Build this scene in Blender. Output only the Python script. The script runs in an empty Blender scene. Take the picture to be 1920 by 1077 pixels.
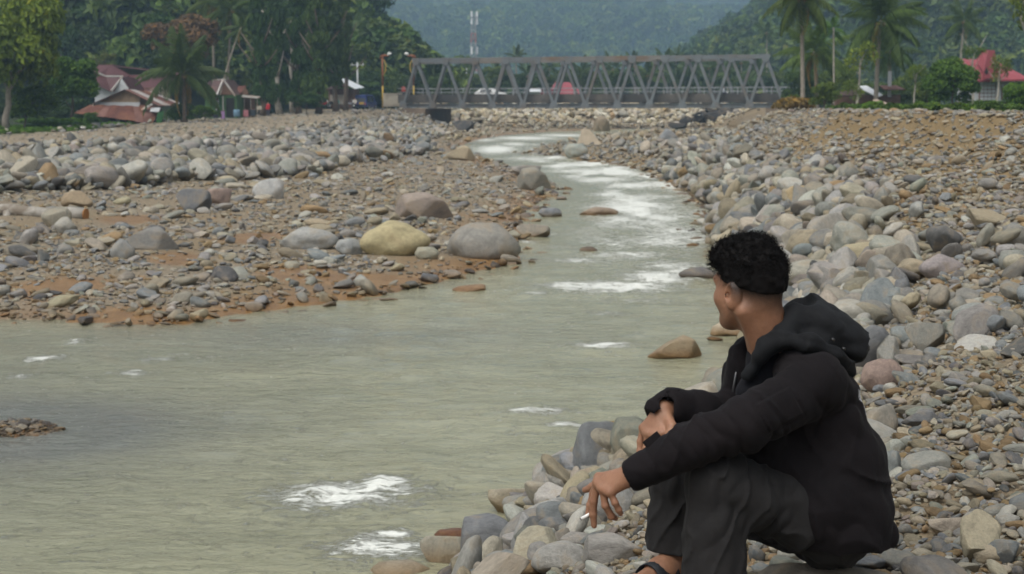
import bpy, math, random
import numpy as np
from mathutils import Vector, Matrix, Euler

# ------------------------------------------------------------------ camera, sky, sun, exposure
scene = bpy.context.scene
col = scene.collection
F = 2860.0                      # focal length in pixels of the 1920 px wide photograph
HOR = 205.0                     # row of the horizon
CAMZ = 2.6                      # eye height above the river
PITCH = math.atan((538.5 - HOR) / F)
cam_data = bpy.data.cameras.new('camera')
cam_data.sensor_width = 36.0
cam_data.lens = F / 1920.0 * 36.0
cam_data.clip_start = 0.1
cam_data.clip_end = 6000.0
cam_data.dof.use_dof = True
cam_data.dof.focus_distance = 5.2
cam_data.dof.aperture_fstop = cam_data.lens / 1000.0 / 0.0072
cam = bpy.data.objects.new('camera', cam_data)
col.objects.link(cam)
cam.location = (0, 0, CAMZ)
cam.rotation_euler = (math.pi / 2 - PITCH, 0, 0)
scene.camera = cam

SUN_EL, SUN_AZ = math.radians(58), math.radians(215)     # azimuth clockwise from +Y: behind the camera, to the left
world = bpy.data.worlds.new('World')
scene.world = world
world.use_nodes = True
wn = world.node_tree
wn.nodes.clear()
sky_n = wn.nodes.new('ShaderNodeTexSky')
sky_n.sky_type = 'NISHITA'
sky_n.sun_disc = False
sky_n.sun_elevation = SUN_EL
sky_n.sun_rotation = SUN_AZ
sky_n.air_density = 1.0
sky_n.dust_density = 6.0
sky_n.ozone_density = 1.0
hs = wn.nodes.new('ShaderNodeHueSaturation')             # overcast: the blue washed out by cloud
hs.inputs['Saturation'].default_value = 0.18
bg = wn.nodes.new('ShaderNodeBackground')
bg.inputs['Strength'].default_value = 0.15
wo = wn.nodes.new('ShaderNodeOutputWorld')
wn.links.new(sky_n.outputs[0], hs.inputs['Color'])
wn.links.new(hs.outputs[0], bg.inputs['Color'])
wn.links.new(bg.outputs[0], wo.inputs['Surface'])
sun_d = bpy.data.lights.new('sun', 'SUN')
sun_d.energy = 1.15
sun_d.angle = math.radians(50)
sun_d.color = (1.0, 0.965, 0.88)
sun = bpy.data.objects.new('sun', sun_d)
col.objects.link(sun)
sd = Vector((math.sin(SUN_AZ) * math.cos(SUN_EL), math.cos(SUN_AZ) * math.cos(SUN_EL), math.sin(SUN_EL)))
sun.rotation_euler = sd.to_track_quat('Z', 'Y').to_euler()
sun.location = (0, 0, 60)
vs = scene.view_settings
vs.view_transform = 'Standard'
vs.look = 'None'
vs.gamma = 1.0
vs.use_curve_mapping = False
vs.exposure = 0.19
scene.cycles.max_bounces = 6
scene.cycles.diffuse_bounces = 3
scene.cycles.glossy_bounces = 2
scene.cycles.transmission_bounces = 3
scene.cycles.volume_bounces = 0
scene.cycles.transparent_max_bounces = 6
scene.cycles.use_denoising = True
scene.cycles.caustics_reflective = False
scene.cycles.caustics_refractive = False

rnd = random.Random(7)
RNG = np.random.default_rng(11)
CP, SP = math.cos(PITCH), math.sin(PITCH)

# ------------------------------------------------------------------ helpers
def ray(u, v):
    xc, yc = (u - 960.0) / F, (538.5 - v) / F
    return Vector((xc, CP + yc * SP, -SP + yc * CP))

def at(u, v, Y):                # the point at forward distance Y that the photograph shows at pixel (u, v)
    d = ray(u, v)
    return Vector((0, 0, CAMZ)) + d * (Y / d.y)

def atz(u, v, z):               # the same, on the level z
    d = ray(u, v)
    return Vector((0, 0, CAMZ)) + d * ((z - CAMZ) / d.z)

def mx(u, Y):
    return (u - 960.0) / F * Y * 1.0

def pix(P):                     # world (n,3) -> pixel u, v, depth
    P = np.asarray(P, float)
    x, y, z = P[:, 0], P[:, 1], P[:, 2] - CAMZ
    dz = y * CP - z * SP
    up = y * SP + z * CP
    dz_ = np.maximum(dz, 1e-3)
    return 960 + F * x / dz_, 538.5 - F * up / dz_, dz

def tag(o, label=None, cat=None, group=None, kind=None):
    if label: o['label'] = label
    if cat: o['category'] = cat
    if group: o['group'] = group
    if kind: o['kind'] = kind
    return o

def empty(name, loc, rz=0.0, label=None, cat=None, group=None):
    o = bpy.data.objects.new(name, None)
    col.objects.link(o)
    o.empty_display_size = 0.2
    o.location = loc
    o.rotation_euler = (0, 0, rz)
    return tag(o, label, cat, group)

def link_mesh(name, me, mat=None, parent=None, loc=None, rot=None, scale=None):
    o = bpy.data.objects.new(name, me)
    col.objects.link(o)
    if mat is not None and not me.materials:
        me.materials.append(mat)
    if parent is not None: o.parent = parent
    if loc is not None: o.location = loc
    if rot is not None: o.rotation_euler = rot
    if scale is not None: o.scale = scale
    return o

def copy_tree(o, parent=None):
    c = o.copy()
    col.objects.link(c)
    c.parent = parent
    for ch in list(o.children):
        copy_tree(ch, c)
    return c

def np_mesh(name, verts, faces, smooth=True, attrs=None):
    """verts (n,3), faces (m,3) or (m,4) int array, or a list of such arrays."""
    me = bpy.data.meshes.new(name)
    fl = faces if isinstance(faces, list) else [faces]
    fl = [np.asarray(f, np.int32) for f in fl if len(f)]
    nl = sum(f.size for f in fl)
    nf = sum(len(f) for f in fl)
    me.vertices.add(len(verts))
    me.vertices.foreach_set('co', np.asarray(verts, np.float32).ravel())
    me.loops.add(nl)
    me.polygons.add(nf)
    me.loops.foreach_set('vertex_index', np.concatenate([f.ravel() for f in fl]))
    tot = np.concatenate([np.full(len(f), f.shape[1], np.int32) for f in fl])
    start = np.concatenate([[0], np.cumsum(tot)[:-1]]).astype(np.int32)
    me.polygons.foreach_set('loop_start', start)
    me.polygons.foreach_set('loop_total', tot)
    me.polygons.foreach_set('use_smooth', np.full(nf, smooth, bool))
    for k, a in (attrs or {}).items():
        a = np.asarray(a, np.float32)
        if a.ndim == 1:
            at_ = me.attributes.new(k, 'FLOAT', 'POINT'); at_.data.foreach_set('value', a)
        else:
            if a.shape[1] == 3: a = np.concatenate([a, np.ones((len(a), 1), np.float32)], 1)
            at_ = me.attributes.new(k, 'FLOAT_COLOR', 'POINT'); at_.data.foreach_set('color', a.ravel())
    me.update(calc_edges=True)
    me.validate()
    return me

class MB:
    """Collects boxes, bars and tubes; build() links them as one mesh object."""
    def __init__(s): s.v, s.f = [], []
    def add(s, vs_, fs_):
        b = len(s.v)
        s.v += [tuple(v) for v in vs_]
        s.f += [tuple(b + i for i in f) for f in fs_]
        return s
    def box(s, c, size, M=None):
        hx, hy, hz = size[0] / 2, size[1] / 2, size[2] / 2
        p = [Vector((x, y, z)) for x in (-hx, hx) for y in (-hy, hy) for z in (-hz, hz)]
        if M is not None: p = [M @ q for q in p]
        p = [q + Vector(c) for q in p]
        return s.add(p, [(0, 1, 3, 2), (4, 6, 7, 5), (0, 4, 5, 1), (2, 3, 7, 6), (0, 2, 6, 4), (1, 5, 7, 3)])
    def bar(s, a, b, w, h, up=(0, 0, 1)):
        a, b = Vector(a), Vector(b)
        d = (b - a)
        L = d.length
        d.normalize()
        sx = d.cross(Vector(up))
        if sx.length < 1e-4: sx = d.cross(Vector((0, 1, 0)))
        sx.normalize()
        uz = sx.cross(d)
        M = Matrix((sx, d, uz)).transposed()
        return s.box((a + b) / 2, (w, L, h), M)
    def ibeam(s, a, b, w, h, t, up=(0, 0, 1)):
        a, b = Vector(a), Vector(b)
        d = (b - a).normalized()
        sx = d.cross(Vector(up)).normalized()
        uz = sx.cross(d)
        s.bar(a + uz * (h / 2 - t / 2), b + uz * (h / 2 - t / 2), w, t, up)
        s.bar(a - uz * (h / 2 - t / 2), b - uz * (h / 2 - t / 2), w, t, up)
        s.bar(a, b, t, h - 2 * t, up)
        return s
    def tube(s, pts, radii, n=8, caps=True):
        pts = [Vector(p) for p in pts]
        if not hasattr(radii, '__len__'): radii = [radii] * len(pts)
        rings = []
        px = None
        for i, p in enumerate(pts):
            d = (pts[min(i + 1, len(pts) - 1)] - pts[max(i - 1, 0)]).normalized()
            if px is None:
                px = d.cross(Vector((0.31, 0.77, 0.55)))
                if px.length < 1e-3: px = d.cross(Vector((1, 0, 0)))
            px = (px - d * px.dot(d)).normalized()
            py = d.cross(px)
            rings.append([p + (px * math.cos(2 * math.pi * k / n) + py * math.sin(2 * math.pi * k / n)) * radii[i] for k in range(n)])
        vs_ = [v for r in rings for v in r]
        fs_ = []
        for i in range(len(pts) - 1):
            for k in range(n):
                a, b = i * n + k, i * n + (k + 1) % n
                fs_.append((a, b, b + n, a + n))
        if caps:
            fs_.append(tuple(range(n - 1, -1, -1)))
            fs_.append(tuple(range((len(pts) - 1) * n, len(pts) * n)))
        return s.add(vs_, fs_)
    def quad(s, a, b, c, d): return s.add([a, b, c, d], [(0, 1, 2, 3)])
    def slab(s, poly, t):
        """A polygon (list of points) given thickness t downwards along its normal."""
        p = [Vector(q) for q in poly]
        n = (p[1] - p[0]).cross(p[2] - p[0]).normalized()
        if n.z < 0: p.reverse(); n = -n
        k = len(p)
        q = [a - n * t for a in p]
        return s.add(p + q, [tuple(range(k)), tuple(range(2 * k - 1, k - 1, -1))] + [(i, k + i, k + (i + 1) % k, (i + 1) % k) for i in range(k)])
    def mesh(s, name, smooth=False):
        me = bpy.data.meshes.new(name)
        me.from_pydata(s.v, [], s.f)
        if smooth: me.polygons.foreach_set('use_smooth', [True] * len(me.polygons))
        me.update()
        return me
    def build(s, name, mat, parent=None, smooth=False):
        return link_mesh(name, s.mesh(name, smooth), mat, parent)

# ---- numpy noise
def _hash3(i, j, k, seed):
    h = (i * 374761393 + j * 668265263 + k * 2147483647 + seed * 1274126177) & 0xFFFFFFFF
    h = ((h ^ (h >> 13)) * 1274126177) & 0xFFFFFFFF
    h = ((h ^ (h >> 16)) * 2246822519) & 0xFFFFFFFF
    return ((h ^ (h >> 15)) & 0xFFFF).astype(np.float32) / 32767.5 - 1.0

def vnoise(x, y, z=None, seed=0):
    """Smooth value noise in -1..1."""
    x = np.asarray(x, np.float64); y = np.asarray(y, np.float64)
    z = np.zeros_like(x) if z is None else np.asarray(z, np.float64)
    x, y, z = np.broadcast_arrays(x, y, z)
    i, j, k = np.floor(x).astype(np.int64), np.floor(y).astype(np.int64), np.floor(z).astype(np.int64)
    fx, fy, fz = x - i, y - j, z - k
    fx, fy, fz = [t * t * (3 - 2 * t) for t in (fx, fy, fz)]
    r = 0
    for a in (0, 1):
        for b in (0, 1):
            for c in (0, 1):
                w = (fx if a else 1 - fx) * (fy if b else 1 - fy) * (fz if c else 1 - fz)
                r = r + w * _hash3(i + a, j + b, k + c, seed)
    return r

def fbm(x, y, z=None, seed=0, oct=4):
    r, a, f = 0, 0.5, 1.0
    for o in range(oct):
        r = r + a * vnoise(x * f + o * 17.3, y * f - o * 9.1, None if z is None else z * f + o * 5.7, seed + o)
        a *= 0.5; f *= 2.03
    return r

def smooth01(a, b, x):
    t = np.clip((x - a) / (b - a), 0, 1)
    return t * t * (3 - 2 * t)

def seg_dist(x, y, poly, closed=False):
    """Distance of points to a polyline, and the parameter (index + t) of the nearest place."""
    best = np.full(x.shape, 1e9); par = np.zeros(x.shape); side = np.zeros(x.shape)
    n = len(poly)
    for i in range(n if closed else n - 1):
        ax, ay = poly[i][:2]; bx, by = poly[(i + 1) % n][:2]
        dx, dy = bx - ax, by - ay
        L2 = dx * dx + dy * dy + 1e-12
        t = np.clip(((x - ax) * dx + (y - ay) * dy) / L2, 0, 1)
        d = np.hypot(x - ax - t * dx, y - ay - t * dy)
        m = d < best - 1e-9
        best = np.where(m, d, best); par = np.where(m, i + t, par)
        side = np.where(m, np.sign(dx * (y - ay) - dy * (x - ax)), side)
    return best, par, side

def in_poly(x, y, poly):
    r = np.zeros(x.shape, bool)
    n = len(poly)
    for i in range(n):
        ax, ay = poly[i][:2]; bx, by = poly[(i + 1) % n][:2]
        c = (ay > y) != (by > y)
        with np.errstate(divide='ignore', invalid='ignore'):
            xi = (bx - ax) * (y - ay) / (by - ay + 1e-30) + ax
        r ^= c & (x < xi)
    return r

# ---- material helpers
class NT:
    def __init__(s, name):
        s.m = bpy.data.materials.new(name)
        s.m.use_nodes = True
        s.t = s.m.node_tree
        s.t.nodes.clear()
        s.out = s.n('ShaderNodeOutputMaterial')
    def n(s, typ, **kw):
        nd = s.t.nodes.new(typ)
        for k, v in kw.items(): setattr(nd, k, v)
        return nd
    def l(s, a, b): s.t.links.new(a, b)
    def val(s, sock, v):
        if hasattr(v, 'is_output') or isinstance(v, bpy.types.NodeSocket): s.l(v, sock)
        else: sock.default_value = v
    def noise(s, scale, detail=4, rough=0.55, vec=None, dist=0.0):
        nd = s.n('ShaderNodeTexNoise')
        nd.inputs['Scale'].default_value = scale
        nd.inputs['Detail'].default_value = detail
        nd.inputs['Roughness'].default_value = rough
        nd.inputs['Distortion'].default_value = dist
        if vec is not None: s.l(vec, nd.inputs['Vector'])
        return nd
    def ramp(s, fac, stops, interp='LINEAR'):
        nd = s.n('ShaderNodeValToRGB')
        cr = nd.color_ramp
        cr.interpolation = interp
        while len(cr.elements) < len(stops): cr.elements.new(0.5)
        for e, (p, c) in zip(cr.elements, stops):
            e.position = p
            e.color = (c, c, c, 1) if not hasattr(c, '__len__') else (*c[:3], 1)
        s.l(fac, nd.inputs['Fac'])
        return nd.outputs['Color']
    def mix(s, fac, a, b, mode='MIX'):
        nd = s.n('ShaderNodeMix', data_type='RGBA', blend_type=mode)
        s.val(nd.inputs[0], fac)
        for i, c in ((6, a), (7, b)):
            if isinstance(c, bpy.types.NodeSocket): s.l(c, nd.inputs[i])
            else: nd.inputs[i].default_value = (*c[:3], 1)
        return nd.outputs[2]
    def math(s, op, a, b=0.0, clamp=False):
        nd = s.n('ShaderNodeMath', operation=op, use_clamp=clamp)
        s.val(nd.inputs[0], a); s.val(nd.inputs[1], b)
        return nd.outputs[0]
    def attr(s, name, typ='GEOMETRY'):
        nd = s.n('ShaderNodeAttribute', attribute_name=name, attribute_type=typ)
        return nd
    def coords(s, which='Object', scale=None):
        tc = s.n('ShaderNodeTexCoord')
        if scale is None: return tc.outputs[which]
        mp = s.n('ShaderNodeMapping')
        mp.inputs['Scale'].default_value = scale
        s.l(tc.outputs[which], mp.inputs['Vector'])
        return mp.outputs[0]
    def bump(s, height, strength=0.5, dist=0.02):
        nd = s.n('ShaderNodeBump')
        nd.inputs['Strength'].default_value = strength
        nd.inputs['Distance'].default_value = dist
        s.l(height, nd.inputs['Height'])
        return nd.outputs[0]
    def principled(s, color, rough=0.8, normal=None, spec=0.4, metal=0.0, **kw):
        p = s.n('ShaderNodeBsdfPrincipled')
        if isinstance(color, bpy.types.NodeSocket): s.l(color, p.inputs['Base Color'])
        else: p.inputs['Base Color'].default_value = (*color[:3], 1)
        s.val(p.inputs['Roughness'], rough)
        p.inputs['Specular IOR Level'].default_value = spec
        p.inputs['Metallic'].default_value = metal
        if normal is not None: s.l(normal, p.inputs['Normal'])
        for k, v in kw.items(): s.val(p.inputs[k], v)
        s.l(p.outputs[0], s.out.inputs['Surface'])
        return p

def simple_mat(name, color, rough=0.7, var=0.25, scale=3.0, spec=0.3, metal=0.0, dirt=None, bump=0.0, coords='Object'):
    t = NT(name)
    co = t.coords(coords)
    n1 = t.noise(scale, 5, 0.6, co)
    lo = tuple(c * (1 - var) for c in color); hi = tuple(min(1, c * (1 + var)) for c in color)
    c = t.ramp(n1.outputs['Fac'], [(0.3, lo), (0.7, hi)])
    if dirt is not None:
        n2 = t.noise(scale * 0.6, 6, 0.65, co)
        f = t.ramp(n2.outputs['Fac'], [(0.48, 0.0), (0.62, 1.0)])
        c = t.mix(f, c, dirt)
    nb = None
    if bump:
        n3 = t.noise(scale * 6, 4, 0.6, co)
        nb = t.bump(n3.outputs['Fac'], bump, 0.03)
    t.principled(c, rough, nb, spec, metal)
    return t.m
# ------------------------------------------------------------------ the lie of the land
def wl(pts, z=0.0):
    return [tuple(atz(u, v, z)[:2]) for u, v in pts]

LEFT_SHORE = [(-30, 603), (120, 606), (250, 614), (330, 611), (400, 601), (480, 588), (560, 576), (640, 566), (720, 555), (800, 534), (860, 522),
              (920, 506), (985, 494), (965, 470), (985, 445), (970, 415), (985, 395), (1015, 378), (1040, 355), (1005, 338), (965, 325), (925, 308), (893, 297)]
RIGHT_SHORE = [(960, 292), (1050, 298), (1130, 305), (1200, 315), (1245, 338), (1290, 362), (1330, 395), (1345, 415), (1325, 440), (1340, 470), (1370, 520),
               (1405, 600), (1425, 660), (1415, 710), (1375, 760), (1330, 810), (1285, 850), (1235, 893), (1165, 932), (1090, 952), (1020, 975),
               (955, 1020), (900, 1077), (830, 1135)]
FAR_SHORE_L = [(878, 289), (866, 276), (900, 264), (950, 255), (1030, 248)]
FAR_SHORE_R = [(1170, 254), (1110, 261), (1090, 269), (1010, 276), (985, 287)]
WATER = [(-60, -20), (-60, 17.8)] + wl(LEFT_SHORE) + wl(FAR_SHORE_L, 0.28) + [(18, 168), (45, 176), (45, 182)][:0] + [(14, 178), (40, 186), (42, 180)] + wl(FAR_SHORE_R, 0.28) + wl(RIGHT_SHORE) + [(-1.1, 6.4), (-2.4, 4.0), (-4.6, 0), (-7, -20)]

def zwater(y):
    return 0.16 * smooth01(76, 84, y) + 0.18 * smooth01(84, 96, y)

# crest of the stone dike along the left bank, and of the right bank: x, y, z
L_CREST = [(-60, 26, 1.45), (-30, 34, 1.4), (-19, 45, 1.3), (-16.8, 52, 1.22), (-14.0, 75, 0.98), (-14.6, 115, 1.2), (-15.5, 150, 1.65), (-14.2, 180, 2.25), (-13.5, 192, 2.7)]
R_CREST = [(8.6, -20, 2.55), (8.3, 10, 2.52), (8.0, 24, 2.50), (8.6, 40, 2.50), (11.0, 52, 2.5), (17.5, 90, 2.5), (23.5, 130, 2.55), (30, 166, 2.7), (31, 200, 2.8)]

def hgt(x, y, detail=True):
    x = np.asarray(x, float); y = np.asarray(y, float)
    dw, _, _ = seg_dist(x, y, WATER, True)
    inside = in_poly(x, y, WATER)
    zw = zwater(y)
    dl, pl, sl = seg_dist(x, y, L_CREST)
    dr, pr, sr = seg_dist(x, y, R_CREST)
    zl = np.interp(pl, range(len(L_CREST)), [p[2] for p in L_CREST])
    zr = np.interp(pr, range(len(R_CREST)), [p[2] for p in R_CREST])
    # left bank: gravel bar, dike, plateau behind it
    bar = zw + 0.02 + np.minimum(0.06 * dw, 0.05 + 0.035 * dw)
    bar = np.minimum(bar, zw + 0.75)
    dike = zl - 0.165 * dl
    k = 0.25
    hh = np.clip(0.5 + 0.5 * (dike - bar) / k, 0, 1)
    left_front = bar * (1 - hh) + dike * hh + k * hh * (1 - hh)
    aim = np.interp(x / np.maximum(y, 20.0), [-.34, -.25, -.19, -.14, -.097, -.07], [.6, .72, 1.6, 2.15, 2.52, 2.65])
    wpl = smooth01(1.0, 42.0, dl) * smooth01(40, 100, y)
    wpl = np.maximum(wpl, smooth01(120, 190, y))
    plat = zl * (1 - wpl) + aim * wpl
    left = np.where(sl > 0, plat, left_front)
    # right bank: steep stone toe, then a long shoulder up to the crest
    t = dw / (dw + dr + 1e-6)
    prof = np.interp(t, [0, 0.06, 0.15, 0.28, 0.38, 0.48, 0.75, 0.9, 1.0], [0.0, 0.13, 0.30, 0.47, 0.535, 0.58, 0.73, 0.86, 1.0])
    right_front = zw + 0.02 + prof * (zr - zw)
    far = smooth01(62, 95, y)                       # beyond the bend a low bar lies between water and bank
    low = zw + 0.05 + 0.02 * dw
    right_far = np.maximum(np.minimum(low, zw + 0.22), zr - 0.40 * dr)
    right_front = right_front * (1 - far) + right_far * far
    right = np.where(sr < 0, zr - np.clip(dr * 0.012, 0, 0.5), right_front)
    # which side of the river
    cx = np.interp(y, [-20, 5, 9, 13, 18, 25, 32, 45, 60, 76, 100, 140, 168, 178], [-20, -8, -4, -2, -1.0, 1.2, 2.2, 3.2, 3.0, 1.4, 0.8, 4.5, 10, 20])
    h = np.where(x < cx, left, right)
    # stone revetment beyond the bridge
    back = smooth01(192, 194, y)
    hb = 0.40 + np.clip((y - 193) * 0.36, 0, 2.3)
    edge = smooth01(-16, -12, x) * (1 - smooth01(30, 36, x))
    h = np.where((back > 0) & (edge > 0), h * (1 - back * edge) + np.maximum(h, hb) * back * edge, h)
    fl = smooth01(163, 169, y) * (1 - smooth01(193, 196, y)) * smooth01(-10.5, -8, x) * (1 - smooth01(24, 27, x))
    h = h * (1 - fl) + np.minimum(h, 0.38) * fl
    h = np.where(y > 206, np.maximum(h, 2.6), h)
    # the place where the person sits
    g = np.exp(-(((x - 0.55) / 0.55) ** 2 + ((y - 3.95) / 0.6) ** 2))
    h = h * (1 - g) + 1.29 * g
    # river bed
    bed = zw - np.minimum(0.05 + 0.22 * dw, 0.7)
    isl = np.exp(-(((x + 4.0) / 1.0) ** 2 + ((y - 12.2) / 0.95) ** 2))
    bed = np.where(inside, bed * (1 - isl) + 0.065 * isl, bed)
    h = np.where(inside, bed, h)
    if detail:
        amp = np.clip(dw * 0.25, 0.0, 1) * np.where(inside, 0, 1)
        h = h + amp * (0.10 * fbm(x * 0.35, y * 0.35, seed=3) + 0.04 * fbm(x * 1.7, y * 1.7, seed=5, oct=3)) * np.where((np.abs(x - 0.55) < 1.2) & (np.abs(y - 3.9) < 1.2), 0.25, 1)
    return h

# zone measures used for colours and for strewing stones
def zones(x, y):
    dw, _, _ = seg_dist(x, y, WATER, True)
    dl, _, sl = seg_dist(x, y, L_CREST)
    dr, _, sr = seg_dist(x, y, R_CREST)
    cx = np.interp(y, [-20, 5, 9, 13, 18, 25, 32, 45, 60, 76, 100, 140, 168, 178], [-20, -8, -4, -2, -1.0, 1.2, 2.2, 3.2, 3.0, 1.4, 0.8, 4.5, 10, 20])
    return dict(dw=dw, ins=in_poly(x, y, WATER), left=x < cx, dl=dl, sl=sl, dr=dr, sr=sr)

POOLS = [(560, 492, 150, 0.9), (700, 497, 260, 0.9), (900, 494, 90, 0.6), (330, 480, 120, 0.8), (100, 520, 200, 1.0), (220, 560, 240, 1.1), (60, 590, 190, 0.7), (300, 598, 160, .5), (470, 440, 110, 1.0), (250, 415, 100, 1.2)]
def mudness(X, Y, z):
    n = fbm(X * 0.9, Y * 0.55, seed=21)
    wet = np.exp(-z['dw'] / 1.0) * z['left'] * (Y > 16) * (~z['ins'])
    pool = np.zeros_like(X)
    for (u, v, w, d) in POOLS:
        p = atz(u, v, 0.3)
        hw = w / 2 / F * p.y
        pool = np.maximum(pool, np.exp(-((X - p.x) / hw) ** 2 - ((Y - p.y) / d) ** 2))
    return np.clip(np.maximum(wet * 0.9, pool * 1.25) + n * 0.35, 0, 1), n

EARTH = [(1690, 430, 230, 2.6), (1560, 262, 210, 12.0), (1840, 330, 260, 6.0), (1760, 250, 300, 8.0)]
EARTH_AT = []
def earth(X, Y):
    if not EARTH_AT:
        for (u, v, w, d) in EARTH:
            r = ray(u, v); ts = np.linspace(6, 120, 3000)
            k = int(np.argmax(CAMZ + r.z / r.y * ts < hgt(r.x / r.y * ts, ts, False)))
            EARTH_AT.append((r.x / r.y * ts[k], ts[k], w / 2 / F * ts[k], d))
    e = np.zeros_like(X)
    for (cx_, cy_, hw, d) in EARTH_AT: e = np.maximum(e, np.exp(-((X - cx_) / hw) ** 2 - ((Y - cy_) / d) ** 2))
    return np.clip(e * 1.3 + 0.25 * fbm(X * 0.8, Y * 0.4, seed=37), 0, 1)
# ------------------------------------------------------------------ ground sheet
def make_ground():
    s = np.linspace(0, 1, 330)
    ys = -14 + 9.0 * (np.exp(s * math.log(1 + (330 + 14) / 9.0)) - 1)
    tx = np.linspace(-1, 1, 300)
    tx = 0.75 * tx + 0.45 * tx ** 3
    X = tx[None, :] * (ys[:, None] * 0.62 + 22)
    Y = np.repeat(ys[:, None], len(tx), 1)
    Z = hgt(X, Y)
    z = zones(X, Y)
    # wet rust-coloured mud, dry sand road, grass, grey grit
    mud, mudN = mudness(X, Y, z)
    earth_ = earth(X, Y) * (~z['left'])
    road = np.where(z['left'] & (z['sl'] > 0), smooth01(-0.5, 2.5, z['dl']) * (1 - smooth01(14, 24, z['dl'])), 0.0)
    far_left = z['left'] & (z['sl'] > 0)
    grass = np.where(far_left, smooth01(16, 26, z['dl'] + 5 * fbm(X * 0.08, Y * 0.08, seed=4)), 0.0)
    grass = np.maximum(grass, np.where((~z['left']) & (z['sr'] < 0), smooth01(3, 9, z['dr'] + 4 * fbm(X * 0.1, Y * 0.1, seed=8)), 0.0))
    grass = np.maximum(grass, smooth01(209, 216, Y))
    ochre = np.clip(np.where(~z['left'], 0.68 + 0.9 * fbm(X * 0.35 + 5, Y * 0.22, seed=31), 0.35 + 0.6 * mudN), 0, 1)
    ochre = np.maximum(ochre, earth_ * 1.2)
    nv, nu = X.shape
    idx = np.arange(nv * nu).reshape(nv, nu)
    q = np.stack([idx[:-1, :-1], idx[:-1, 1:], idx[1:, 1:], idx[1:, :-1]], -1).reshape(-1, 4)
    me = np_mesh('ground', np.stack([X, Y, Z], -1).reshape(-1, 3), q, True,
                 {'mud': mud.ravel(), 'road': road.ravel(), 'grass': grass.ravel(), 'ochre': ochre.ravel()})
    t = NT('ground_grit')
    co = t.coords('Object')
    n1 = t.noise(2.2, 6, 0.65, co); n2 = t.noise(23, 5, 0.7, co); n3 = t.noise(75, 3, 0.7, co)
    vor = t.n('ShaderNodeTexVoronoi'); vor.inputs['Scale'].default_value = 22; t.l(co, vor.inputs['Vector'])
    vor2 = t.n('ShaderNodeTexVoronoi'); vor2.inputs['Scale'].default_value = 60; t.l(co, vor2.inputs['Vector'])
    grit = t.ramp(vor.outputs['Color'], [(0.15, (0.13, 0.115, 0.095)), (0.5, (0.235, 0.20, 0.15)), (0.85, (0.33, 0.29, 0.225))])
    grit2 = t.ramp(vor2.outputs['Color'], [(0.15, (0.12, 0.10, 0.075)), (0.5, (0.22, 0.175, 0.12)), (0.85, (0.34, 0.28, 0.2))])
    grit = t.mix(0.5, grit, grit2)
    och = t.ramp(n2.outputs['Fac'], [(0.3, (0.15, 0.098, 0.042)), (0.7, (0.28, 0.20, 0.092))])
    c = t.mix(t.math('MULTIPLY', t.attr('ochre').outputs['Fac'], 0.75), grit, och)
    sand = t.ramp(n1.outputs['Fac'], [(0.3, (0.19, 0.15, 0.10)), (0.7, (0.30, 0.245, 0.17))])
    c = t.mix(t.attr('road').outputs['Fac'], c, sand)
    mudc = t.ramp(n1.outputs['Fac'], [(0.3, (0.165, 0.085, 0.030)), (0.7, (0.28, 0.160, 0.060))])
    mf = t.ramp(t.attr('mud').outputs['Fac'], [(0.25, 0.0), (0.65, 1.0)])
    c = t.mix(mf, c, mudc)
    gr = t.ramp(n2.outputs['Fac'], [(0.3, (0.035, 0.055, 0.015)), (0.7, (0.085, 0.12, 0.035))])
    c = t.mix(t.attr('grass').outputs['Fac'], c, gr)
    hgt_n = t.math('ADD', t.math('MULTIPLY', vor.outputs['Distance'], -0.6), t.math('ADD', t.math('MULTIPLY', vor2.outputs['Distance'], -0.35), t.math('MULTIPLY', n3.outputs['Fac'], 0.3)))
    rough = t.math('SUBTRACT', 0.92, t.math('MULTIPLY', mf, 0.55))
    t.principled(c, rough, t.bump(hgt_n, 0.8, 0.03), 0.35)
    return tag(link_mesh('ground', me, t.m), kind='structure')

ground = make_ground()

# ------------------------------------------------------------------ river
FOAM = [  # pixel u, v, half width, half height (pixels), strength: standing waves and broken water
    (650, 928, 125, 26, 1.0), (720, 908, 60, 16, 1.0), (715, 1030, 85, 24, 0.95), (740, 1004, 40, 12, 1.0), (600, 950, 90, 22, .55),
    (1000, 771, 52, 7, 1.0), (1065, 798, 48, 6, .7), (1130, 651, 56, 6, 1.0), (985, 812, 50, 5, .35),
    (143, 641, 16, 4, 1.0), (80, 673, 40, 5, .8), (240, 702, 32, 5, .8), (290, 674, 40, 5, .5), (40, 706, 36, 5, .5), (350, 668, 60, 4, .35),
    (1150, 540, 120, 12, 1.0), (1235, 522, 70, 14, 1.0), (1060, 536, 60, 7, .8), (1290, 512, 50, 12, .9), (1190, 565, 90, 8, .45), (1145, 590, 40, 6, .5),
    (1260, 500, 60, 10, .8), (1180, 480, 100, 8, .75), (1080, 490, 60, 5, .7), (1240, 455, 70, 12, .85), (1260, 432, 60, 9, .8), (1160, 428, 60, 5, .6), (1250, 408, 50, 7, .6),
    (1210, 386, 70, 5, .75), (1130, 385, 40, 4, .5), (1190, 350, 60, 7, .95), (1130, 338, 60, 5, .9), (1080, 322, 60, 5, .8), (1240, 370, 40, 4, .7),
    (1150, 320, 50, 3, .6), (930, 289, 40, 6, 1.0), (965, 281, 30, 5, .8), (1000, 300, 60, 3, .7), (985, 268, 60, 5, .9), (1060, 262, 60, 4, .8), (910, 272, 30, 4, .7),
    (1000, 552, 30, 3, .7), (985, 455, 26, 3, .6), (1050, 465, 40, 3, .6), (1090, 318, 40, 3, .6), (1050, 440, 50, 3, .4)]

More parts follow.
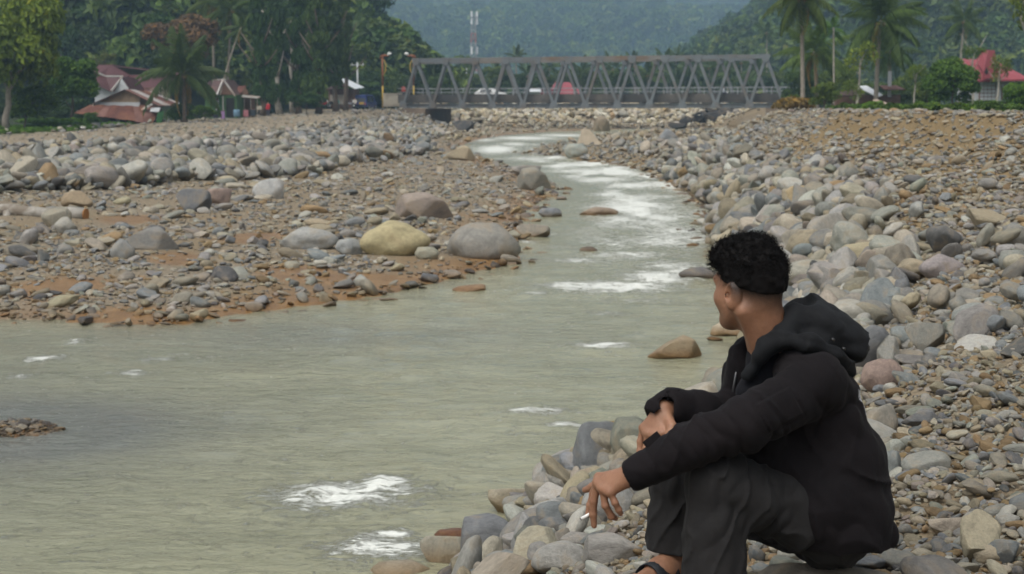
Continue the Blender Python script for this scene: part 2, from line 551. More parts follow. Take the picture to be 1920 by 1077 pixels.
def make_river():
    s = np.linspace(0, 1, 620)
    ys = 3.5 + 5.0 * (np.exp(s * math.log(1 + 184 / 5.0)) - 1)
    tx = np.linspace(-1, 1, 420)
    X = tx[None, :] * (ys[:, None] * 0.40 + 3.2) + 0.0
    Y = np.repeat(ys[:, None], len(tx), 1)
    inside = in_poly(X, Y, WATER)
    dw, _, _ = seg_dist(X, Y, WATER, True)
    keep = inside | (dw < 0.6)
    # foam and chop
    foam = np.zeros_like(X); chop = np.zeros_like(X)
    for (u, v, hu, hv, st) in FOAM:
        p = atz(u, v, 0.0)
        sx = 1.12 * hu / F * p.y
        sy = abs(atz(u, v - hv, 0).y - atz(u, v + hv, 0).y) / 2
        e = np.exp(-((X - p.x) / sx) ** 2 - ((Y - p.y) / sy) ** 2)
        foam = np.maximum(foam, e * st)
        chop = np.maximum(chop, np.exp(-((X - p.x) / (sx * 1.6)) ** 2 - ((Y - p.y) / (sy * 1.8)) ** 2) * st)
    rap = smooth01(20, 34, Y) * (1 - smooth01(92, 110, Y))             # quick water up to the bend
    rap = rap * smooth01(-0.6, 1.0, X - np.interp(Y, [20, 32, 50, 80], [0.6, 1.2, 2.4, 0.5]))
    foam = np.maximum(foam, rap * np.clip(0.60 + 1.1 * fbm(X * 0.9, Y * 0.34, seed=61), 0, 1) * 0.95)
    # ripples: crests lie across the current
    Xr, Yr = X, Y
    rip = fbm(Xr * 1.1 + 0.5 * Yr, Yr * 2.0, seed=41, oct=4)
    rip2 = 1 - np.abs(vnoise(Xr * 2.3 - 0.6 * Yr, Yr * 4.1, seed=44))
    quiet = 0.35 + 0.65 * smooth01(-7, 1.5, X + 0.12 * (Y - 10))
    Z = zwater(Y) + 0.026 * rip * (0.6 + 0.5 * quiet) + 0.018 * (rip2 - 0.6) * (.4 + .6 * quiet)
    ridge = (1 - np.abs(vnoise(X * 2.6, Y * 1.9 + 0.4 * X, seed=47))) ** 2
    Z = Z + chop * (0.008 + 0.03 * ridge + 0.03 * fbm(X * 7, Y * 6, seed=49, oct=4)) * np.clip(0.5 + Y / 40, 0.5, 1.3) + rap * 0.06 * fbm(X * 1.2, Y * 0.5, seed=52)
    edge = np.clip(dw / 0.35, 0, 1)
    shallow = np.where(inside, np.exp(-dw / 0.5), 1)
    isl = np.exp(-(((X + 4.1) / 1.5) ** 2 + ((Y - 12.2) / 1.2) ** 2))
    dark = np.clip(isl + 0.75 * np.exp(-((X + 6.5) / 4.0) ** 2 - ((Y - 12.0) / 4.5) ** 2) + 0.5 * np.exp(-((X + 2.5) / 3) ** 2 - ((Y - 17.5) / 1.6) ** 2), 0, 1)
    nv, nu = X.shape
    idx = np.arange(nv * nu).reshape(nv, nu)
    q = np.stack([idx[:-1, :-1], idx[:-1, 1:], idx[1:, 1:], idx[1:, :-1]], -1).reshape(-1, 4)
    kq = keep.ravel()[q].all(1)
    q = q[kq]
    used = np.unique(q)
    remap = np.full(nv * nu, -1); remap[used] = np.arange(len(used))
    P = np.stack([X, Y, Z], -1).reshape(-1, 3)[used]
    me = np_mesh('river', P, remap[q], True, {'foam': foam.ravel()[used], 'dark': dark.ravel()[used], 'shallow': shallow.ravel()[used]})
    t = NT('river_water')
    co = t.coords('Object')
    mp = t.n('ShaderNodeMapping'); mp.inputs['Scale'].default_value = (1.0, 2.0, 1.0); mp.inputs['Rotation'].default_value = (0, 0, 0.25)
    t.l(co, mp.inputs['Vector'])
    n1 = t.noise(2.4, 5, 0.62, mp.outputs[0], 0.5)
    n2 = t.noise(8.0, 5, 0.65, mp.outputs[0], 0.8)
    nb = t.noise(0.55, 4, 0.6, mp.outputs[0])
    body = t.ramp(nb.outputs['Fac'], [(0.3, (0.245, 0.245, 0.160)), (0.7, (0.33, 0.325, 0.215))])
    body = t.mix(t.attr('dark').outputs['Fac'], body, (0.155, 0.16, 0.14))  # darker, greyer reflections near the left painted into the water colour
    body = t.mix(t.math('MULTIPLY', t.attr('shallow').outputs['Fac'], 0.35), body, (0.19, 0.145, 0.08))
    nf = t.noise(4.6, 10, 0.78, mp.outputs[0], 0.9)
    nf2 = t.noise(17, 6, 0.75, mp.outputs[0], 0.6)
    ff = t.math('SUBTRACT', t.math('ADD', t.math('MULTIPLY', t.attr('foam').outputs['Fac'], 0.68), t.math('ADD', t.math('MULTIPLY', nf.outputs['Fac'], 2.4), t.math('MULTIPLY', nf2.outputs['Fac'], 1.1))), 1.72)
    ff = t.ramp(ff, [(0.20, 0.0), (0.33, 0.22), (0.43, 0.62), (0.58, 1.0)])
    c = t.mix(ff, body, (0.74, 0.75, 0.69))
    rough = t.math('ADD', 0.10, t.math('MULTIPLY', ff, 0.5))
    hh = t.math('ADD', t.math('MULTIPLY', n1.outputs['Fac'], 0.7), t.math('ADD', t.math('MULTIPLY', n2.outputs['Fac'], 0.25), t.math('MULTIPLY', ff, 0.25)))
    t.principled(c, rough, t.bump(hh, 0.9, 0.075), 0.5, IOR=1.33)
    return tag(link_mesh('river', me, t.m), kind='structure')

river = make_river()
# ------------------------------------------------------------------ stones
STONE_COL = {  # plain colour word -> base colour
    'grey': (0.275, 0.265, 0.24), 'blue-grey': (0.205, 0.217, 0.217), 'pale': (0.375, 0.365, 0.32), 'tan': (0.305, 0.265, 0.185),
    'rusty': (0.262, 0.185, 0.098), 'greenish': (0.262, 0.27, 0.225), 'pinkish': (0.275, 0.24, 0.205), 'dark': (0.125, 0.125, 0.122), 'buff': (0.33, 0.30, 0.235)}
NAMES = list(STONE_COL)

def stone_mat(name, inst):
    t = NT(name)
    if inst:
        tint = t.attr('tint', 'INSTANCER').outputs['Color']
    else:
        tint = t.n('ShaderNodeObjectInfo').outputs['Color']
    oi = t.n('ShaderNodeObjectInfo')
    tc = t.n('ShaderNodeTexCoord')
    va = t.n('ShaderNodeVectorMath', operation='ADD')
    t.l(tc.outputs['Object'] if not inst else tc.outputs['Generated'], va.inputs[0])
    cx = t.n('ShaderNodeCombineXYZ')
    for i in range(3): t.l(t.math('MULTIPLY', oi.outputs['Random'], 37.0 + 11 * i), cx.inputs[i])
    t.l(cx.outputs[0], va.inputs[1])
    v = va.outputs[0]
    n1 = t.noise(1.7, 5, 0.6, v, 0.5); n2 = t.noise(9, 5, 0.7, v); n3 = t.noise(38, 3, 0.7, v)
    mul = t.ramp(n1.outputs['Fac'], [(0.25, 0.66), (0.5, 1.0), (0.78, 1.28)])
    c = t.mix(1.0, tint, mul, 'MULTIPLY')
    sp = t.ramp(n2.outputs['Fac'], [(0.3, 0.78), (0.55, 1.0), (0.75, 1.18)])
    c = t.mix(1.0, c, sp, 'MULTIPLY')
    stain = t.ramp(n1.outputs['Fac'], [(0.50, 0.0), (0.70, 0.55)])
    c = t.mix(stain, c, (0.25, 0.19, 0.115))
    geo = t.n('ShaderNodeNewGeometry'); sz_ = t.n('ShaderNodeSeparateXYZ'); t.l(geo.outputs['Position'], sz_.inputs[0])
    wz = t.math('ADD', sz_.outputs[2], t.math('MULTIPLY', n1.outputs['Fac'], 0.12))
    wet = t.ramp(wz, [(0.10, 1.0), (0.19, 0.0)])                 # stained and wet up to a hand's breadth above the river
    c = t.mix(t.math('MULTIPLY', wet, 0.85), c, t.mix(1.0, c, (0.66, 0.48, 0.30), 'MULTIPLY'))
    h = t.math('ADD', t.math('MULTIPLY', n2.outputs['Fac'], 0.7), t.math('MULTIPLY', n3.outputs['Fac'], 0.35))
    t.principled(c, t.math('SUBTRACT', 0.82, t.math('MULTIPLY', wet, 0.5)), t.bump(h, 0.55, 0.03), 0.3)
    return t.m

M_STONE = stone_mat('stone', False)
M_STONE_I = stone_mat('strewn_stone', True)

def ico(sub):
    import bmesh
    bm = bmesh.new()
    bmesh.ops.create_icosphere(bm, subdivisions=sub, radius=1.0)
    bm.verts.ensure_lookup_table()
    V = np.array([v.co[:] for v in bm.verts]); Fa = np.array([[v.index for v in f.verts] for f in bm.faces])
    bm.free()
    return V, Fa

def stone_shape(name, sub, seed, cuts=2, lump=0.16, angular=0.0, mat=None):
    V, Fa = ico(sub)
    r = np.random.default_rng(seed)
    n = fbm(V[:, 0] * 1.1 + seed, V[:, 1] * 1.1, V[:, 2] * 1.1, seed=seed, oct=2)
    n2 = fbm(V[:, 0] * 3.1 + seed, V[:, 1] * 3.1, V[:, 2] * 3.1, seed=seed + 9, oct=3)
    P = V * (1 + lump * 2.0 * n + lump * (0.25 + 0.5 * angular) * n2)[:, None]
    for _ in range(cuts):                       # worn flat faces
        d = r.normal(size=3); d /= np.linalg.norm(d)
        lim = r.uniform(0.62, 0.86) if not angular else r.uniform(0.45, 0.72)
        s = P @ d
        soft = 0.12 if not angular else 0.05
        over = s - lim
        P = P - d[None, :] * (np.maximum(over, 0) * (1 - soft))[:, None]
    P[:, 2] *= r.uniform(0.62, 0.85); P[:, 1] *= r.uniform(0.72, 0.95)
    P /= np.abs(P).max()
    me = np_mesh(name, P, Fa, True)
    if mat: me.materials.append(mat)
    return me

SHAPES = []
for i in range(9):
    SHAPES.append(stone_shape('stone_shape', 4, 100 + i, 3, 0.17, 0.0, M_STONE))
for i in range(4):
    SHAPES.append(stone_shape('angular_stone_shape', 4, 150 + i, 8, 0.17, 0.7, M_STONE))
SHAPES_I = []
lib = bpy.data.collections.new('stone_library')          # not linked to the scene: only a source for the strewn stuff
for i in range(12):
    me = stone_shape('strewn_shape', 3 if i < 12 else 2, 200 + i, 3 if i < 8 else 6, 0.17, 0.0 if i < 8 else 0.6, M_STONE_I)
    o = bpy.data.objects.new('strewn_shape', me)
    lib.objects.link(o)
    SHAPES_I.append(o)

def scatter(name, P, S, R, C):
    """One stuff object: points carrying stone instances. P positions, S scale (n,3), R euler (n,3), C colour (n,3)."""
    me = bpy.data.meshes.new(name)
    me.vertices.add(len(P))
    me.vertices.foreach_set('co', np.asarray(P, np.float32).ravel())
    for k, a in (('size', S), ('spin', R)):
        at_ = me.attributes.new(k, 'FLOAT_VECTOR', 'POINT'); at_.data.foreach_set('vector', np.asarray(a, np.float32).ravel())
    C4 = np.concatenate([C, np.ones((len(C), 1))], 1)
    at_ = me.attributes.new('tint', 'FLOAT_COLOR', 'POINT'); at_.data.foreach_set('color', np.asarray(C4, np.float32).ravel())
    pk = me.attributes.new('pick', 'INT', 'POINT'); pk.data.foreach_set('value', RNG.integers(0, len(SHAPES_I), len(P)).astype(np.int32))
    o = link_mesh(name, me)
    g = bpy.data.node_groups.new(name, 'GeometryNodeTree')
    g.interface.new_socket('Geometry', in_out='INPUT', socket_type='NodeSocketGeometry')
    g.interface.new_socket('Geometry', in_out='OUTPUT', socket_type='NodeSocketGeometry')
    gi, go = g.nodes.new('NodeGroupInput'), g.nodes.new('NodeGroupOutput')
    ip = g.nodes.new('GeometryNodeInstanceOnPoints')
    ci = g.nodes.new('GeometryNodeCollectionInfo'); ci.inputs['Collection'].default_value = lib
    ci.inputs['Separate Children'].default_value = True; ci.inputs['Reset Children'].default_value = True
    def na(nm, dt):
        n = g.nodes.new('GeometryNodeInputNamedAttribute'); n.data_type = dt; n.inputs['Name'].default_value = nm
        return n.outputs['Attribute']
    e2r = g.nodes.new('FunctionNodeEulerToRotation')
    g.links.new(na('spin', 'FLOAT_VECTOR'), e2r.inputs[0])
    g.links.new(gi.outputs[0], ip.inputs['Points'])
    g.links.new(ci.outputs[0], ip.inputs['Instance'])
    ip.inputs['Pick Instance'].default_value = True
    g.links.new(na('pick', 'INT'), ip.inputs['Instance Index'])
    g.links.new(e2r.outputs[0], ip.inputs['Rotation'])
    g.links.new(na('size', 'FLOAT_VECTOR'), ip.inputs['Scale'])
    g.links.new(ip.outputs[0], go.inputs[0])
    md = o.modifiers.new('strew', 'NODES'); md.node_group = g
    return tag(o, kind='stuff')

# ---- boulders the photograph lets you name: u, v of the base line, width px, height px, colour, shape index, label, yaw
BOULDERS = [
    (738, 490, 135, 62, (0.40, 0.345, 0.20), 2, 'big smooth yellow-tan boulder standing in rusty mud beside the river', 0.2),
    (902, 496, 142, 66, (0.235, 0.225, 0.20), 5, 'big grey boulder with rust-stained foot at the tip of the gravel bar', -0.2),
    (575, 473, 112, 40, (0.33, 0.33, 0.31), 0, 'long flat pale grey boulder between gravel and the yellow-tan boulder', 0.1),
    (655, 482, 52, 30, (0.30, 0.31, 0.30), 3, 'small grey boulder tucked against the upstream side of the yellow-tan boulder', 0.4),
    (800, 492, 48, 26, (0.32, 0.31, 0.24), 4, 'squat buff boulder wedged between the yellow-tan and the grey boulder', 0.9),
    (788, 420, 112, 52, (0.28, 0.235, 0.20), 10, 'brownish grey cracked boulder lying behind the yellow-tan boulder', 0.3),
    (505, 379, 60, 38, (0.40, 0.40, 0.385), 1, 'pale smooth round boulder at the foot of the stone dike', 0.2),
    (362, 406, 66, 44, (0.15, 0.155, 0.16), 9, 'dark blue-grey pointed boulder at the foot of the stone dike', 0.5),
    (405, 392, 58, 36, (0.31, 0.235, 0.20), 11, 'pinkish boulder close beside the dark pointed boulder', 1.2),
    (275, 482, 120, 46, (0.215, 0.21, 0.195), 12, 'long grey creased boulder lying on the gravel bar', -0.1),
    (228, 496, 46, 40, (0.25, 0.25, 0.235), 2, 'rounded grey stone leaning on the long creased boulder', 0.4),
    (142, 395, 62, 32, (0.32, 0.25, 0.165), 6, 'brown flat-topped boulder resting behind the fallen log', 0.0),
    (105, 428, 56, 34, (0.28, 0.26, 0.205), 7, 'rough buff boulder resting against the front of the fallen log', 0.3),
    (122, 440, 44, 26, (0.36, 0.345, 0.30), 8, 'pale squared stone lying just below the fallen log', 0.8),
    (998, 366, 66, 46, (0.235, 0.225, 0.19), 10, 'craggy grey boulder at the water edge below the far rapid', 0.2),
    (985, 338, 60, 26, (0.25, 0.235, 0.215), 11, 'low brown-grey boulder just upstream of the craggy grey boulder', 0.7),
    (862, 306, 62, 27, (0.37, 0.31, 0.215), 12, 'tan slab-like boulder beside the white rapid', 0.1),
    (1081, 300, 46, 28, (0.29, 0.31, 0.275), 4, 'greenish grey boulder opposite the white rapid', 0.5),
    (1034, 413, 46, 20, (0.19, 0.20, 0.21), 3, 'blue-grey stone with wet rim standing in the current', 0.3),
    (1122, 409, 76, 18, (0.28, 0.22, 0.165), 0, 'long rust-rimmed flat rock in midstream', 0.0),
    (1000, 453, 66, 26, (0.25, 0.225, 0.185), 9, 'rusty low rock at the edge of the gravel bar tip', 0.4),
    (1102, 477, 36, 12, (0.15, 0.13, 0.11), 5, 'small dark wet rock in the middle of the current', 0.2),
    (1318, 530, 90, 22, (0.13, 0.125, 0.12), 8, 'dark wet rock in the river just beyond the face of the seated person', 0.2),
    (1270, 683, 108, 42, (0.28, 0.22, 0.145), 12, 'tan pointed rock rising out of the water in front of the seated person', 0.3),
    (1366, 640, 66, 32, (0.40, 0.34, 0.255), 6, 'pale tan rock at the waterline under the chin of the seated person', 0.1),
    (883, 552, 64, 15, (0.29, 0.21, 0.14), 1, 'flat rust-brown stone in the shallows off the gravel bar', 0.1),
    (870, 252, 38, 22, (0.075, 0.075, 0.075), 9, 'black rounded boulder below the bridge abutment', 0.3),
    (1128, 252, 34, 30, (0.24, 0.195, 0.14), 10, 'upright brown boulder in the river bed in front of the bridge', 0.4),
    (1252, 276, 38, 28, (0.22, 0.23, 0.235), 2, 'blue-grey boulder at the foot of the right bank below the bridge', 0.6),
    (850, 1020, 70, 22, (0.20, 0.115, 0.085), 3, 'smooth reddish brown wet rock washed by the river below the hand', 0.1),
    (958, 985, 96, 66, (0.33, 0.29, 0.215), 11, 'craggy pale rock with orange stain standing at the water edge', 0.5),
    (925, 1075, 180, 96, (0.165, 0.17, 0.175), 10, 'long slate-blue rock sloping down beside the water', -0.6),
    (838, 1080, 108, 62, (0.275, 0.26, 0.21), 9, 'speckled buff boulder lowest on the bank by the water', 0.4),
    (745, 1094, 120, 30, (0.36, 0.35, 0.30), 5, 'pale flat stone at the very edge of the water by the bank', 0.1),
    (1030, 1032, 96, 84, (0.36, 0.355, 0.33), 1, 'large white-grey rounded rock below the hand with the cigarette', 0.3),
    (985, 1072, 60, 92, (0.30, 0.295, 0.28), 2, 'grey upright rock wedged between slate-blue and white-grey rock', 0.9),
    (918, 1060, 72, 46, (0.35, 0.37, 0.33), 0, 'small pale green stone lying on the slate-blue rock', 0.2),
    (1000, 965, 88, 42, (0.37, 0.36, 0.32), 7, 'cream rock behind the white-grey rock by the water', 0.5),
    (1080, 945, 110, 74, (0.27, 0.25, 0.205), 3, 'grey-brown boulder leaning at the water edge behind the hand', 0.3),
    (1095, 990, 80, 70, (0.245, 0.215, 0.165), 4, 'brown stained rock directly behind the fingers', 0.7),
    (1150, 1000, 120, 92, (0.33, 0.325, 0.305), 8, 'smooth grey rock under the wrist of the seated person', 0.1),
    (1150, 1085, 150, 70, (0.28, 0.265, 0.24), 10, 'streaked grey-pink layered rock between the shoe and the water', -0.5),
    (1060, 1090, 130, 60, (0.33, 0.32, 0.29), 6, 'broad pale rock at the lower edge of the bank', 0.2),
    (1165, 860, 66, 60, (0.20, 0.145, 0.07), 9, 'rough ochre rock at the water edge beyond the hanging hands', 0.4),
    (1656, 735, 92, 52, (0.29, 0.215, 0.18), 5, 'smooth pinkish brown oval stone close behind the back of the jacket', 0.5),
    (1656, 838, 70, 68, (0.265, 0.245, 0.205), 1, 'round buff stone touching the back of the jacket', 0.9),
    (1737, 665, 78, 50, (0.24, 0.235, 0.205), 9, 'grey angular stone up the slope from the pinkish oval stone', 0.2),
    (1768, 526, 92, 40, (0.30, 0.265, 0.255), 2, 'long mauve-grey stone lying on the ochre gravel slope', 0.45),
    (1900, 474, 70, 48, (0.24, 0.235, 0.21), 0, 'big rounded grey boulder high on the gravel slope', 0.1),
    (1905, 516, 66, 42, (0.25, 0.255, 0.225), 4, 'greenish grey boulder just below the big rounded one', 0.6),
    (1838, 620, 100, 44, (0.28, 0.29, 0.265), 6, 'flat green-grey slab stone on the gravel slope', 0.2),
    (1742, 905, 100, 44, (0.255, 0.255, 0.225), 7, 'long grey-green stone half sunk in the gravel', 0.15),
    (1680, 868, 46, 38, (0.36, 0.37, 0.32), 10, 'pale green-white stone beside the back of the jacket', 0.4),
    (1676, 912, 36, 56, (0.22, 0.235, 0.225), 3, 'dark green-grey stone touching the lower back of the jacket', 0.3),
    (1775, 1020, 80, 46, (0.39, 0.335, 0.27), 11, 'quartz-streaked orange-white stone in the gravel', 0.5),
    (1535, 320, 40, 24, (0.33, 0.33, 0.31), 8, 'pale boulder among the riprap high above the head', 0.4),
    (1500, 490, 66, 50, (0.29, 0.265, 0.215), 9, 'hollowed buff boulder right behind the back of the head', 0.2),
    (1560, 470, 90, 62, (0.30, 0.285, 0.25), 1, 'big beige rounded boulder on the slope behind the head', 0.7),
    (1520, 540, 110, 44, (0.33, 0.315, 0.26), 5, 'long pale boulder behind the neck of the seated person', 0.6),
    (1585, 520, 60, 42, (0.29, 0.30, 0.265), 11, 'mossy green-grey rock just above the hood', 0.3),
    (1590, 430, 72, 42, (0.34, 0.335, 0.32), 6, 'pale grey split boulder up the slope from the hood', 0.4),
    (1510, 400, 70, 44, (0.37, 0.29, 0.17), 9, 'orange-tinged angular boulder above the head of the seated person', 0.2),
]

def resting(u, v, guess=12.0):
    """The ground point that the photograph shows at (u, v)."""
    d = ray(u, v)
    ts = np.concatenate([np.linspace(2.5, 30, 600), np.linspace(30.1, 220, 1200)])
    X, Y, Z = d.x * ts / d.y, ts, CAMZ + d.z * ts / d.y
    H = np.maximum(hgt(X, Y, False), zwater(Y) - 0.02)
    k = np.argmax(Z < H)
    return Vector((X[k], Y[k], H[k]))

BOULDER_AT = []
for i, (u, v, w, h, c, sh, lab, yaw) in enumerate(BOULDERS):
    p = resting(u, min(v, 1105) - h * 0.18)
    W, Hh = w / F * p.y, h / F * p.y
    o = link_mesh('boulder', SHAPES[sh])
    bb = np.array([q[:] for q in o.bound_box])
    ext = bb.max(0) - bb.min(0)
    ca, sa = abs(math.cos(yaw)), abs(math.sin(yaw))
    dep = max(0.62 * W, 0.8 * Hh)
    sx = W / ext[0]; sz = Hh * 1.28 / ext[2]; sy = dep / ext[1]
    o.scale = (sx, sy, sz)
    o.rotation_euler = (0, rnd.uniform(-.05, .05), yaw * 0.5)
    o.location = (p.x, p.y + dep * 0.30, p.z + Hh * 0.36)
    o.color = (*c, 1)
    tag(o, lab, 'boulder', 'named boulders along the river')
    BOULDER_AT.append((p.x, p.y, p.z, W))

LOG_A, LOG_B = resting(-20, 402), resting(166, 414)
for t_ in np.linspace(-.3, 1.08, 12):
    q = LOG_A.lerp(LOG_B, t_); BOULDER_AT.append((q.x, q.y - .25, q.z, 1.5))
# ---- strewn stones
def visible_strip(X, Y, m=1.18):
    return (np.abs(X) < (0.3357 * Y * m + 0.35)) & (Y > 2.4)

def sample(n, x0, x1, y0, y1, power=1.0):
    """Random places, denser toward the near end, over x0..x1 given as multiples of the view's half width at that depth."""
    a = RNG.random(n)
    Y = np.exp(np.log(y0) + a * (np.log(y1) - np.log(y0)))
    X = (x0 + RNG.random(n) * (x1 - x0)) * 0.3357 * Y * 1.15
    return X, Y

ST = {k: [] for k in ('P', 'S', 'R', 'C', 'zone', 'cname')}
def strew(X, Y, size, pal, zone, sink=0.25, flat=1.0, zoff=0.0, tilt=0.25):
    n = len(X)
    names = list(pal); w = np.array([pal[k] for k in names], float); w /= w.sum()
    ci = RNG.choice(len(names), n, p=w)
    C = np.array([STONE_COL[k] for k in names])[ci] * RNG.uniform(0.60, 1.16, (n, 1)) * RNG.uniform(0.97, 1.03, (n, 3))
    S = np.stack([size * RNG.uniform(0.85, 1.3, n), size * RNG.uniform(0.65, 1.0, n), size * RNG.uniform(0.5, 0.95, n) * flat], 1) * 0.5
    R = np.stack([RNG.normal(0, tilt, n), RNG.normal(0, tilt, n), RNG.uniform(0, 6.28, n)], 1)
    Z = np.maximum(hgt(X, Y), -10) + S[:, 2] * (1 - 2 * sink) + zoff
    ST['P'].append(np.stack([X, Y, Z], 1)); ST['S'].append(S); ST['R'].append(R); ST['C'].append(C)
    ST['zone'].append(np.full(n, zone)); ST['cname'].append(np.array(names)[ci])

GREYS = {'grey': 5, 'blue-grey': 3, 'pale': 2.2, 'buff': 3, 'tan': 1.2, 'greenish': 1.2, 'pinkish': .5, 'dark': .5, 'rusty': .25}
MIXED = {'grey': 3.5, 'blue-grey': 2.4, 'pale': 1.3, 'buff': 3, 'tan': 2.4, 'greenish': 1.1, 'pinkish': .4, 'dark': 1.0, 'rusty': .9}
WARM = {'grey': 2, 'blue-grey': 1.6, 'pale': .9, 'buff': 2.6, 'tan': 3.2, 'pinkish': .8, 'dark': .7, 'rusty': 2.6, 'greenish': .5}
TANS = {'buff': 5, 'tan': 4, 'pale': 3, 'grey': 2.2, 'rusty': .5, 'pinkish': .5}

def clear_of_boulders(X, Y, f=0.60):
    m = np.ones(len(X), bool)
    for (bx, by, bz, W) in BOULDER_AT:
        m &= ((X - bx) ** 2 + ((Y - by - W * .15)) ** 2) > (W * f) ** 2
    return m

# 0: stone dike on the left bank
X, Y = sample(19000, -1.0, 0.0, 24, 186)
z = zones(X, Y)
m = z['left'] & ~z['ins'] & (z['sl'] <= 0) & (z['dl'] < 9.2 + 1.6 * fbm(X * .3, Y * .2, seed=77)) | (z['left'] & (z['sl'] > 0) & (z['dl'] < 0.6))
m &= RNG.random(len(X)) < np.where(Y > 90, 0.8, 1.0)
X, Y = X[m], Y[m]
sz = np.clip(RNG.lognormal(math.log(0.42), 0.36, len(X)), 0.18, 0.95) * np.interp(zones(X, Y)['dl'], [0, 2, 5], [0.7, 1, 1.05])
strew(X, Y, sz, GREYS, 0, 0.16, 1.0, RNG.uniform(0, 0.16, len(X)), 0.5)
# 1: gravel bar on the left: cobbles, then gravel
X, Y = sample(7500, -1.0, 0.35, 17.5, 105)
z = zones(X, Y)
m = z['left'] & ~z['ins'] & (z['dl'] > 5.8) & (z['sl'] <= 0) & (z['dw'] > 0.02)
m &= RNG.random(len(X)) < (0.62 + 0.5 * fbm(X * .35, Y * .25, seed=79)) * (1 - .6 * mudness(X, Y, z)[0])
X, Y = X[m], Y[m]
sz = np.clip(RNG.lognormal(math.log(0.20), 0.5, len(X)), 0.08, 0.62) * (0.8 + 0.006 * np.clip(Y - 18, 0, 90))
strew(X, Y, sz, WARM if False else MIXED, 1, 0.3, 0.8)
X, Y = sample(52000, -1.0, 0.35, 17.3, 100)
z = zones(X, Y)
m = z['left'] & ~z['ins'] & (z['dl'] > 5.0) & (z['sl'] <= 0)
m &= RNG.random(len(X)) < (0.66 + 0.9 * fbm(X * .6, Y * .4, seed=81)) * (1 - .92 * mudness(X, Y, z)[0])
X, Y = X[m], Y[m]
sz = np.clip(RNG.lognormal(math.log(0.085), 0.4, len(X)), 0.035, 0.22) * (0.75 + 0.012 * np.clip(Y - 18, 0, 80))
strew(X, Y, sz, WARM, 1, 0.3, 0.8)
# 2: right bank riprap from the head of the person to the bridge
X, Y = sample(34000, 0.0, 1.0, 9, 172)
z = zones(X, Y)
m = ~z['left'] & ~z['ins'] & (z['sr'] >= 0)
up = z['dw'] / (z['dw'] + z['dr'] + 1e-6)
m &= RNG.random(len(X)) < np.interp(up, [.2, .45, .8], [1.0, .6, .34]) * np.where(up > np.interp(Y, [8, 11.5, 20, 26], [.10, .20, .36, 0.8]), 0.05, 1.0)
m &= RNG.random(len(X)) > .9 * earth(X, Y)
X, Y, up = X[m], Y[m], up[m]
sz = np.clip(RNG.lognormal(math.log(0.34), 0.40, len(X)), 0.12, 0.85) * np.interp(up, [0, .25, .5, 1], [1.05, 0.85, 0.48, 0.32]) * np.interp(Y, [9, 20, 45, 100, 170], [0.6, 0.85, 1.0, 1.05, 1.2]) * np.where((Y > 66) & (hgt(X, Y, False) < zwater(Y) + .45), 0.42, 1)
strew(X, Y, sz, {**GREYS, 'buff': 4, 'tan': 2}, 2, 0.16, 1.0, RNG.uniform(0, 0.10, len(X)) * np.interp(up, [0, .5, 1], [1, .6, .1]), 0.5)
X, Y = sample(38000, 0.0, 1.0, 9, 150)
z = zones(X, Y)
m = ~z['left'] & ~z['ins'] & (z['dr'] < 12) & ((z['sr'] >= 0) | (z['dr'] < 3))
X, Y = X[m], Y[m]
strew(X, Y, np.clip(RNG.lognormal(math.log(0.085), 0.4, len(X)), 0.035, 0.25) * np.interp(Y, [9, 20, 60, 150], [0.6, 0.9, 1.4, 2.4]), {**WARM, 'grey': 3, 'buff': 3.5}, 2, 0.25, 0.85)
# 3: right bank near the camera: stones in gravel
def near_area(n, y1):
    Y = np.exp(np.log(2.9) + RNG.random(n) * (np.log(y1) - np.log(2.9)))
    X = RNG.uniform(-0.2, 1.2, n) * 0.3357 * Y * 1.15 + RNG.uniform(-0.5, 0.1, n)
    return X, Y
X, Y = near_area(2700, 22)
z = zones(X, Y)
m = ~z['left'] & ~z['ins']
m &= RNG.random(len(X)) < 0.6 * (1 - .85 * earth(X, Y))
X, Y = X[m], Y[m]
strew(X, Y, np.clip(RNG.lognormal(math.log(0.105), 0.42, len(X)), 0.05, 0.3) * np.interp(Y, [3, 8, 22], [0.8, 1.0, 1.5]), MIXED, 3, 0.22, 0.8, 0.008)
X, Y = near_area(34000, 24)
z = zones(X, Y)
m = ~z['left'] & ~z['ins']
X, Y = X[m], Y[m]
strew(X, Y, np.clip(RNG.lognormal(math.log(0.034), 0.42, len(X)), 0.014, 0.09) * np.interp(Y, [3, 6, 12, 24], [0.85, 1.0, 1.6, 2.4]), WARM, 3, 0.2, 0.85, 0.004, 0.4)
# 4: rocks at the water in front of the person
n = 900
Y = RNG.uniform(4.6, 12.5, n); X = np.interp(Y, [4.5, 8.5, 10.3, 12.7], [-2.0, -0.45, 0.05, 1.1]) + RNG.uniform(-0.1, 1.5, n) ** 1.0
z = zones(X, Y); m = ~z['ins'] & ((X < 0.35) | (Y > 6))
X, Y = X[m], Y[m]
strew(X, Y, np.clip(RNG.lognormal(math.log(0.19), 0.34, len(X)), 0.08, 0.38), {**GREYS, 'tan': 2, 'buff': 4, 'pale': 3.2}, 4, 0.2, 0.9, 0.03, 0.5)
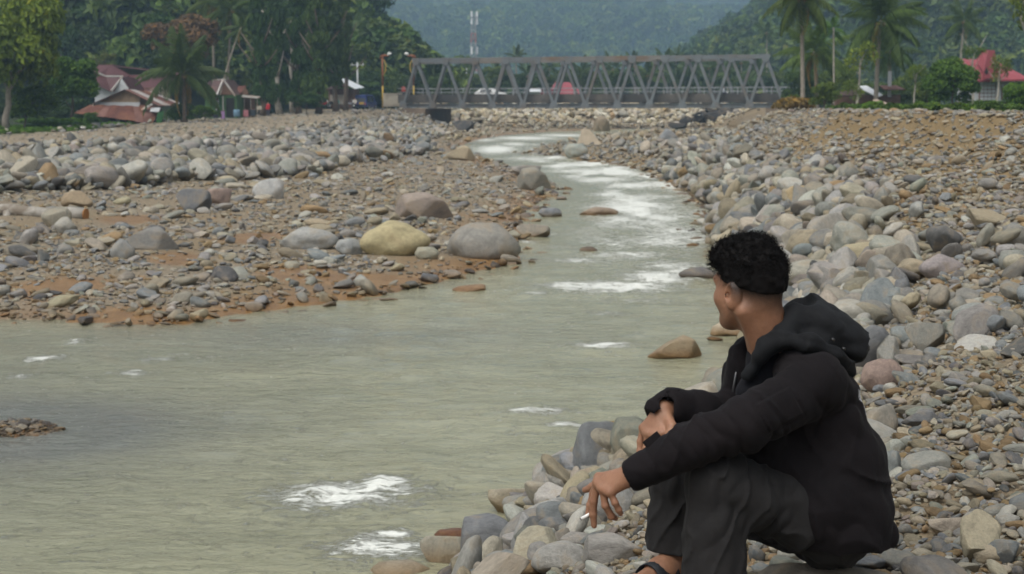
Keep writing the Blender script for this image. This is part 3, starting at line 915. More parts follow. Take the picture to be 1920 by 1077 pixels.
# 5: revetment and river bed about the bridge
X, Y = sample(9000, -0.5, 0.95, 100, 205)
z = zones(X, Y)
m = RNG.random(len(X)) < 0.55
X, Y = np.concatenate([X[m], RNG.uniform(-15, 35, 4600)]), np.concatenate([Y[m], RNG.uniform(192.5, 201, 4600)])
z = zones(X, Y)
m = ~z['ins'] & (((Y > 192) & (X > -13) & (X < 33)) | (~z['left'] & (z['sr'] >= 0)) | (z['left'] & (z['sl'] <= 0)))
X, Y = X[m], Y[m]
strew(X, Y, np.clip(RNG.lognormal(math.log(0.62), 0.4, len(X)), 0.3, 1.5) * np.where(Y > 194, 0.9, 0.5), TANS, 5, 0.15, 1.0, RNG.uniform(0, .2, len(X)), 0.5)
ST['C'][-1] = ST['C'][-1] * np.where(Y > 190, 1.5, 1.0)[:, None] * np.array([1.04, 1.0, .93])
# 6: pebble island and stones awash
n = 5200
X = RNG.normal(-4.0, 0.62, n); Y = RNG.normal(12.2, 0.60, n)
m = visible_strip(X, Y)
n2 = 900                                   # loose stones beyond the road, at the edge of the village
YY = RNG.uniform(96, 150, n2); XX = -0.30 * YY + RNG.normal(0, 1, n2) * 0.02 * YY + RNG.uniform(0, 0.13, n2) * YY
nr = 2600
YR = RNG.uniform(45, 185, nr); XR = np.interp(YR, [40, 75, 115, 150, 180], [-17, -14, -14.6, -15.5, -14.2]) - RNG.uniform(0, 17, nr)
strew(XR, YR, np.clip(RNG.lognormal(math.log(0.16), 0.45, nr), 0.07, 0.5), {**GREYS, 'buff': 6, 'tan': 4}, 0, 0.3, 0.8)
zz = zones(XX, YY); m2 = (zz['dl'] > 17) & (zz['dl'] < 22) & (RNG.random(n2) < .55); XX, YY = XX[m2], YY[m2]; n2 = len(XX)
strew(XX, YY, np.clip(RNG.lognormal(math.log(0.5), 0.35, n2), 0.25, 1.0), GREYS, 0, 0.2, 0.9)
strew(X[m], Y[m], np.clip(RNG.lognormal(math.log(0.042), 0.4, m.sum()), 0.02, 0.11), {'dark': 4, 'rusty': 1.2, 'tan': 1.5, 'grey': 2.5, 'blue-grey': 2.5}, 6, 0.3, 0.7)
sh = [LEFT_SHORE, RIGHT_SHORE]
Xs, Ys = [], []
for s_ in sh:
    w_ = wl(s_)
    for a, b in zip(w_[:-1], w_[1:]):
        L = math.hypot(b[0] - a[0], b[1] - a[1])
        k = int(L * 7)
        t_ = RNG.random(k)
        Xs.append(a[0] + t_ * (b[0] - a[0]) + RNG.normal(0, 0.22, k)); Ys.append(a[1] + t_ * (b[1] - a[1]) + RNG.normal(0, 0.25, k))
X, Y = np.concatenate(Xs), np.concatenate(Ys)
m = (Y > 7)
X, Y = X[m], Y[m]
sz = np.clip(RNG.lognormal(math.log(0.17), 0.45, len(X)), 0.06, 0.5) * np.interp(Y, [8, 20, 70], [0.7, 1.0, 1.6])
n0 = len(X)
strew(X, Y, sz, {'rusty': 3, 'tan': 2, 'dark': 2, 'grey': 2, 'buff': 2}, 6, 0.3, 0.6)
ST['P'][-1][:, 2] = np.maximum(ST['P'][-1][:, 2], zwater(Y) - 0.02 + 0.10 * sz * RNG.uniform(-0.5, 1, n0))

ST = {k: np.concatenate(v) for k, v in ST.items()}
PERSON_XY = (0.62, 3.95)
keep = visible_strip(ST['P'][:, 0], ST['P'][:, 1]) & (clear_of_boulders(ST['P'][:, 0], ST['P'][:, 1]) | (ST['S'][:, 0] < 0.035))
big = ST['S'].max(1)
dP = np.hypot(ST['P'][:, 0] - 0.55, ST['P'][:, 1] - 3.95)
keep &= ~((dP < 0.62) & (big > 0.028))
ST = {k: v[keep] for k, v in ST.items()}
u, v, dz = pix(ST['P'])
show = ST['S'][:, :2].max(1) / dz * F * 2
inside = (u > 4) & (u < 1916) & (v > 200) & (v < 1070)
hid = ((u > 1190) & (u < 1660) & (v > 640)) | ((u > 1335) & (u < 1475) & (v > 430) & (v < 640)) | ((u > 1470) & (u < 1620) & (v > 550) & (v < 660))
score = np.where(inside & ~(hid & (dz > 3.9)), show, 0)
order = np.argsort(-score)
ONE = order[:285]
LAND = [((b[0], b[1]), q[6]) for b, q in zip(BOULDER_AT, BOULDERS)]
ZONE_PLACE = {0: 'in the stone dike', 1: 'on the gravel bar', 2: 'in the riprap of the slope behind the person', 3: 'in the near gravel', 4: 'among the rocks at the water',
              5: 'in the stony bed by the bridge', 6: 'awash at the waterline'}
ZONE_GROUP = {0: 'stones of the dike', 1: 'stones on the gravel bar', 2: 'riprap stones on the slope', 3: 'stones in the near gravel', 4: 'rocks at the near waterline', 5: 'stones by the bridge', 6: 'stones awash in the river'}
SHORT = {}
def short_name(l):
    w = l.split()
    cut = len(w)
    for k, x in enumerate(w):
        if x in ('standing', 'with', 'at', 'between', 'tucked', 'wedged', 'lying', 'close', 'leaning', 'resting', 'just', 'beside', 'opposite', 'in', 'on', 'below', 'rising', 'washed', 'sloping', 'lowest', 'under',
                 'directly', 'behind', 'high', 'half', 'touching', 'up', 'among', 'right', 'above'):
            cut = k; break
    return ' '.join(w[:cut])
LM_XY = np.array([p for p, _ in LAND])
for k in ONE:
    p, s = ST['P'][k], ST['S'][k]
    sh = int(RNG.integers(0, len(SHAPES)))
    o = link_mesh('river_stone', SHAPES[sh], None, None, p, ST['R'][k], s)
    o.color = (*ST['C'][k], 1)
    ang = s[2] / s[0]
    shape = 'angular' if sh >= 9 else ('flat' if ang < 0.62 else ('long' if s[1] / s[0] < 0.62 else 'rounded'))
    d = np.hypot(LM_XY[:, 0] - p[0], (LM_XY[:, 1] - p[1])) / p[1]
    j = int(np.argmin(d))
    zn = int(ST['zone'][k])
    rel = 'in front of' if p[1] < LM_XY[j, 1] - 0.15 else 'behind' if p[1] > LM_XY[j, 1] + W * 0 + 0.15 else 'beside'
    tone = ST['C'][k].mean() / np.mean(STONE_COL[ST['cname'][k]])
    lab = '%s %s %s stone %s %s the %s' % ('darkish' if tone < .88 else 'light' if tone > 1.12 else 'big' if score[k] > 62 else 'mid-sized' if score[k] > 42 else 'smallish', ST['cname'][k], shape, {0: 'in the dike', 1: 'on the gravel bar', 2: 'in the riprap', 3: 'in gravel', 4: 'by the water', 5: 'near the bridge', 6: 'awash'}[zn], rel, short_name(LAND[j][1]))
    tag(o, ' '.join(lab.split()[:16]), 'stone', ZONE_GROUP[zn])
same = {}
for o in [o for o in col.objects if o.name.startswith('river_stone')]: same.setdefault(o['label'], []).append(o)
for lab, v in same.items():                              # tell look-alikes beside each other apart by size
    if 1 < len(v) <= 4:
        v.sort(key=lambda o: -max(o.scale[:2]) / max(o.location.y, 1))
        for o, wd in zip(v, {2: ('larger', 'smaller'), 3: ('largest', 'middle', 'smallest'), 4: ('largest', 'second-largest', 'third-largest', 'smallest')}[len(v)]):
            o['label'] = ' '.join([wd] + lab.split()[1:])
REST = np.ones(len(ST['P']), bool); REST[ONE] = False
for nm, zs in (('dike_stones', (0,)), ('bar_gravel', (1, 6)), ('slope_stones', (2, 4)), ('near_gravel', (3,)), ('bridge_stones', (5,))):
    m = REST & np.isin(ST['zone'], zs)
    scatter(nm, ST['P'][m], ST['S'][m], ST['R'][m], ST['C'][m])
# ------------------------------------------------------------------ hills
def grid_surface(name, xs, ys, zf, mat):
    X, Y = np.meshgrid(xs, ys)
    Z = zf(X, Y)
    nv, nu = X.shape
    idx = np.arange(nv * nu).reshape(nv, nu)
    q = np.stack([idx[:-1, :-1], idx[:-1, 1:], idx[1:, 1:], idx[1:, :-1]], -1).reshape(-1, 4)
    me = np_mesh(name, np.stack([X, Y, Z], -1).reshape(-1, 3), q, True)
    return tag(link_mesh(name, me, mat), kind='structure')

M_SLOPE = simple_mat('forest_floor', (0.035, 0.045, 0.018), 0.95, 0.4, 0.05)

def z_left_hill(x, y):
    near = smooth01(176, 215, y + 0.10 * (x + 60))
    s = np.clip(np.minimum(-9.5 - x - 0.03 * (y - 250), (y - 186 - 24 * smooth01(-46, -26, x)) * 0.75), 0, None)
    h = 70 * (1 - np.exp(-s * 0.95 / 70))
    return 0.3 + near * (h + 3.0 * fbm(x * 0.05, y * 0.05, seed=5) * np.clip(s / 20, 0, 1)) - 2.5 * (1 - near)

def z_right_hill(x, y):
    s = np.clip((x - 36 - 0.02 * (y - 300)), 0, None)
    base = smooth01(300, 420, y)
    return base * (np.minimum(s * 0.62, 130) + 5 * fbm(x * 0.02, y * 0.02, seed=9) * np.clip(s / 30, 0, 1)) - 1.0 * (1 - base)

def z_mountain(x, y):
    t = np.clip((y - 850) / 1250, 0, 1.3)
    rid = fbm(x * 0.0045 + 3, y * 0.0035, seed=13, oct=4)
    return np.where(y < 850, -1.0, 0.0) + 205 * t * (1 + 0.35 * rid) * (0.85 + 0.15 * np.cos(x * 0.004)) + 14 * rid * np.clip(t * 5, 0, 1)

hill_l = grid_surface('hill', np.linspace(-230, 4, 70), np.linspace(170, 420, 60), z_left_hill, M_SLOPE)
hill_r = grid_surface('hill', np.linspace(30, 420, 60), np.linspace(290, 640, 50), z_right_hill, M_SLOPE)
mount = grid_surface('mountain', np.linspace(-1200, 1200, 90), np.linspace(800, 2450, 80), z_mountain, M_SLOPE)

def ground_z(x, y):
    a = float(hgt(np.array([x]), np.array([y]), False)[0])
    if y > 176 and x < 0: a = max(a, float(z_left_hill(np.array([x]), np.array([y]))[0]))
    if y > 295 and x > 30: a = max(a, float(z_right_hill(np.array([x]), np.array([y]))[0]))
    return a

# ------------------------------------------------------------------ foliage
def leaf_mat(name, inst, base=(0.055, 0.085, 0.025)):
    t = NT(name)
    tint = t.attr('tint', 'INSTANCER').outputs['Color'] if inst else t.n('ShaderNodeObjectInfo').outputs['Color']
    lv = t.attr('leaf').outputs['Fac']
    m = t.ramp(lv, [(0.0, (0.75, 0.92, 0.55)), (0.5, (1.55, 1.75, 0.95)), (0.9, (2.5, 2.5, 0.9)), (1.0, (3.0, 2.6, 0.8))])
    c = t.mix(1.0, tint, m, 'MULTIPLY')
    d = t.n('ShaderNodeBsdfPrincipled'); d.inputs['Roughness'].default_value = 0.6; d.inputs['Specular IOR Level'].default_value = 0.25
    t.l(c, d.inputs['Base Color'])
    tr = t.n('ShaderNodeBsdfTranslucent'); t.l(t.mix(1.0, c, (1.1, 1.2, 0.6), 'MULTIPLY'), tr.inputs['Color'])
    mx_ = t.n('ShaderNodeMixShader'); mx_.inputs[0].default_value = 0.25
    t.l(d.outputs[0], mx_.inputs[1]); t.l(tr.outputs[0], mx_.inputs[2]); t.l(mx_.outputs[0], t.out.inputs['Surface'])
    return t.m
M_LEAF = leaf_mat('leaf', False)
M_LEAF_I = leaf_mat('canopy_leaf', True)
M_BARK = simple_mat('bark', (0.13, 0.10, 0.075), 0.9, 0.35, 4.0, 0.2)
M_BARK_PALE = simple_mat('pale_bark', (0.34, 0.31, 0.26), 0.9, 0.3, 3.0, 0.2)
M_PALM_BARK = simple_mat('palm_bark', (0.27, 0.235, 0.19), 0.9, 0.25, 5.0, 0.2)

def leaf_cloud(n, lobes, seed, leaf, tall=1.0):
    """n leaf clumps (crossed quads bent along their middle) over the shells of several lobes. lobes: (cx, cy, cz, rx, ry, rz)."""
    r = np.random.default_rng(seed)
    L = np.array(lobes)
    vol = (L[:, 3] * L[:, 4] * L[:, 5]) ** (2 / 3)
    k = r.choice(len(L), n, p=vol / vol.sum())
    d = r.normal(size=(n, 3)); d /= np.linalg.norm(d, axis=1)[:, None]
    d[:, 2] = np.where(d[:, 2] < -0.4, -d[:, 2], d[:, 2])
    rad = 1 - 0.55 * r.random(n) ** 1.7
    P = L[k, :3] + d * rad[:, None] * L[k, 3:]
    nn = d + r.normal(0, 0.55, (n, 3)); nn[:, 2] += 0.25; nn /= np.linalg.norm(nn, axis=1)[:, None]
    a = np.cross(nn, r.normal(size=(n, 3))); a /= np.linalg.norm(a, axis=1)[:, None]
    b = np.cross(nn, a)
    s = leaf * r.uniform(0.6, 1.35, n)[:, None]
    w = 0.55
    v = np.stack([P - a * s, P - b * s * w + nn * s * 0.15, P + a * s - nn * s * 0.25, P + b * s * w + nn * s * 0.15], 1).reshape(-1, 3)
    q = np.arange(4 * n).reshape(n, 4)
    lum = np.clip(0.42 + 0.30 * d[:, 2] * 0 + r.normal(0, 0.22, n) + 0.2 * vnoise(P[:, 0] * 0.7, P[:, 1] * 0.7, P[:, 2] * 0.7, seed), 0, 1)
    return v, q, np.repeat(lum, 4)

def crown_lobes(r, k, rx, rz, spread=0.62):
    out = [(0, 0, 0, rx * 0.6, rx * 0.6, rz * 0.62)]
    for i in range(k):
        a = r.uniform(0, 6.28); h = r.uniform(-0.75, 0.85)
        q = math.sqrt(max(0.05, 1 - h * h))
        s = r.uniform(0.26, 0.46)
        out.append((rx * spread * q * math.cos(a), rx * spread * q * math.sin(a), rz * spread * h * 1.1, rx * s, rx * s, rz * s * 0.85))
    return out

def crown_shape(name, seed, n, k, rx, rz, leaf, mat):
    r = np.random.default_rng(seed)
    v, q, lum = leaf_cloud(n, crown_lobes(r, k, rx, rz), seed, leaf)
    me = np_mesh(name, v, q, False, {'leaf': lum})
    me.materials.append(mat)
    return me

# unit crowns, radius about 1 and half height about 1, so that trees of one kind share their foliage
CROWN_BROAD = [crown_shape('broad_crown', 300 + i, 6500, 20, 1.0, 1.0, 0.062, M_LEAF) for i in range(4)]
CROWN_SMALL = [crown_shape('forest_crown', 320 + i, 2200, 12, 1.0, 1.0, 0.075, M_LEAF) for i in range(5)]
CROWN_SPARSE = [crown_shape('sparse_crown', 340 + i, 700, 14, 1.0, 1.0, 0.075, M_LEAF) for i in range(3)]
def tall_shape(seed):
    r = np.random.default_rng(seed)
    lob = [(r.normal(0, .22), r.normal(0, .22), h + r.normal(0, 0.05), r.uniform(.3, .5) * (1.0 - 0.35 * max(h, 0)), r.uniform(.3, .5), r.uniform(.10, .2)) for h in np.linspace(-0.9, 0.9, 17)]
    v, q, lum = leaf_cloud(5200, lob, seed, 0.062)
    v[:, 2] = v[:, 2]
    me = np_mesh('tall_crown', v, q, False, {'leaf': lum}); me.materials.append(M_LEAF)
    return me
CROWN_TALL = [tall_shape(360 + i) for i in range(3)]

def limb_trunk(h, r0, r1, seed, lean=(0, 0), limbs=5, top=1.0):
    """Tapered trunk with limbs that reach up into the crown."""
    r = random.Random(seed)
    m = MB()
    n = 7
    pts = [Vector((lean[0] * (i / n) ** 1.3 + r.uniform(-.02, .02) * h * (i > 0), lean[1] * (i / n) + r.uniform(-.02, .02) * h * (i > 0), h * i / n)) for i in range(n + 1)]
    m.tube(pts, [r0 * 1.35 if i == 0 else r0 + (r1 - r0) * i / n for i in range(n + 1)], 8)
    for k in range(limbs):
        j = r.randint(3, n)
        a = r.uniform(0, 6.28); L = h * r.uniform(0.25, 0.45)
        b = pts[j]
        e = b + Vector((math.cos(a) * L * .7, math.sin(a) * L * .7, L * .75))
        mid = (b + e) / 2 + Vector((0, 0, -L * .08))
        m.tube([b, mid, e], [r1 * .8, r1 * .55, r1 * .2], 5)
    return m

def tree(u, vb, vt, w, Y, color, label, kind='broad', trunk_u=None, bark=None, vcrown=None, group=None, name=None, z0=None, dens=None):
    """A tree standing at depth Y whose crown the photograph shows between rows vt and vcrown, w pixels wide."""
    p = at(u if trunk_u is None else trunk_u, vb, Y)
    zb = ground_z(p.x, Y) if z0 is None else z0
    s = Y / F
    ztop = at(u, vt, Y).z
    vcr = vcrown if vcrown is not None else vb - 0.25 * (vb - vt)
    zlow = at(u, vcr, Y).z
    xc = at(u, vb, Y).x
    rt = empty(name or 'tree', (p.x, Y, zb), 0, label, 'tree' if not name else name.split('_')[-1], group)
    rz_ = (ztop - zlow) / 2
    rx_ = w * s / 2
    H = max((zlow + rz_) - zb, 0.4)
    seed = abs(hash((round(u), round(Y)))) % 9999 if False else int(u * 7 + Y * 13) % 9999
    tm = limb_trunk(H, max(0.06, min(0.021 * (ztop - zb), 0.34)), max(0.03, 0.011 * (ztop - zb)), seed, (xc - p.x, 0))
    tm.build('trunk', bark or M_BARK, rt, True)
    lib_ = {'broad': CROWN_BROAD, 'small': CROWN_SMALL, 'sparse': CROWN_SPARSE, 'tall': CROWN_TALL}[kind]
    c = link_mesh('crown', lib_[seed % len(lib_)], None, rt, (xc - p.x, 0, (zlow + rz_) - zb), (0, 0, (seed % 63) / 10), (rx_ * 1.04, rx_ * 1.04, rz_ * 1.04))
    c.color = (*color, 1)
    return rt

# ---- palms
def frond_shape(name, seed, L=1.0, droop=0.55, nleaf=34, hang=0.55):
    """One pinnate leaf of length 1 along +X: an arched midrib and two rows of hanging leaflets."""
    r = random.Random(seed)
    vs_, fs_, lf = [], [], []
    def mid(t): return Vector((t * (1 - 0.16 * droop * t), 0, 0.30 * t - droop * 0.95 * t * t))
    n = 9
    for i in range(n + 1):
        t = i / n; p = mid(t); w = 0.011 * (1 - 0.8 * t)
        vs_ += [p + Vector((0, -w, 0)), p + Vector((0, w, 0)), p + Vector((0, 0, -w * 1.6))]; lf += [0.75] * 3
        if i:
            b = 3 * (i - 1)
            for a, c in ((0, 1), (1, 2), (2, 0)): fs_.append((b + a, b + c, b + c + 3, b + a + 3))
    for i in range(nleaf):
        t = 0.14 + 0.86 * (i + r.random() * .5) / nleaf
        p = mid(min(t, 1.0)); ln = (0.30 * math.sin(math.pi * min(1, 0.18 + t * 0.78)) + 0.03) * r.uniform(.85, 1.1)
        for sgn in (-1, 1):
            if r.random() < 0.06: continue
            out = Vector((0.45, sgn * 0.85, -hang * r.uniform(.6, 1.3))).normalized()
            e1 = p + out * ln * 0.55; e2 = p + (out + Vector((0.05, 0, -0.55))).normalized() * ln
            wv = Vector((1, 0, 0)) * 0.0115
            b = len(vs_)
            vs_ += [p - wv * .6, p + wv * .6, e1 - wv, e1 + wv, e2]
            fs_ += [(b, b + 1, b + 3, b + 2), (b + 2, b + 3, b + 4)]
            lf += [r.uniform(.25, .7)] * 5
    me = bpy.data.meshes.new(name)
    me.from_pydata([tuple(v) for v in vs_], [], fs_)
    a = me.attributes.new('leaf', 'FLOAT', 'POINT'); a.data.foreach_set('value', lf)
    me.materials.append(M_LEAF); me.update()
    return me
FRONDS = [frond_shape('frond_shape', 400 + i, 1, d, 46, h) for i, (d, h) in enumerate(((0.25, .4), (0.5, .6), (0.75, .8), (1.0, 1.0), (0.6, .9)))]
DEAD = frond_shape('dry_frond_shape', 440, 1, 1.5, 26, 1.5)

def palm(u, vb, vc, Y, frad, color, label, nf=20, lean=0.0, ubase=None, tr=0.17, bark=None, old=2, droopy=0.0, up=0.25, z0=None, group=None):
    """Palm whose crown's heart is at pixel (u, vc); frad = frond length in pixels."""
    ub = u if ubase is None else ubase
    p = at(ub, vb, Y); zb = ground_z(p.x, Y) if z0 is None else z0
    top = at(u, vc, Y)
    rt = empty('palm_tree', (p.x, Y, zb), 0, label, 'palm tree', group)
    H = top.z - zb; dx = top.x - p.x
    r = random.Random(int(u * 3 + Y))
    m = MB()
    n = 12
    pts = [Vector((dx * (i / n) ** 1.6, 0.02 * H * math.sin(i / n * 3), H * i / n)) for i in range(n + 1)]
    m.tube(pts, [tr * (1.5 if i == 0 else 1.0 - 0.25 * i / n) for i in range(n + 1)], 9)
    for i in range(1, 26):                                   # leaf scars
        t = i / 26; z_ = H * t
        m.tube([(dx * t ** 1.6, 0.02 * H * math.sin(t * 3), z_), (dx * t ** 1.6, 0.02 * H * math.sin(t * 3), z_ + 0.06)], tr * (1.06 - 0.25 * t), 9, False)
    m.build('trunk', bark or M_PALM_BARK, rt, True)
    L = frad / F * Y
    for i in range(nf):
        az = i * 2.39996 + r.uniform(-.4, .4)
        t = (i + 0.5) / nf                                   # young upright leaves first, old hanging ones last
        pitch = math.radians(78 - 100 * t ** 0.9 + r.uniform(-15, 15)) - droopy
        sh = FRONDS[min(4, int(t * 4 + r.random() * .9))]
        f = link_mesh('frond', sh, None, rt, (dx, 0.02 * H * math.sin(3), H - 0.05 - 0.12 * t), (r.uniform(-.25, .25), -pitch * (1 if t < 2 else 1), az), (L * r.uniform(.85, 1.08),) * 3)
        f.rotation_mode = 'XYZ'
        k = r.uniform(.8, 1.2)
        k *= .86
        f.color = (color[0] * k, color[1] * k, color[2] * k, 1)
    for i in range(old):
        f = link_mesh('dry_frond', DEAD, None, rt, (dx, 0, H - 0.25), (0, 0.5, r.uniform(0, 6.28)), (L * .6,) * 3)
        f.color = (0.20, 0.115, 0.045, 1)
    if nf > 12:
        nuts = MB()
        for i in range(6):
            a = i * 1.05
            c_ = Vector((dx + math.cos(a) * tr * 1.6, math.sin(a) * tr * 1.6, H - 0.35))
            nuts.tube([c_ + Vector((0, 0, -.14)), c_ + Vector((0, 0, -.06)), c_ + Vector((0, 0, .08)), c_ + Vector((0, 0, .15))], [.04, .12, .12, .04], 7)
        tag(nuts.build('coconuts', simple_mat('coconut', (0.25, 0.16, 0.05)) if 'coconut' not in bpy.data.materials else bpy.data.materials['coconut'], rt, True), kind='stuff')
    return rt

G_DARK, G_MID, G_YEL, G_OLIVE, G_BRIGHT = (0.026, 0.048, 0.018), (0.042, 0.070, 0.022), (0.085, 0.105, 0.020), (0.05, 0.062, 0.025), (0.065, 0.115, 0.025)
# left bank
tree(36, 243, -60, 175, 118, G_YEL, 'big yellow-green broadleaf tree at the far edge of the village beside the road', 'broad', 12, M_PALM_BARK, 205)
tree(60, 243, 150, 110, 121, (0.06, 0.09, 0.02), 'low leafy tree filling the shade beneath the big yellow-green tree', 'small', 45, None, 236)
tree(138, 240, 98, 112, 127, (0.045, 0.08, 0.02), 'dark round bushy tree between the big yellow-green tree and the red roofs', 'broad', 135, None, 214)
tree(170, 245, 208, 42, 132, (0.05, 0.085, 0.025), 'small round bush in front of the block wall of the ruined hut', 'small', 168, None, 240, name='bush')
tree(100, 246, 216, 130, 124, G_BRIGHT, 'low weedy bush under the dark round tree', 'small', 100, None, 246, name='bush')
tree(210, 250, 226, 60, 134, G_BRIGHT, 'weedy bush growing before the dark doorway of the ruined hut', 'sparse', 210, None, 249, name='bush')
tree(342, 240, 190, 62, 139, G_MID, 'dark shrub round the foot of the coconut palm by the hut', 'small', 340, None, 236, name='shrub')
tree(385, 236, 196, 55, 143, (0.07, 0.11, 0.02), 'bright shrub between the coconut palm and the green house', 'small', 385, None, 230, name='shrub')
palm(343, 238, 138, 138, 92, (0.042, 0.058, 0.026), 'young coconut palm with yellowing lower fronds beside the ruined hut', 22, 0, 347, 0.20, M_BARK, 2)
palm(434, 155, 18, 178, 62, (0.05, 0.07, 0.025), 'tall coconut palm with drooping fronds behind the green house', 20, 0, 424, 0.17, M_PALM_BARK, 1, 0.25)
palm(452, 150, 52, 172, 40, (0.05, 0.07, 0.025), 'slender leaning palm crossing the tall drooping palm', 10, 0, 408, 0.12, M_PALM_BARK, 1, 0.2)
palm(398, 150, 0, 184, 58, (0.06, 0.075, 0.022), 'coconut palm with dead yellow-brown fronds above the bare reddish tree', 18, 0, 400, 0.17, None, 5, 0.2)
tree(345, 175, 14, 140, 176, (0.095, 0.052, 0.048), 'bare reddish brown tree with dried foliage behind the coconut palm', 'broad', 345, None, 132)
tree(205, 150, 96, 40, 176, (0.075, 0.075, 0.035), 'small olive tree behind the ridge of the maroon roof', 'small', 205, None, 140)
for i, (u, vt, w, Y, c, bk) in enumerate([(492, -60, 58, 163, G_DARK, None), (524, -80, 62, 170, (0.03, 0.052, 0.02), M_BARK_PALE), (560, -40, 64, 166, G_DARK, None), (598, -70, 66, 160, (0.034, 0.052, 0.02), None), (630, -40, 60, 172, (0.03, 0.046, 0.02), None), (648, -10, 36, 178, (0.04, 0.055, 0.022), None)]):
    tree(u, 212, vt, w * 1.25, Y, c, ['tall dark feathery tree standing beside the green house', 'tall dark feathery tree with pale trunk, second from the green house', 'tall dark feathery tree over the red cloth, middle of the roadside row', 'tall dark feathery tree standing free of the scrub at the road edge', 'tall dark feathery tree beside the white-roofed kiosk', 'narrow dark tree closest to the white-roofed kiosk'][i], 'tall', u, bk, 185 if i < 4 else (158 if i == 4 else 142), 'tall dark trees along the road')
tree(575, 218, 172, 70, 158, G_DARK, 'low dark scrub bush between the trunks of the roadside trees', 'small', 575, None, 214, name='bush')
tree(548, 215, 30, 40, 176, G_OLIVE, 'white-trunked tree among the tall dark trees by the road', 'sparse', 548, M_BARK_PALE, 100)
tree(690, 205, 150, 60, 206, G_MID, 'green bush behind the blue van', 'small', 690, None, 190, name='bush')
tree(868, 178, 98, 46, 300, (0.075, 0.10, 0.03), 'pale green tree beyond the end of the wooded hill', 'small', 868, None, 165)
# the wooded hillside on the left: trees one can tell apart
tree(70, 243, 165, 110, 136, (0.022, 0.036, 0.016), 'added dark thicket tree standing in for shade behind the big yellow-green tree', 'small', 70, None, 243)  # three dark thickets added to stand in for shade under the trees
tree(2, 243, 170, 90, 140, (0.02, 0.032, 0.016), 'added dark thicket tree standing in for shade at the very edge beyond the pale trunk', 'small', 2, None, 243)
tree(140, 240, 180, 76, 152, (0.024, 0.04, 0.018), 'added dark thicket tree standing in for shade between the bushy tree and the hut', 'small', 150, None, 240)
R2 = random.Random(5)
TONE = {(0.022, 0.042, 0.018): 'very dark', (0.028, 0.05, 0.02): 'dark green', (0.036, 0.058, 0.022): 'mid green', (0.045, 0.066, 0.024): 'fresh green', (0.030, 0.044, 0.020): 'dull olive', (0.055, 0.072, 0.026): 'light olive'}
def hill_label(c, row, u):
    over = 'behind the big yellow-green tree' if u < 130 else 'above the maroon roofs' if u < 290 else 'above the coconut palm' if u < 400 else 'above the green house' if u < 500 else 'behind the roadside trees' if u < 620 else 'above the kiosk' if u < 690 else 'above the street lamps' if u < 770 else 'at the downhill end by the bridge'
    return '%s tree %s the hillside %s' % (TONE[c], ('at the foot of', 'low on', 'midway up', 'high on', 'near the brow of', 'on the brow of')[row], over)
n_h = 0
for row, (Y, us, ue, step) in enumerate(((196, -30, 480, 62), (214, -20, 800, 60), (236, -40, 800, 58), (262, -20, 822, 56), (292, 60, 842, 58), (330, 300, 845, 60))):
    u = us
    while u < ue:
        x = mx(u, Y); zb = float(z_left_hill(np.array([x]), np.array([Y]))[0])
        if zb > 0.5 or u < 470:
            zb = max(zb, 0.8)
            H = R2.uniform(8.5, 13.5) * (0.75 if u > 700 else 1)
            vb = HOR - (zb - CAMZ) / Y * F
            vt = HOR - (zb + H - CAMZ) / Y * F
            c = R2.choice([(0.022, 0.042, 0.018), (0.028, 0.05, 0.02), (0.036, 0.058, 0.022), (0.045, 0.066, 0.024), (0.030, 0.044, 0.020), (0.055, 0.072, 0.026)])
            if vt > -160 and vb > -20:
                tree(u, vb, vt, R2.uniform(5.5, 8.5) / Y * F * (0.8 if u > 700 else 1), Y + R2.uniform(-6, 6), c, hill_label(c, row, u), 'small', u, None, vb - 0.22 * (vb - vt), 'trees on the wooded hillside', z0=zb)
                n_h += 1
        u += step * R2.uniform(.7, 1.25)
# right bank
palm(1503, 206, -8, 108, 82, (0.055, 0.072, 0.025), 'tallest coconut palm with bare pale trunk at the right end of the bridge', 22, 0, 1505, 0.16, M_PALM_BARK, 3, 0.35)
palm(1527, 205, 96, 128, 78, (0.06, 0.085, 0.03), 'spreading coconut palm just behind the bare pale trunk', 20, 0, 1532, 0.17, None, 2, 0.15)
palm(1563, 190, 52, 124, 34, (0.055, 0.10, 0.025), 'slim areca palm with yellow fruit beside the tallest palm', 9, 0, 1564, 0.08, M_BARK_PALE, 0, 0.1)
palm(1652, 205, 38, 118, 96, (0.05, 0.072, 0.028), 'big leafy coconut palm rising above the grey sheet roof', 24, 0, 1642, 0.18, M_PALM_BARK, 2, 0.1)
palm(1668, 205, 92, 132, 62, (0.035, 0.058, 0.024), 'dark drooping coconut palm under the big leafy palm', 20, 0, 1668, 0.17, None, 2, 0.45)
palm(1808, 140, 38, 185, 50, (0.055, 0.075, 0.03), 'distant coconut palm with a full round crown near the red roof', 20, 0, 1800, 0.17, None, 1, 0.2)
palm(968, 150, 106, 300, 26, (0.05, 0.065, 0.03), 'far coconut palm peeping over the top chord of the bridge', 14, 0, 968, 0.16, None, 0, 0.1)
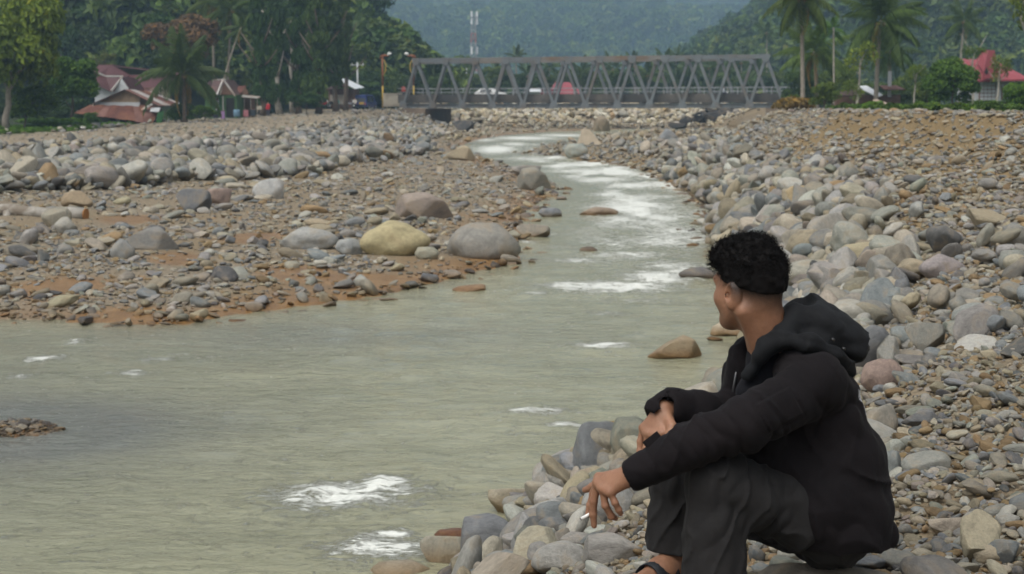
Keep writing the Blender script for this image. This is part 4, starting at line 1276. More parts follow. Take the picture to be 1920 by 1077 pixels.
for i, (u, vc, Y, fr) in enumerate([(1245, 118, 290, 34), (1090, 135, 262, 36), (1150, 128, 280, 34), (1215, 140, 258, 38), (1268, 112, 300, 28), (1330, 126, 270, 36), (1390, 116, 282, 34), (990, 140, 255, 34), (1030, 128, 290, 30), (1420, 128, 250, 36), (930, 132, 280, 30), (1438, 60, 300, 30), (1190, 122, 295, 30), (1300, 128, 266, 34), (1365, 135, 255, 32)]):
    palm(u, 180, vc, Y, fr, (0.05, 0.068, 0.03), '%s %s coconut palm beyond the bridge %s' % ('tall' if vc < 118 else 'mid-height' if vc < 129 else 'short', 'nearer' if Y < 262 else 'farther' if Y > 284 else 'middle-distance', 'behind the white car' if u < 945 else 'beside the red hipped roof' if u < 1110 else 'behind mid-span' if u < 1255 else 'behind the far half of the span' if u < 1400 else 'behind the last girders'), 15, 0, u, 0.16, None, 0, 0.15, group='palms beyond the bridge')
R3 = random.Random(9)
def belt_label(i, u, Y):
    by = 'behind the white car' if u < 940 else 'between the car and the red hipped roof' if u < 1010 else 'behind the red hipped roof' if u < 1110 else 'behind mid-span' if u < 1240 else 'behind the far half of the span' if u < 1380 else 'behind the last girders'
    return '%s rounded tree beyond the bridge %s' % (('tall', 'low', 'spreading', 'narrow')[i % 4] + (' distant' if Y > 265 else ' closer'), by)
for i, (u, vt, w, Y) in enumerate([(690, 128, 60, 207), (722, 118, 66, 211), (752, 132, 60, 206), (790, 122, 62, 212), (822, 140, 50, 208), (845, 152, 40, 214), (660, 110, 50, 212)]):
    tree(u, 196, vt, w, Y, [(0.03, 0.05, 0.02), (0.04, 0.06, 0.024), (0.034, 0.05, 0.02)][i % 3], ['dark bushy tree right behind the blue van', 'dark tree behind the first street lamp', 'low dark tree between the two street lamps', 'dark tree behind the second street lamp', 'dark tree just inside the first bridge girders', 'small dark tree behind the second bridge girders', 'dark tree rising over the kiosk roof'][i], 'small', u, None, 194, z0=2.4)
for i in range(15):
    u = 1500 + i * 30 + R3.uniform(-8, 8); Y = R3.uniform(142, 172)
    tree(u, 205, R3.uniform(118, 160), R3.uniform(56, 84), Y, R3.choice([(0.035, 0.055, 0.022), (0.05, 0.07, 0.028), (0.065, 0.085, 0.03)]), ['leafy', 'dark', 'pale', 'dense', 'ragged'][i % 5] + ' backdrop tree behind ' + ('the tallest palm', 'the areca palm', 'the big palm', 'the bush tree', 'the red gabled house')[i // 3], 'small', u, None, 203, 'backdrop trees of the right bank', z0=2.4)
for i in range(26):
    u = 850 + i * 24 + R3.uniform(-8, 8); Y = R3.uniform(225, 300)
    tree(u, 178, R3.uniform(120, 150), R3.uniform(40, 66), Y, R3.choice([(0.04, 0.055, 0.025), (0.055, 0.07, 0.028), (0.07, 0.085, 0.03), (0.034, 0.05, 0.024)]), belt_label(i, u, Y), 'small', u, None, 176, 'trees beyond the bridge', z0=2.5)
tree(1785, 214, 104, 104, 96, (0.05, 0.085, 0.025), 'rounded leafy bush tree standing beside the red-roofed house', 'broad', 1785, None, 212)
tree(1640, 216, 184, 52, 92, (0.075, 0.125, 0.022), 'bright green clipped shrub at the crest of the stone slope', 'small', 1640, None, 216, name='shrub')
tree(1668, 216, 202, 34, 93, (0.09, 0.13, 0.03), 'lime green low shrub touching the clipped shrub', 'small', 1668, None, 216, name='shrub')
tree(1612, 205, 72, 76, 116, (0.095, 0.115, 0.025), 'yellow-green light-leaved tree between areca palm and big palm', 'sparse', 1606, M_BARK_PALE, 155)
tree(1545, 212, 150, 62, 104, (0.07, 0.09, 0.03), 'bushy yellowish shrub at the foot of the tallest palm', 'small', 1545, None, 210, name='shrub')
tree(1488, 205, 176, 30, 118, (0.08, 0.10, 0.02), 'yellow-green weed bush at the right end of the bridge', 'sparse', 1472, None, 200, name='bush')
tree(1598, 210, 145, 44, 112, (0.085, 0.11, 0.03), 'pale green banana-like shrub behind the clipped shrub', 'sparse', 1598, None, 200, name='shrub')
tree(1716, 214, 118, 46, 100, (0.095, 0.12, 0.03), 'thin twiggy yellow-green sapling left of the leafy bush tree'.replace(' left of', ' beside'), 'sparse', 1712, M_BARK_PALE, 160, name='sapling')
tree(1738, 214, 150, 60, 106, (0.06, 0.075, 0.025), 'olive scrub bush between the sapling and the leafy bush tree', 'small', 1738, None, 212, name='bush')
tree(1822, 206, 80, 50, 112, (0.065, 0.09, 0.025), 'loose climbing greenery in front of the red roof gable', 'sparse', 1822, M_BARK_PALE, 120)
tree(1872, 210, 92, 46, 104, (0.08, 0.095, 0.03), 'thin dry-looking young tree before the red-roofed house', 'sparse', 1868, M_BARK_PALE, 170)
tree(1912, 214, 148, 66, 88, (0.055, 0.095, 0.022), 'green bush at the corner of the red-roofed house', 'broad', 1912, None, 214, name='bush')
tree(1908, 214, -30, 70, 82, (0.085, 0.10, 0.02), 'slender tree whose yellow-green sprays hang high over the red roof', 'sparse', 1945, M_BARK_PALE, 82)
tree(1690, 214, 168, 90, 125, (0.035, 0.05, 0.022), 'dark thicket bush behind the clipped shrub', 'small', 1690, None, 212, name='bush')
tree(1850, 214, 186, 90, 98, (0.07, 0.11, 0.03), 'low weeds bush under the window wall of the red-roofed house', 'sparse', 1850, None, 214, name='bush')

# ------------------------------------------------------------------ forests too far to pick trees apart
libt = bpy.data.collections.new('canopy_library')
for i in range(5):
    o = bpy.data.objects.new('canopy_shape', crown_shape('canopy_shape', 500 + i, 420, 9, 1.0, 0.9, 0.17, M_LEAF_I))
    libt.objects.link(o)
_lib_stone, _sh = lib, SHAPES_I
def forest(name, P, S, C):
    global lib, SHAPES_I
    lib, SHAPES_I = libt, [0] * 5
    R = np.zeros((len(P), 3)); R[:, 2] = RNG.uniform(0, 6.28, len(P))
    o = scatter(name, P, S, R, C)
    lib, SHAPES_I = _lib_stone, _sh
    return o
def wood(name, n, xr, yr, zf, size, zmin, pal, seed):
    X = RNG.uniform(*xr, n); Y = RNG.uniform(*yr, n)
    m = np.abs(X) < 0.40 * Y + 30
    X, Y = X[m], Y[m]
    Z = zf(X, Y)
    m = Z > zmin
    X, Y, Z = X[m], Y[m], Z[m]
    s = size * RNG.uniform(.65, 1.4, len(X))
    C = np.array(pal)[RNG.integers(0, len(pal), len(X))] * RNG.uniform(.75, 1.3, (len(X), 1))
    C = C * (1 + 0.35 * fbm(X * 0.012, Y * 0.012, seed=seed))[:, None]
    S = np.stack([s, s, s * RNG.uniform(.8, 1.35, len(X))], 1)
    return forest(name, np.stack([X, Y, Z + s * 0.75], 1), S, C)
PAL_F = [(0.030, 0.050, 0.020), (0.040, 0.062, 0.022), (0.055, 0.078, 0.026), (0.045, 0.058, 0.026), (0.07, 0.085, 0.03), (0.036, 0.05, 0.024)]
wood('hillside_forest', 8500, (-230, 0), (196, 420), z_left_hill, 3.4, 1.0, PAL_F, 3)
wood('right_hill_forest', 7000, (30, 330), (310, 640), z_right_hill, 4.6, 0.2, [tuple(1.1 * k for k in c) for c in PAL_F], 4)
wood('mountain_forest', 15000, (-900, 900), (870, 2250), z_mountain, 9.0, 1.0, [tuple(1.15 * k for k in c) for c in PAL_F], 6)
wood('valley_trees', 900, (-60, 260), (330, 640), lambda x, y: np.full_like(x, 2.6), 4.5, 0, PAL_F, 7)
# grass along the edge of the village
n = 5200
X = RNG.uniform(-62, -16, n); Y = RNG.uniform(80, 152, n)
zz = zones(X, Y)
m = zz['left'] & (zz['sl'] > 0) & (zz['dl'] > 19 + 4 * fbm(X * .1, Y * .1, seed=2)) & (np.abs(X) < .38 * Y) & ((X < -0.272 * Y) | (Y > 136))
X, Y = X[m], Y[m]
s = RNG.uniform(.18, .45, len(X))
forest('grass', np.stack([X, Y, hgt(X, Y) + s * .3], 1), np.stack([s, s, s * .8], 1), np.array([(0.06, 0.10, 0.025)]) * RNG.uniform(.7, 1.5, (len(X), 1)))
n = 1500
X = RNG.uniform(18, 60, n); Y = RNG.uniform(70, 125, n)
zz = zones(X, Y)
m = (~zz['left']) & (zz['sr'] < 0) & (zz['dr'] > 2.5)
X, Y = X[m], Y[m]
s = RNG.uniform(.2, .6, len(X))
forest('grass', np.stack([X, Y, hgt(X, Y) + s * .3], 1), np.stack([s, s, s * .8], 1), np.array([(0.055, 0.085, 0.025)]) * RNG.uniform(.7, 1.5, (len(X), 1)))
# ------------------------------------------------------------------ bridge
M_STEEL = simple_mat('bridge_steel', (0.125, 0.138, 0.145), 0.55, 0.15, 0.6, 0.4, 0.0, (0.12, 0.105, 0.09))
M_STEEL_R = simple_mat('weathered_chord', (0.16, 0.15, 0.135), 0.65, 0.2, 0.4, 0.3, 0.0, (0.15, 0.10, 0.065))
M_CONC = simple_mat('deck_concrete', (0.10, 0.088, 0.075), 0.85, 0.3, 0.5, 0.3, 0.0, (0.06, 0.055, 0.05))
M_ABUT = simple_mat('abutment_concrete', (0.17, 0.13, 0.095), 0.9, 0.3, 0.5, 0.2)
M_ASPH = simple_mat('asphalt', (0.055, 0.055, 0.055), 0.9, 0.2, 2.0)
M_GALV = simple_mat('galvanised', (0.30, 0.31, 0.31), 0.5, 0.1, 1.0)
BL, BR = at(757, 200, 185), at(1470, 196, 170)
Lb = math.hypot(BR.x - BL.x, BR.y - BL.y)
ang = math.atan2(BR.y - BL.y, BR.x - BL.x)
bridge = empty('truss_bridge', (BL.x, BL.y, 3.0), ang, 'grey steel truss bridge of slanted girders spanning the river', 'bridge')
NP, ZT, WID = 12, 5.4, 7.0
pl = Lb / NP
def bpart(name, mat, fn):
    m = MB(); fn(m); return m.build(name, mat, bridge)
for side, y0 in enumerate((0.0, WID)):
    skew = -2.7 * side
    bot = [Vector((skew + pl * i, y0, 0)) for i in range(NP + 1)]
    top = [Vector((skew + pl * (i + 0.45), y0, ZT)) for i in range(NP)]
    bpart('bottom_chord', M_STEEL, lambda m: m.ibeam(bot[0] - Vector((.5, 0, 0)), bot[-1] + Vector((.6, 0, 0)), 0.40, 0.50, 0.06))
    for i in range(NP - 1):
        bpart('top_chord', M_STEEL_R if i in (2, 4, 5, 6, 7) else M_STEEL, lambda m: m.bar(top[i] + Vector((.004, 0, 0)), top[i + 1] - Vector((.004, 0, 0)), 0.42, 0.46))
    for i in range(NP):
        for a, b in ((bot[i], top[i]), (top[i], bot[i + 1])):
            d = (b - a).normalized()
            bpart('diagonal', M_STEEL, lambda m: m.ibeam(a + d * .3, b - d * .3, 0.30, 0.32, 0.05, (0, 1, 0)))
    for p in bot + top:
        bpart('gusset_plate', M_STEEL, lambda m: m.slab([p + Vector((-.55, -.24, -.32 if p.z < 1 else .27)), p + Vector((.55, -.24, -.32 if p.z < 1 else .27)), p + Vector((.30, -.24, .62 if p.z < 1 else -.6)), p + Vector((-.30, -.24, .62 if p.z < 1 else -.6))], 0.03))
    bpart('kerb', M_CONC, lambda m: m.box((Lb / 2, y0 + (0.75 if side == 0 else -0.75), 1.0), (Lb + 2, 0.35, 0.72)))
    for zr_, rr in ((1.62, .025), (2.05, .03)):
        bpart('rail', M_GALV, lambda m: m.tube([(-1, y0 + (0.6 if side == 0 else -.6), zr_), (Lb + 1, y0 + (.6 if side == 0 else -.6), zr_)], rr, 6))
    for i in range(NP * 2):
        bpart('rail_post', M_GALV, lambda m: m.bar((pl * i / 2 + .4, y0 + (.6 if side == 0 else -.6), 1.235), (pl * i / 2 + .4, y0 + (.6 if side == 0 else -.6), 2.05), .07, .07, (0, 1, 0)))
bpart('deck', M_CONC, lambda m: m.box((Lb / 2, WID / 2, 0.48), (Lb + 2, WID - 1.2, 0.26)))
bpart('roadway', M_ASPH, lambda m: m.box((Lb / 2, WID / 2, 0.632), (Lb + 2, WID - 1.9, 0.04)))
for i in range(NP + 1):
    bpart('cross_beam', M_STEEL, lambda m: m.ibeam((pl * i, 0.21, 0.1), (pl * i - 2.6, WID - .21, 0.1), .25, .48, .04))
for i in range(NP):
    bpart('top_strut', M_STEEL_R, lambda m: m.bar((pl * (i + .45), .22, ZT), (pl * (i + .45) - 2.6, WID - .22, ZT), .2, .2))
bpart('abutment', M_ABUT, lambda m: (m.box((1.3, WID / 2, -1.78), (3.6, WID + 1.6, 2.95)), m.box((0.2, WID / 2, -3.9), (5.0, WID + 2.6, 1.3))))
bpart('abutment', M_ABUT, lambda m: m.box((Lb - .3, WID / 2, -1.78), (3.2, WID + 1.6, 2.95)))
ax = Vector((math.cos(ang), math.sin(ang), 0)); ay_ = Vector((-math.sin(ang), math.cos(ang), 0))
def on_bridge(s, y, z): return BL + ax * s + ay_ * y + Vector((0, 0, 3.0 + z - BL.z))

# concrete parapet blocks and approach wall at the left end
M_PARA = simple_mat('parapet', (0.40, 0.36, 0.29), 0.85, 0.2, 1.0, 0.3, 0.0, (0.25, 0.22, 0.17))
for i, (u, w, lab) in enumerate([(736, 34, 'beige concrete parapet block left of the first slanted girder'.replace(' left of', ' ending before'), ), (804, 28, 'beige concrete parapet block seen through the first girders')]):
    Y = 187 if i == 0 else 200
    p = at(u, 178, Y)
    o = empty('parapet', (p.x, Y, 2.9), 0, lab, 'parapet')
    W = w / F * Y
    m = MB(); m.box((0, 0, 0.75), (W, .4, 1.5)); m.build('wall_block', M_PARA, o)
    m = MB(); m.box((0, 0, 1.56), (W + .12, .52, .12)); m.build('coping', M_PARA, o)
    for k in range(5):
        m = MB(); m.box((-W / 2 + W * (k + .5) / 5, -.225, .72), (W / 6.5, .05, 1.05)); m.build('panel', M_PARA, o)

# ornate yellow lamp posts at the bridge head
M_YEL = simple_mat('yellow_paint', (0.45, 0.30, 0.05), 0.5, 0.2, 2.0)
M_RUSTO = simple_mat('orange_rust_paint', (0.24, 0.085, 0.03), 0.6, 0.25, 2.0)
M_LAMPW = simple_mat('lamp_glass', (0.75, 0.75, 0.72), 0.3, 0.05)
def lamp_post(u, Y, sgn, label):
    p = at(u, 200, Y); z0 = 2.8
    o = empty('street_lamp', (p.x, Y, z0), 0, label, 'street lamp')
    H = at(u, 104, Y).z - z0
    m = MB(); m.tube([(0, 0, 0), (0, 0, H * .42)], .11, 8); m.build('post', M_YEL, o, True)
    m = MB(); m.tube([(0, 0, H * .42), (0, 0, H * .96)], .12, 8); m.build('upper_post', M_RUSTO, o, True)
    m = MB(); m.tube([(0, 0, H * .96), (sgn * .3, 0, H * 1.0), (sgn * .75, 0, H * .985)], [.15, .13, .09], 8)
    m.tube([(sgn * -.35, 0, H * .93), (-sgn * .1, 0, H * .99), (sgn * .2, 0, H)], [.05, .12, .1], 7); m.build('arm', M_RUSTO, o, True)
    m = MB(); m.tube([(0, 0, H * .60), (sgn * .38, -.05, H * .70), (sgn * .42, -.05, H * .82), (sgn * .16, -.02, H * .92)], [.04, .06, .06, .04], 6); m.build('scroll', M_YEL, o, True)
    m = MB(); m.tube([(sgn * .62, 0, H * 1.0), (sgn * .8, 0, H * 1.03), (sgn * 1.1, 0, H * 1.035)], [.10, .2, .1], 8); m.build('lamp_head', M_LAMPW, o, True)
lamp_post(718, 188, 1, 'orange and yellow ornate street lamp standing before the bridge')
lamp_post(776, 190, -1, 'orange and yellow ornate street lamp at the first girder of the bridge')
# poles
M_POLE = simple_mat('pole_concrete', (0.42, 0.43, 0.43), 0.8, 0.1, 2.0)
def pole(u, vb, vt, Y, label, arm=True):
    p = at(u, vb, Y); q = at(u, vt, Y)
    o = empty('utility_pole', (p.x, Y, p.z), 0, label, 'utility pole')
    m = MB(); m.tube([(0, 0, -1), (0, 0, q.z - p.z)], [.17, .11], 8); m.build('shaft', M_POLE, o, True)
    if arm:
        m = MB(); m.bar((-.9, 0, q.z - p.z - .35), (.9, 0, q.z - p.z - .35), .09, .1); m.build('crossarm', M_POLE, o)
        for k in (-.75, 0, .75):
            m = MB(); m.tube([(k, 0, q.z - p.z - .29), (k, 0, q.z - p.z - .1)], .05, 6); m.build('insulator', M_LAMPW, o)
pole(671, 196, 117, 203, 'grey utility pole rising beside the white-roofed kiosk')
pole(812, 190, 118, 215, 'white pole seen through the first girders of the bridge', False)
pole(853, 175, 132, 250, 'thin white pole behind the second girder pair', False)
pole(870, 176, 134, 260, 'thin white pole nearest the white gable beyond the bridge', False)
pole(875, 176, 128, 275, 'slim white pole beside the telecom mast', False)
pole(929, 176, 130, 268, 'thin white pole over the white car', False)
# telecom mast
M_MAST = simple_mat('mast_white', (0.42, 0.41, 0.40), 0.5, 0.1, 1.0)
M_MASTR = simple_mat('mast_red', (0.45, 0.16, 0.12), 0.5, 0.1, 1.0)
Ym = 560
pb, pt = at(888, 172, Ym), at(888, 27, Ym)
mast = empty('telecom_mast', (pb.x, Ym, 2.5), 0, 'lattice telecom mast with antennas standing behind the bridge', 'mast')
Hm = pt.z - 2.5
for k in range(10):
    m = MB(); z0, z1 = Hm * k / 10, Hm * (k + 1) / 10
    w0, w1 = 1.5 - .85 * k / 10, 1.5 - .85 * (k + 1) / 10
    c = [(-1, -1), (1, -1), (1, 1), (-1, 1)]
    for a in range(4):
        x0, y0 = c[a]; x1, y1 = c[(a + 1) % 4]
        m.tube([(x0 * w0, y0 * w0, z0), (x0 * w1, y0 * w1, z1)], .15, 4)
        m.tube([(x0 * w0, y0 * w0, z0), (x1 * w1, y1 * w1, z1)], .09, 4)
        m.tube([(x1 * w0, y1 * w0, z0), (x0 * w1, y0 * w1, z1)], .09, 4)
        m.tube([(x0 * w1, y0 * w1, z1), (x1 * w1, y1 * w1, z1)], .09, 4)
    m.build('lattice_section', M_MASTR if k in (4, 7) else M_MAST, mast)
for z_ in (.62, .93, .99):
    for a in range(3):
        m = MB(); m.box((math.cos(a * 2.1) * 1.3, math.sin(a * 2.1) * 1.3, Hm * z_), (.7, .5, 2.6)); m.build('antenna', M_LAMPW, mast)

# ------------------------------------------------------------------ houses
M_RRUST = simple_mat('rusty_sheet', (0.115, 0.043, 0.03), 0.75, 0.4, 0.8, 0.3, 0.0, (0.17, 0.075, 0.04), 0.4)
M_RRUST2 = simple_mat('dull_red_sheet', (0.19, 0.095, 0.075), 0.7, 0.35, 0.9, 0.3, 0.0, (0.13, 0.06, 0.045), 0.3)
M_RPALE = simple_mat('pale_zinc_sheet', (0.44, 0.42, 0.39), 0.5, 0.2, 0.8, 0.4, 0.2, (0.34, 0.22, 0.15), 0.3)
M_RMAR = simple_mat('maroon_roof', (0.085, 0.032, 0.033), 0.6, 0.25, 0.5, 0.3)
M_RDARK = simple_mat('dark_brown_roof', (0.085, 0.05, 0.045), 0.7, 0.3, 0.6, 0.3, 0.0, (0.13, 0.075, 0.06))
M_RRED = simple_mat('red_roof', (0.27, 0.055, 0.065), 0.55, 0.12, 0.4, 0.4)
M_WHITE = simple_mat('white_wall', (0.48, 0.49, 0.50), 0.8, 0.1, 0.6)
M_TANW = simple_mat('tan_board', (0.25, 0.18, 0.115), 0.85, 0.25, 1.5)
M_BLOCK = simple_mat('grey_block', (0.33, 0.30, 0.25), 0.9, 0.25, 1.5)
M_GREENW = simple_mat('green_wall', (0.06, 0.125, 0.045), 0.8, 0.3, 1.0)
M_GREENB = simple_mat('bright_green_board', (0.035, 0.13, 0.04), 0.6, 0.2, 1.0)
M_BRWN = simple_mat('brown_board', (0.13, 0.075, 0.05), 0.8, 0.3, 1.0)
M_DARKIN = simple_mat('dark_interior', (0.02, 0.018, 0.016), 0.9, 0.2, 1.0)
M_WIN = simple_mat('window_glass', (0.045, 0.05, 0.055), 0.15, 0.1, 1.0, 0.6)
M_ZINCW = simple_mat('white_zinc', (0.66, 0.68, 0.70), 0.45, 0.08, 0.5, 0.4)

class Px:
    """Builds a house whose parts are laid out on the photograph's rows and columns at a depth of its own."""
    def __init__(s, name, u, v, Y, label, cat='house', group=None):
        s.u, s.v, s.Y = u, v, Y
        o = at(u, v, Y); s.o0 = o
        s.root = empty(name, o, 0, label, cat, group)
    def p(s, u, v, dy=0.0): return at(u, v, s.Y) - s.o0 + Vector((0, dy, 0))
    def box(s, name, mat, u0, v0, u1, v1, dy0, dy1, par=None):
        a, b = s.p(u0, v0), s.p(u1, v1)
        m = MB(); m.box(((a.x + b.x) / 2, (dy0 + dy1) / 2, (a.z + b.z) / 2), (abs(b.x - a.x), abs(dy1 - dy0), abs(b.z - a.z)))
        return m.build(name, mat, par or s.root)
    def slab(s, name, mat, pts, t=0.08, par=None):
        m = MB(); m.slab([s.p(*q) for q in pts], t); return m.build(name, mat, par or s.root)
    def prism(s, name, mat, pts, dy0, dy1, par=None):
        f = [s.p(u, v, dy0) for u, v in pts]; b = [s.p(u, v, dy1) for u, v in pts]
        k = len(f)
        m = MB(); m.add(f + b, [tuple(range(k - 1, -1, -1)), tuple(range(k, 2 * k))] + [(i, (i + 1) % k, k + (i + 1) % k, k + i) for i in range(k)])
        return m.build(name, mat, par or s.root)
    def sheets(s, name, mats, a, b, c, d, n, t=0.05, par=None):
        """A roof plane a-b (upper edge), d-c (lower edge) laid with n lapped sheets."""
        A, B, C_, D = [s.p(*q) for q in (a, b, c, d)]
        for i in range(n):
            t0, t1 = i / n, (i + 1) / n + (0.02 if i < n - 1 else 0)
            up = Vector((0, 0, 0.035 * (i % 2) + random.Random(i * 7 + n).uniform(0, .03)))
            m = MB(); m.slab([A.lerp(B, t0) + up, A.lerp(B, t1) + up, D.lerp(C_, t1) + up, D.lerp(C_, t0) + up], t)
            m.build(name, mats[i % len(mats)], par or s.root)
    def window(s, u0, v0, u1, v1, dy, frame=None):
        f = s.box('window', frame or M_WHITE, u0, v0, u1, v1, dy - .07, dy)
        s.box('pane', M_WIN, u0 + 1, v0 + 1, (u0 + u1) / 2 - .4, v1 - 1, dy - .09, dy - .073, f)
        s.box('pane', M_WIN, (u0 + u1) / 2 + .4, v0 + 1, u1 - 1, v1 - 1, dy - .09, dy - .073, f)
        return f

# ruined hut with rust-red porch roof
h = Px('ruined_hut', 235, 243, 142, 'ruined hut with sagging rust-red porch roof behind the stone dike', 'hut')
h.prism('gable_wall', M_TANW, [(180, 192), (235, 169.5), (262, 180), (262, 192)], 0, .15)
h.box('white_band', M_WHITE, 179, 192.2, 262, 200, -.06, .1)
h.box('block_wall', M_BLOCK, 178, 212, 209, 242, -.9, -.7)
h.box('back_wall', M_DARKIN, 180, 200.3, 296, 240, 1.6, 1.8)
h.box('side_wall', M_BLOCK, 177, 194, 180, 242, -.6, 4)
for u, w, vb in ((227, 5, 234), (250, 4, 238)):
    h.box('post', M_WHITE, u - w / 2, 214, u + w / 2, vb, -1.1, -.85)
for u in (210, 222, 240, 262, 281): h.box('post', M_BRWN, u - 1.2, 212, u + 1.2, 242, -1.0, -.85)
h.sheets('roof_sheet', [M_RRUST2, M_RPALE, M_RRUST2, M_RRUST, M_RPALE], (236, 168, -.4), (267, 171.5, 3.5), (333, 198, 3.5), (300, 199, -.4), 5)
h.sheets('roof_sheet', [M_RDARK, M_RRUST], (236, 168, -.5), (240, 168, 4), (186, 191, 4), (178, 193.5, -.5), 3)
h.sheets('porch_sheet', [M_RRUST, M_RRUST, M_RRUST2, M_RRUST], (170, 197, -.25), (262, 200, -.25), (283, 230, -2.6), (154, 212, -2.6), 7)
h.sheets('porch_sheet', [M_RRUST, M_RRUST2], (262, 197, -.2), (303, 201, .2), (294, 232, -1.9), (270, 228, -2.2), 3)
h.slab('loose_board', M_RPALE, [(268, 204, -.7), (287, 194.5, -.7), (292, 196, -1.1), (271, 207, -1.1)], .07)
h.slab('loose_board', M_WHITE, [(287, 202, -.8), (305, 202, -.8), (304, 210, -1.4), (288, 209, -1.4)], .07)
h.prism('leaning_door', M_GREENB, [(301, 212), (314, 208), (307, 242), (299, 240)], -1.4, -1.25)
h.prism('broken_wall', M_WHITE, [(318, 214), (322, 212), (321, 226), (317, 230)], -.6, -.4)
h.box('wall_post', M_GREENW, 265, 225, 270, 242, -1.2, -1.05)
# white fan of dry palm leaves / palm-thatch end behind the hut
# houses behind the hut
h = Px('maroon_roof_house', 205, 215, 156, 'white house with steep maroon roof and grey ridge caps behind the ruined hut')
h.prism('front_wall', M_WHITE, [(178, 158), (214, 173), (225, 168), (228, 150), (240, 165), (240, 215), (178, 215)], 0, .2)
h.slab('roof', M_RMAR, [(165, 130, 0), (197, 144, .4), (229, 144, .4), (212, 172, -.7), (168, 150, -.8)], .12)
h.slab('roof', M_RMAR, [(229, 144, .4), (245, 170, .5), (245, 168, 6), (229, 144, 6)], .12)
h.prism('gable_end', M_WHITE, [(214, 172), (228.5, 147), (243, 170)], -.02, .0)
m = MB(); m.bar(h.p(165, 129, -.05), h.p(197, 143, .35), .16, .16); m.bar(h.p(197, 143, .35), h.p(229, 143, .35), .16, .16); m.bar(h.p(229, 143, .33), h.p(212.5, 171, -.75), .16, .16); m.build('ridge_cap', M_RPALE, h.root)
h = Px('long_maroon_house', 260, 185, 168, 'long house with dull maroon roof stretching behind the coconut palm')
h.slab('roof', M_RMAR, [(172, 120, 3), (200, 120, 3), (232, 140, 3), (330, 135, 3), (300, 178, -2), (230, 182, -2), (175, 150, -2)], .14)
h.slab('roof', M_RMAR, [(176, 150, -1.0), (199, 121, 2.6), (236, 142, 1.5), (215, 160, -1.2)], .14)
h.slab('roof', M_RMAR, [(199, 121, 2.7), (330, 136, 3.3), (330, 150, 8), (199, 140, 8)], .14)
h.box('wall', M_BRWN, 185, 165, 300, 200, -.8, 4)
# green-walled house with dark brown roofs
h = Px('green_house', 418, 222, 152, 'green-walled house with steep dark brown roofs beside the tall dark trees')
h.box('wall', M_GREENW, 384, 178, 444, 222, 0, 4)
h.slab('roof', M_RDARK, [(396, 150, 1.5), (419, 149, 1.5), (411, 180, -1.2), (386, 180, -1.2)], .12)
h.slab('roof', M_RDARK, [(419, 149, 1.5), (419, 149, 6), (441, 179, 6), (441, 179, 0)], .12)
h.prism('gable_wall', M_BRWN, [(421, 154), (438, 178), (414, 178)], -.1, .05)
h.slab('roof', M_RDARK, [(392, 150, .8), (398, 164, .6), (380, 176, -.9), (376, 172, -.9)], .12)
m = MB(); m.bar(h.p(419, 149.5, -.2), h.p(411, 181, -1.4), .14, .14); m.bar(h.p(419, 149.5, -.1), h.p(441.5, 180, -.2), .14, .14); m.bar(h.p(396, 149.5, 1.4), h.p(419, 148.8, 1.4), .14, .12); m.build('barge_board', M_RPALE, h.root)
h.box('window', M_WHITE, 404, 182, 411, 207, -.08, -.003)
for k in range(3): h.box('louvre', M_BRWN, 405, 184 + k * 7.5, 410, 189 + k * 7.5, -.12, -.083)
h.box('post', M_GREENB, 413, 181, 416, 210, -.35, -.2)
h.box('post', M_RPALE, 419, 181, 421.5, 220, -.6, -.45)
h.box('doorway', M_DARKIN, 424, 184, 440, 220, -.06, -.003)
h = Px('porch_house', 455, 222, 156, 'small red-roofed porch annex next to the green-walled house', 'annex')
h.slab('roof', M_RRUST, [(446, 161, .6), (460, 161, .6), (452, 177, -.8), (440, 176, -.8)], .1)
h.prism('gable_wall', M_BRWN, [(460, 162), (468, 178), (452, 178)], -.3, -.15)
h.slab('awning', M_RPALE, [(450, 177.5, -.1), (488, 181, .2), (488, 184, -1.4), (450, 181, -1.4)], .08)
for u in (462, 474, 486): h.box('post', M_RPALE, u - .8, 183, u + .8, 222, -1.2, -1.1)
h.box('wall', M_BRWN, 444, 178.5, 470, 222, .3, 3)
# kiosk with white sheet roof
h = Px('white_roofed_kiosk', 655, 203, 196, 'brown roadside kiosk with a bright white sloping sheet roof', 'kiosk')
h.sheets('roof_sheet', [M_ZINCW], (632, 148, 0), (642, 147, 4), (678, 164, 4), (668, 167, -1.2), 4, .07)
h.box('wall', M_BRWN, 615, 167, 668, 203, 1.2, 4)
h.box('shutter', M_BLOCK, 617, 178, 644, 196, .95, 1.1)
h.box('post', M_BRWN, 645, 160, 647, 203, -.2, 0)
h.box('post', M_BRWN, 663, 166, 665, 203, -.2, 0)
h.box('post', M_BRWN, 616, 160, 618, 203, -.2, 0)
h.slab('roof', M_RDARK, [(612, 163, 3), (650, 156, 3), (650, 160, -.3), (612, 168, -.3)], .1)
# houses beyond the bridge
h = Px('red_roof_house', 1055, 182, 232, 'low house with broad red hipped roof seen through the bridge')
h.slab('roof', M_RRED, [(1042, 154, 2), (1068, 154, 2), (1097, 180, -3), (1025, 180, -3)], .2)
h.slab('roof', M_RRED, [(1042, 154, 2), (1025, 180, -3), (1025, 180, 7), (1042, 154, 2.2)], .2)
h.slab('roof', M_RRED, [(1068, 154, 2.2), (1097, 180, 7), (1097, 180, -3), (1068, 154, 2)], .2)
h.slab('roof', M_RRED, [(1000, 172, -1), (1030, 162, 0), (1030, 180, -4), (990, 180, -4)], .2)
h.box('wall', M_WHITE, 1030, 180.5, 1092, 190, -1, 5)
h = Px('white_gable_house', 858, 185, 238, 'white-roofed house seen through the third girder of the bridge')
h.slab('roof', M_ZINCW, [(858, 160, 0), (876, 176, 0), (872, 180, -2), (850, 164, -2)], .2)
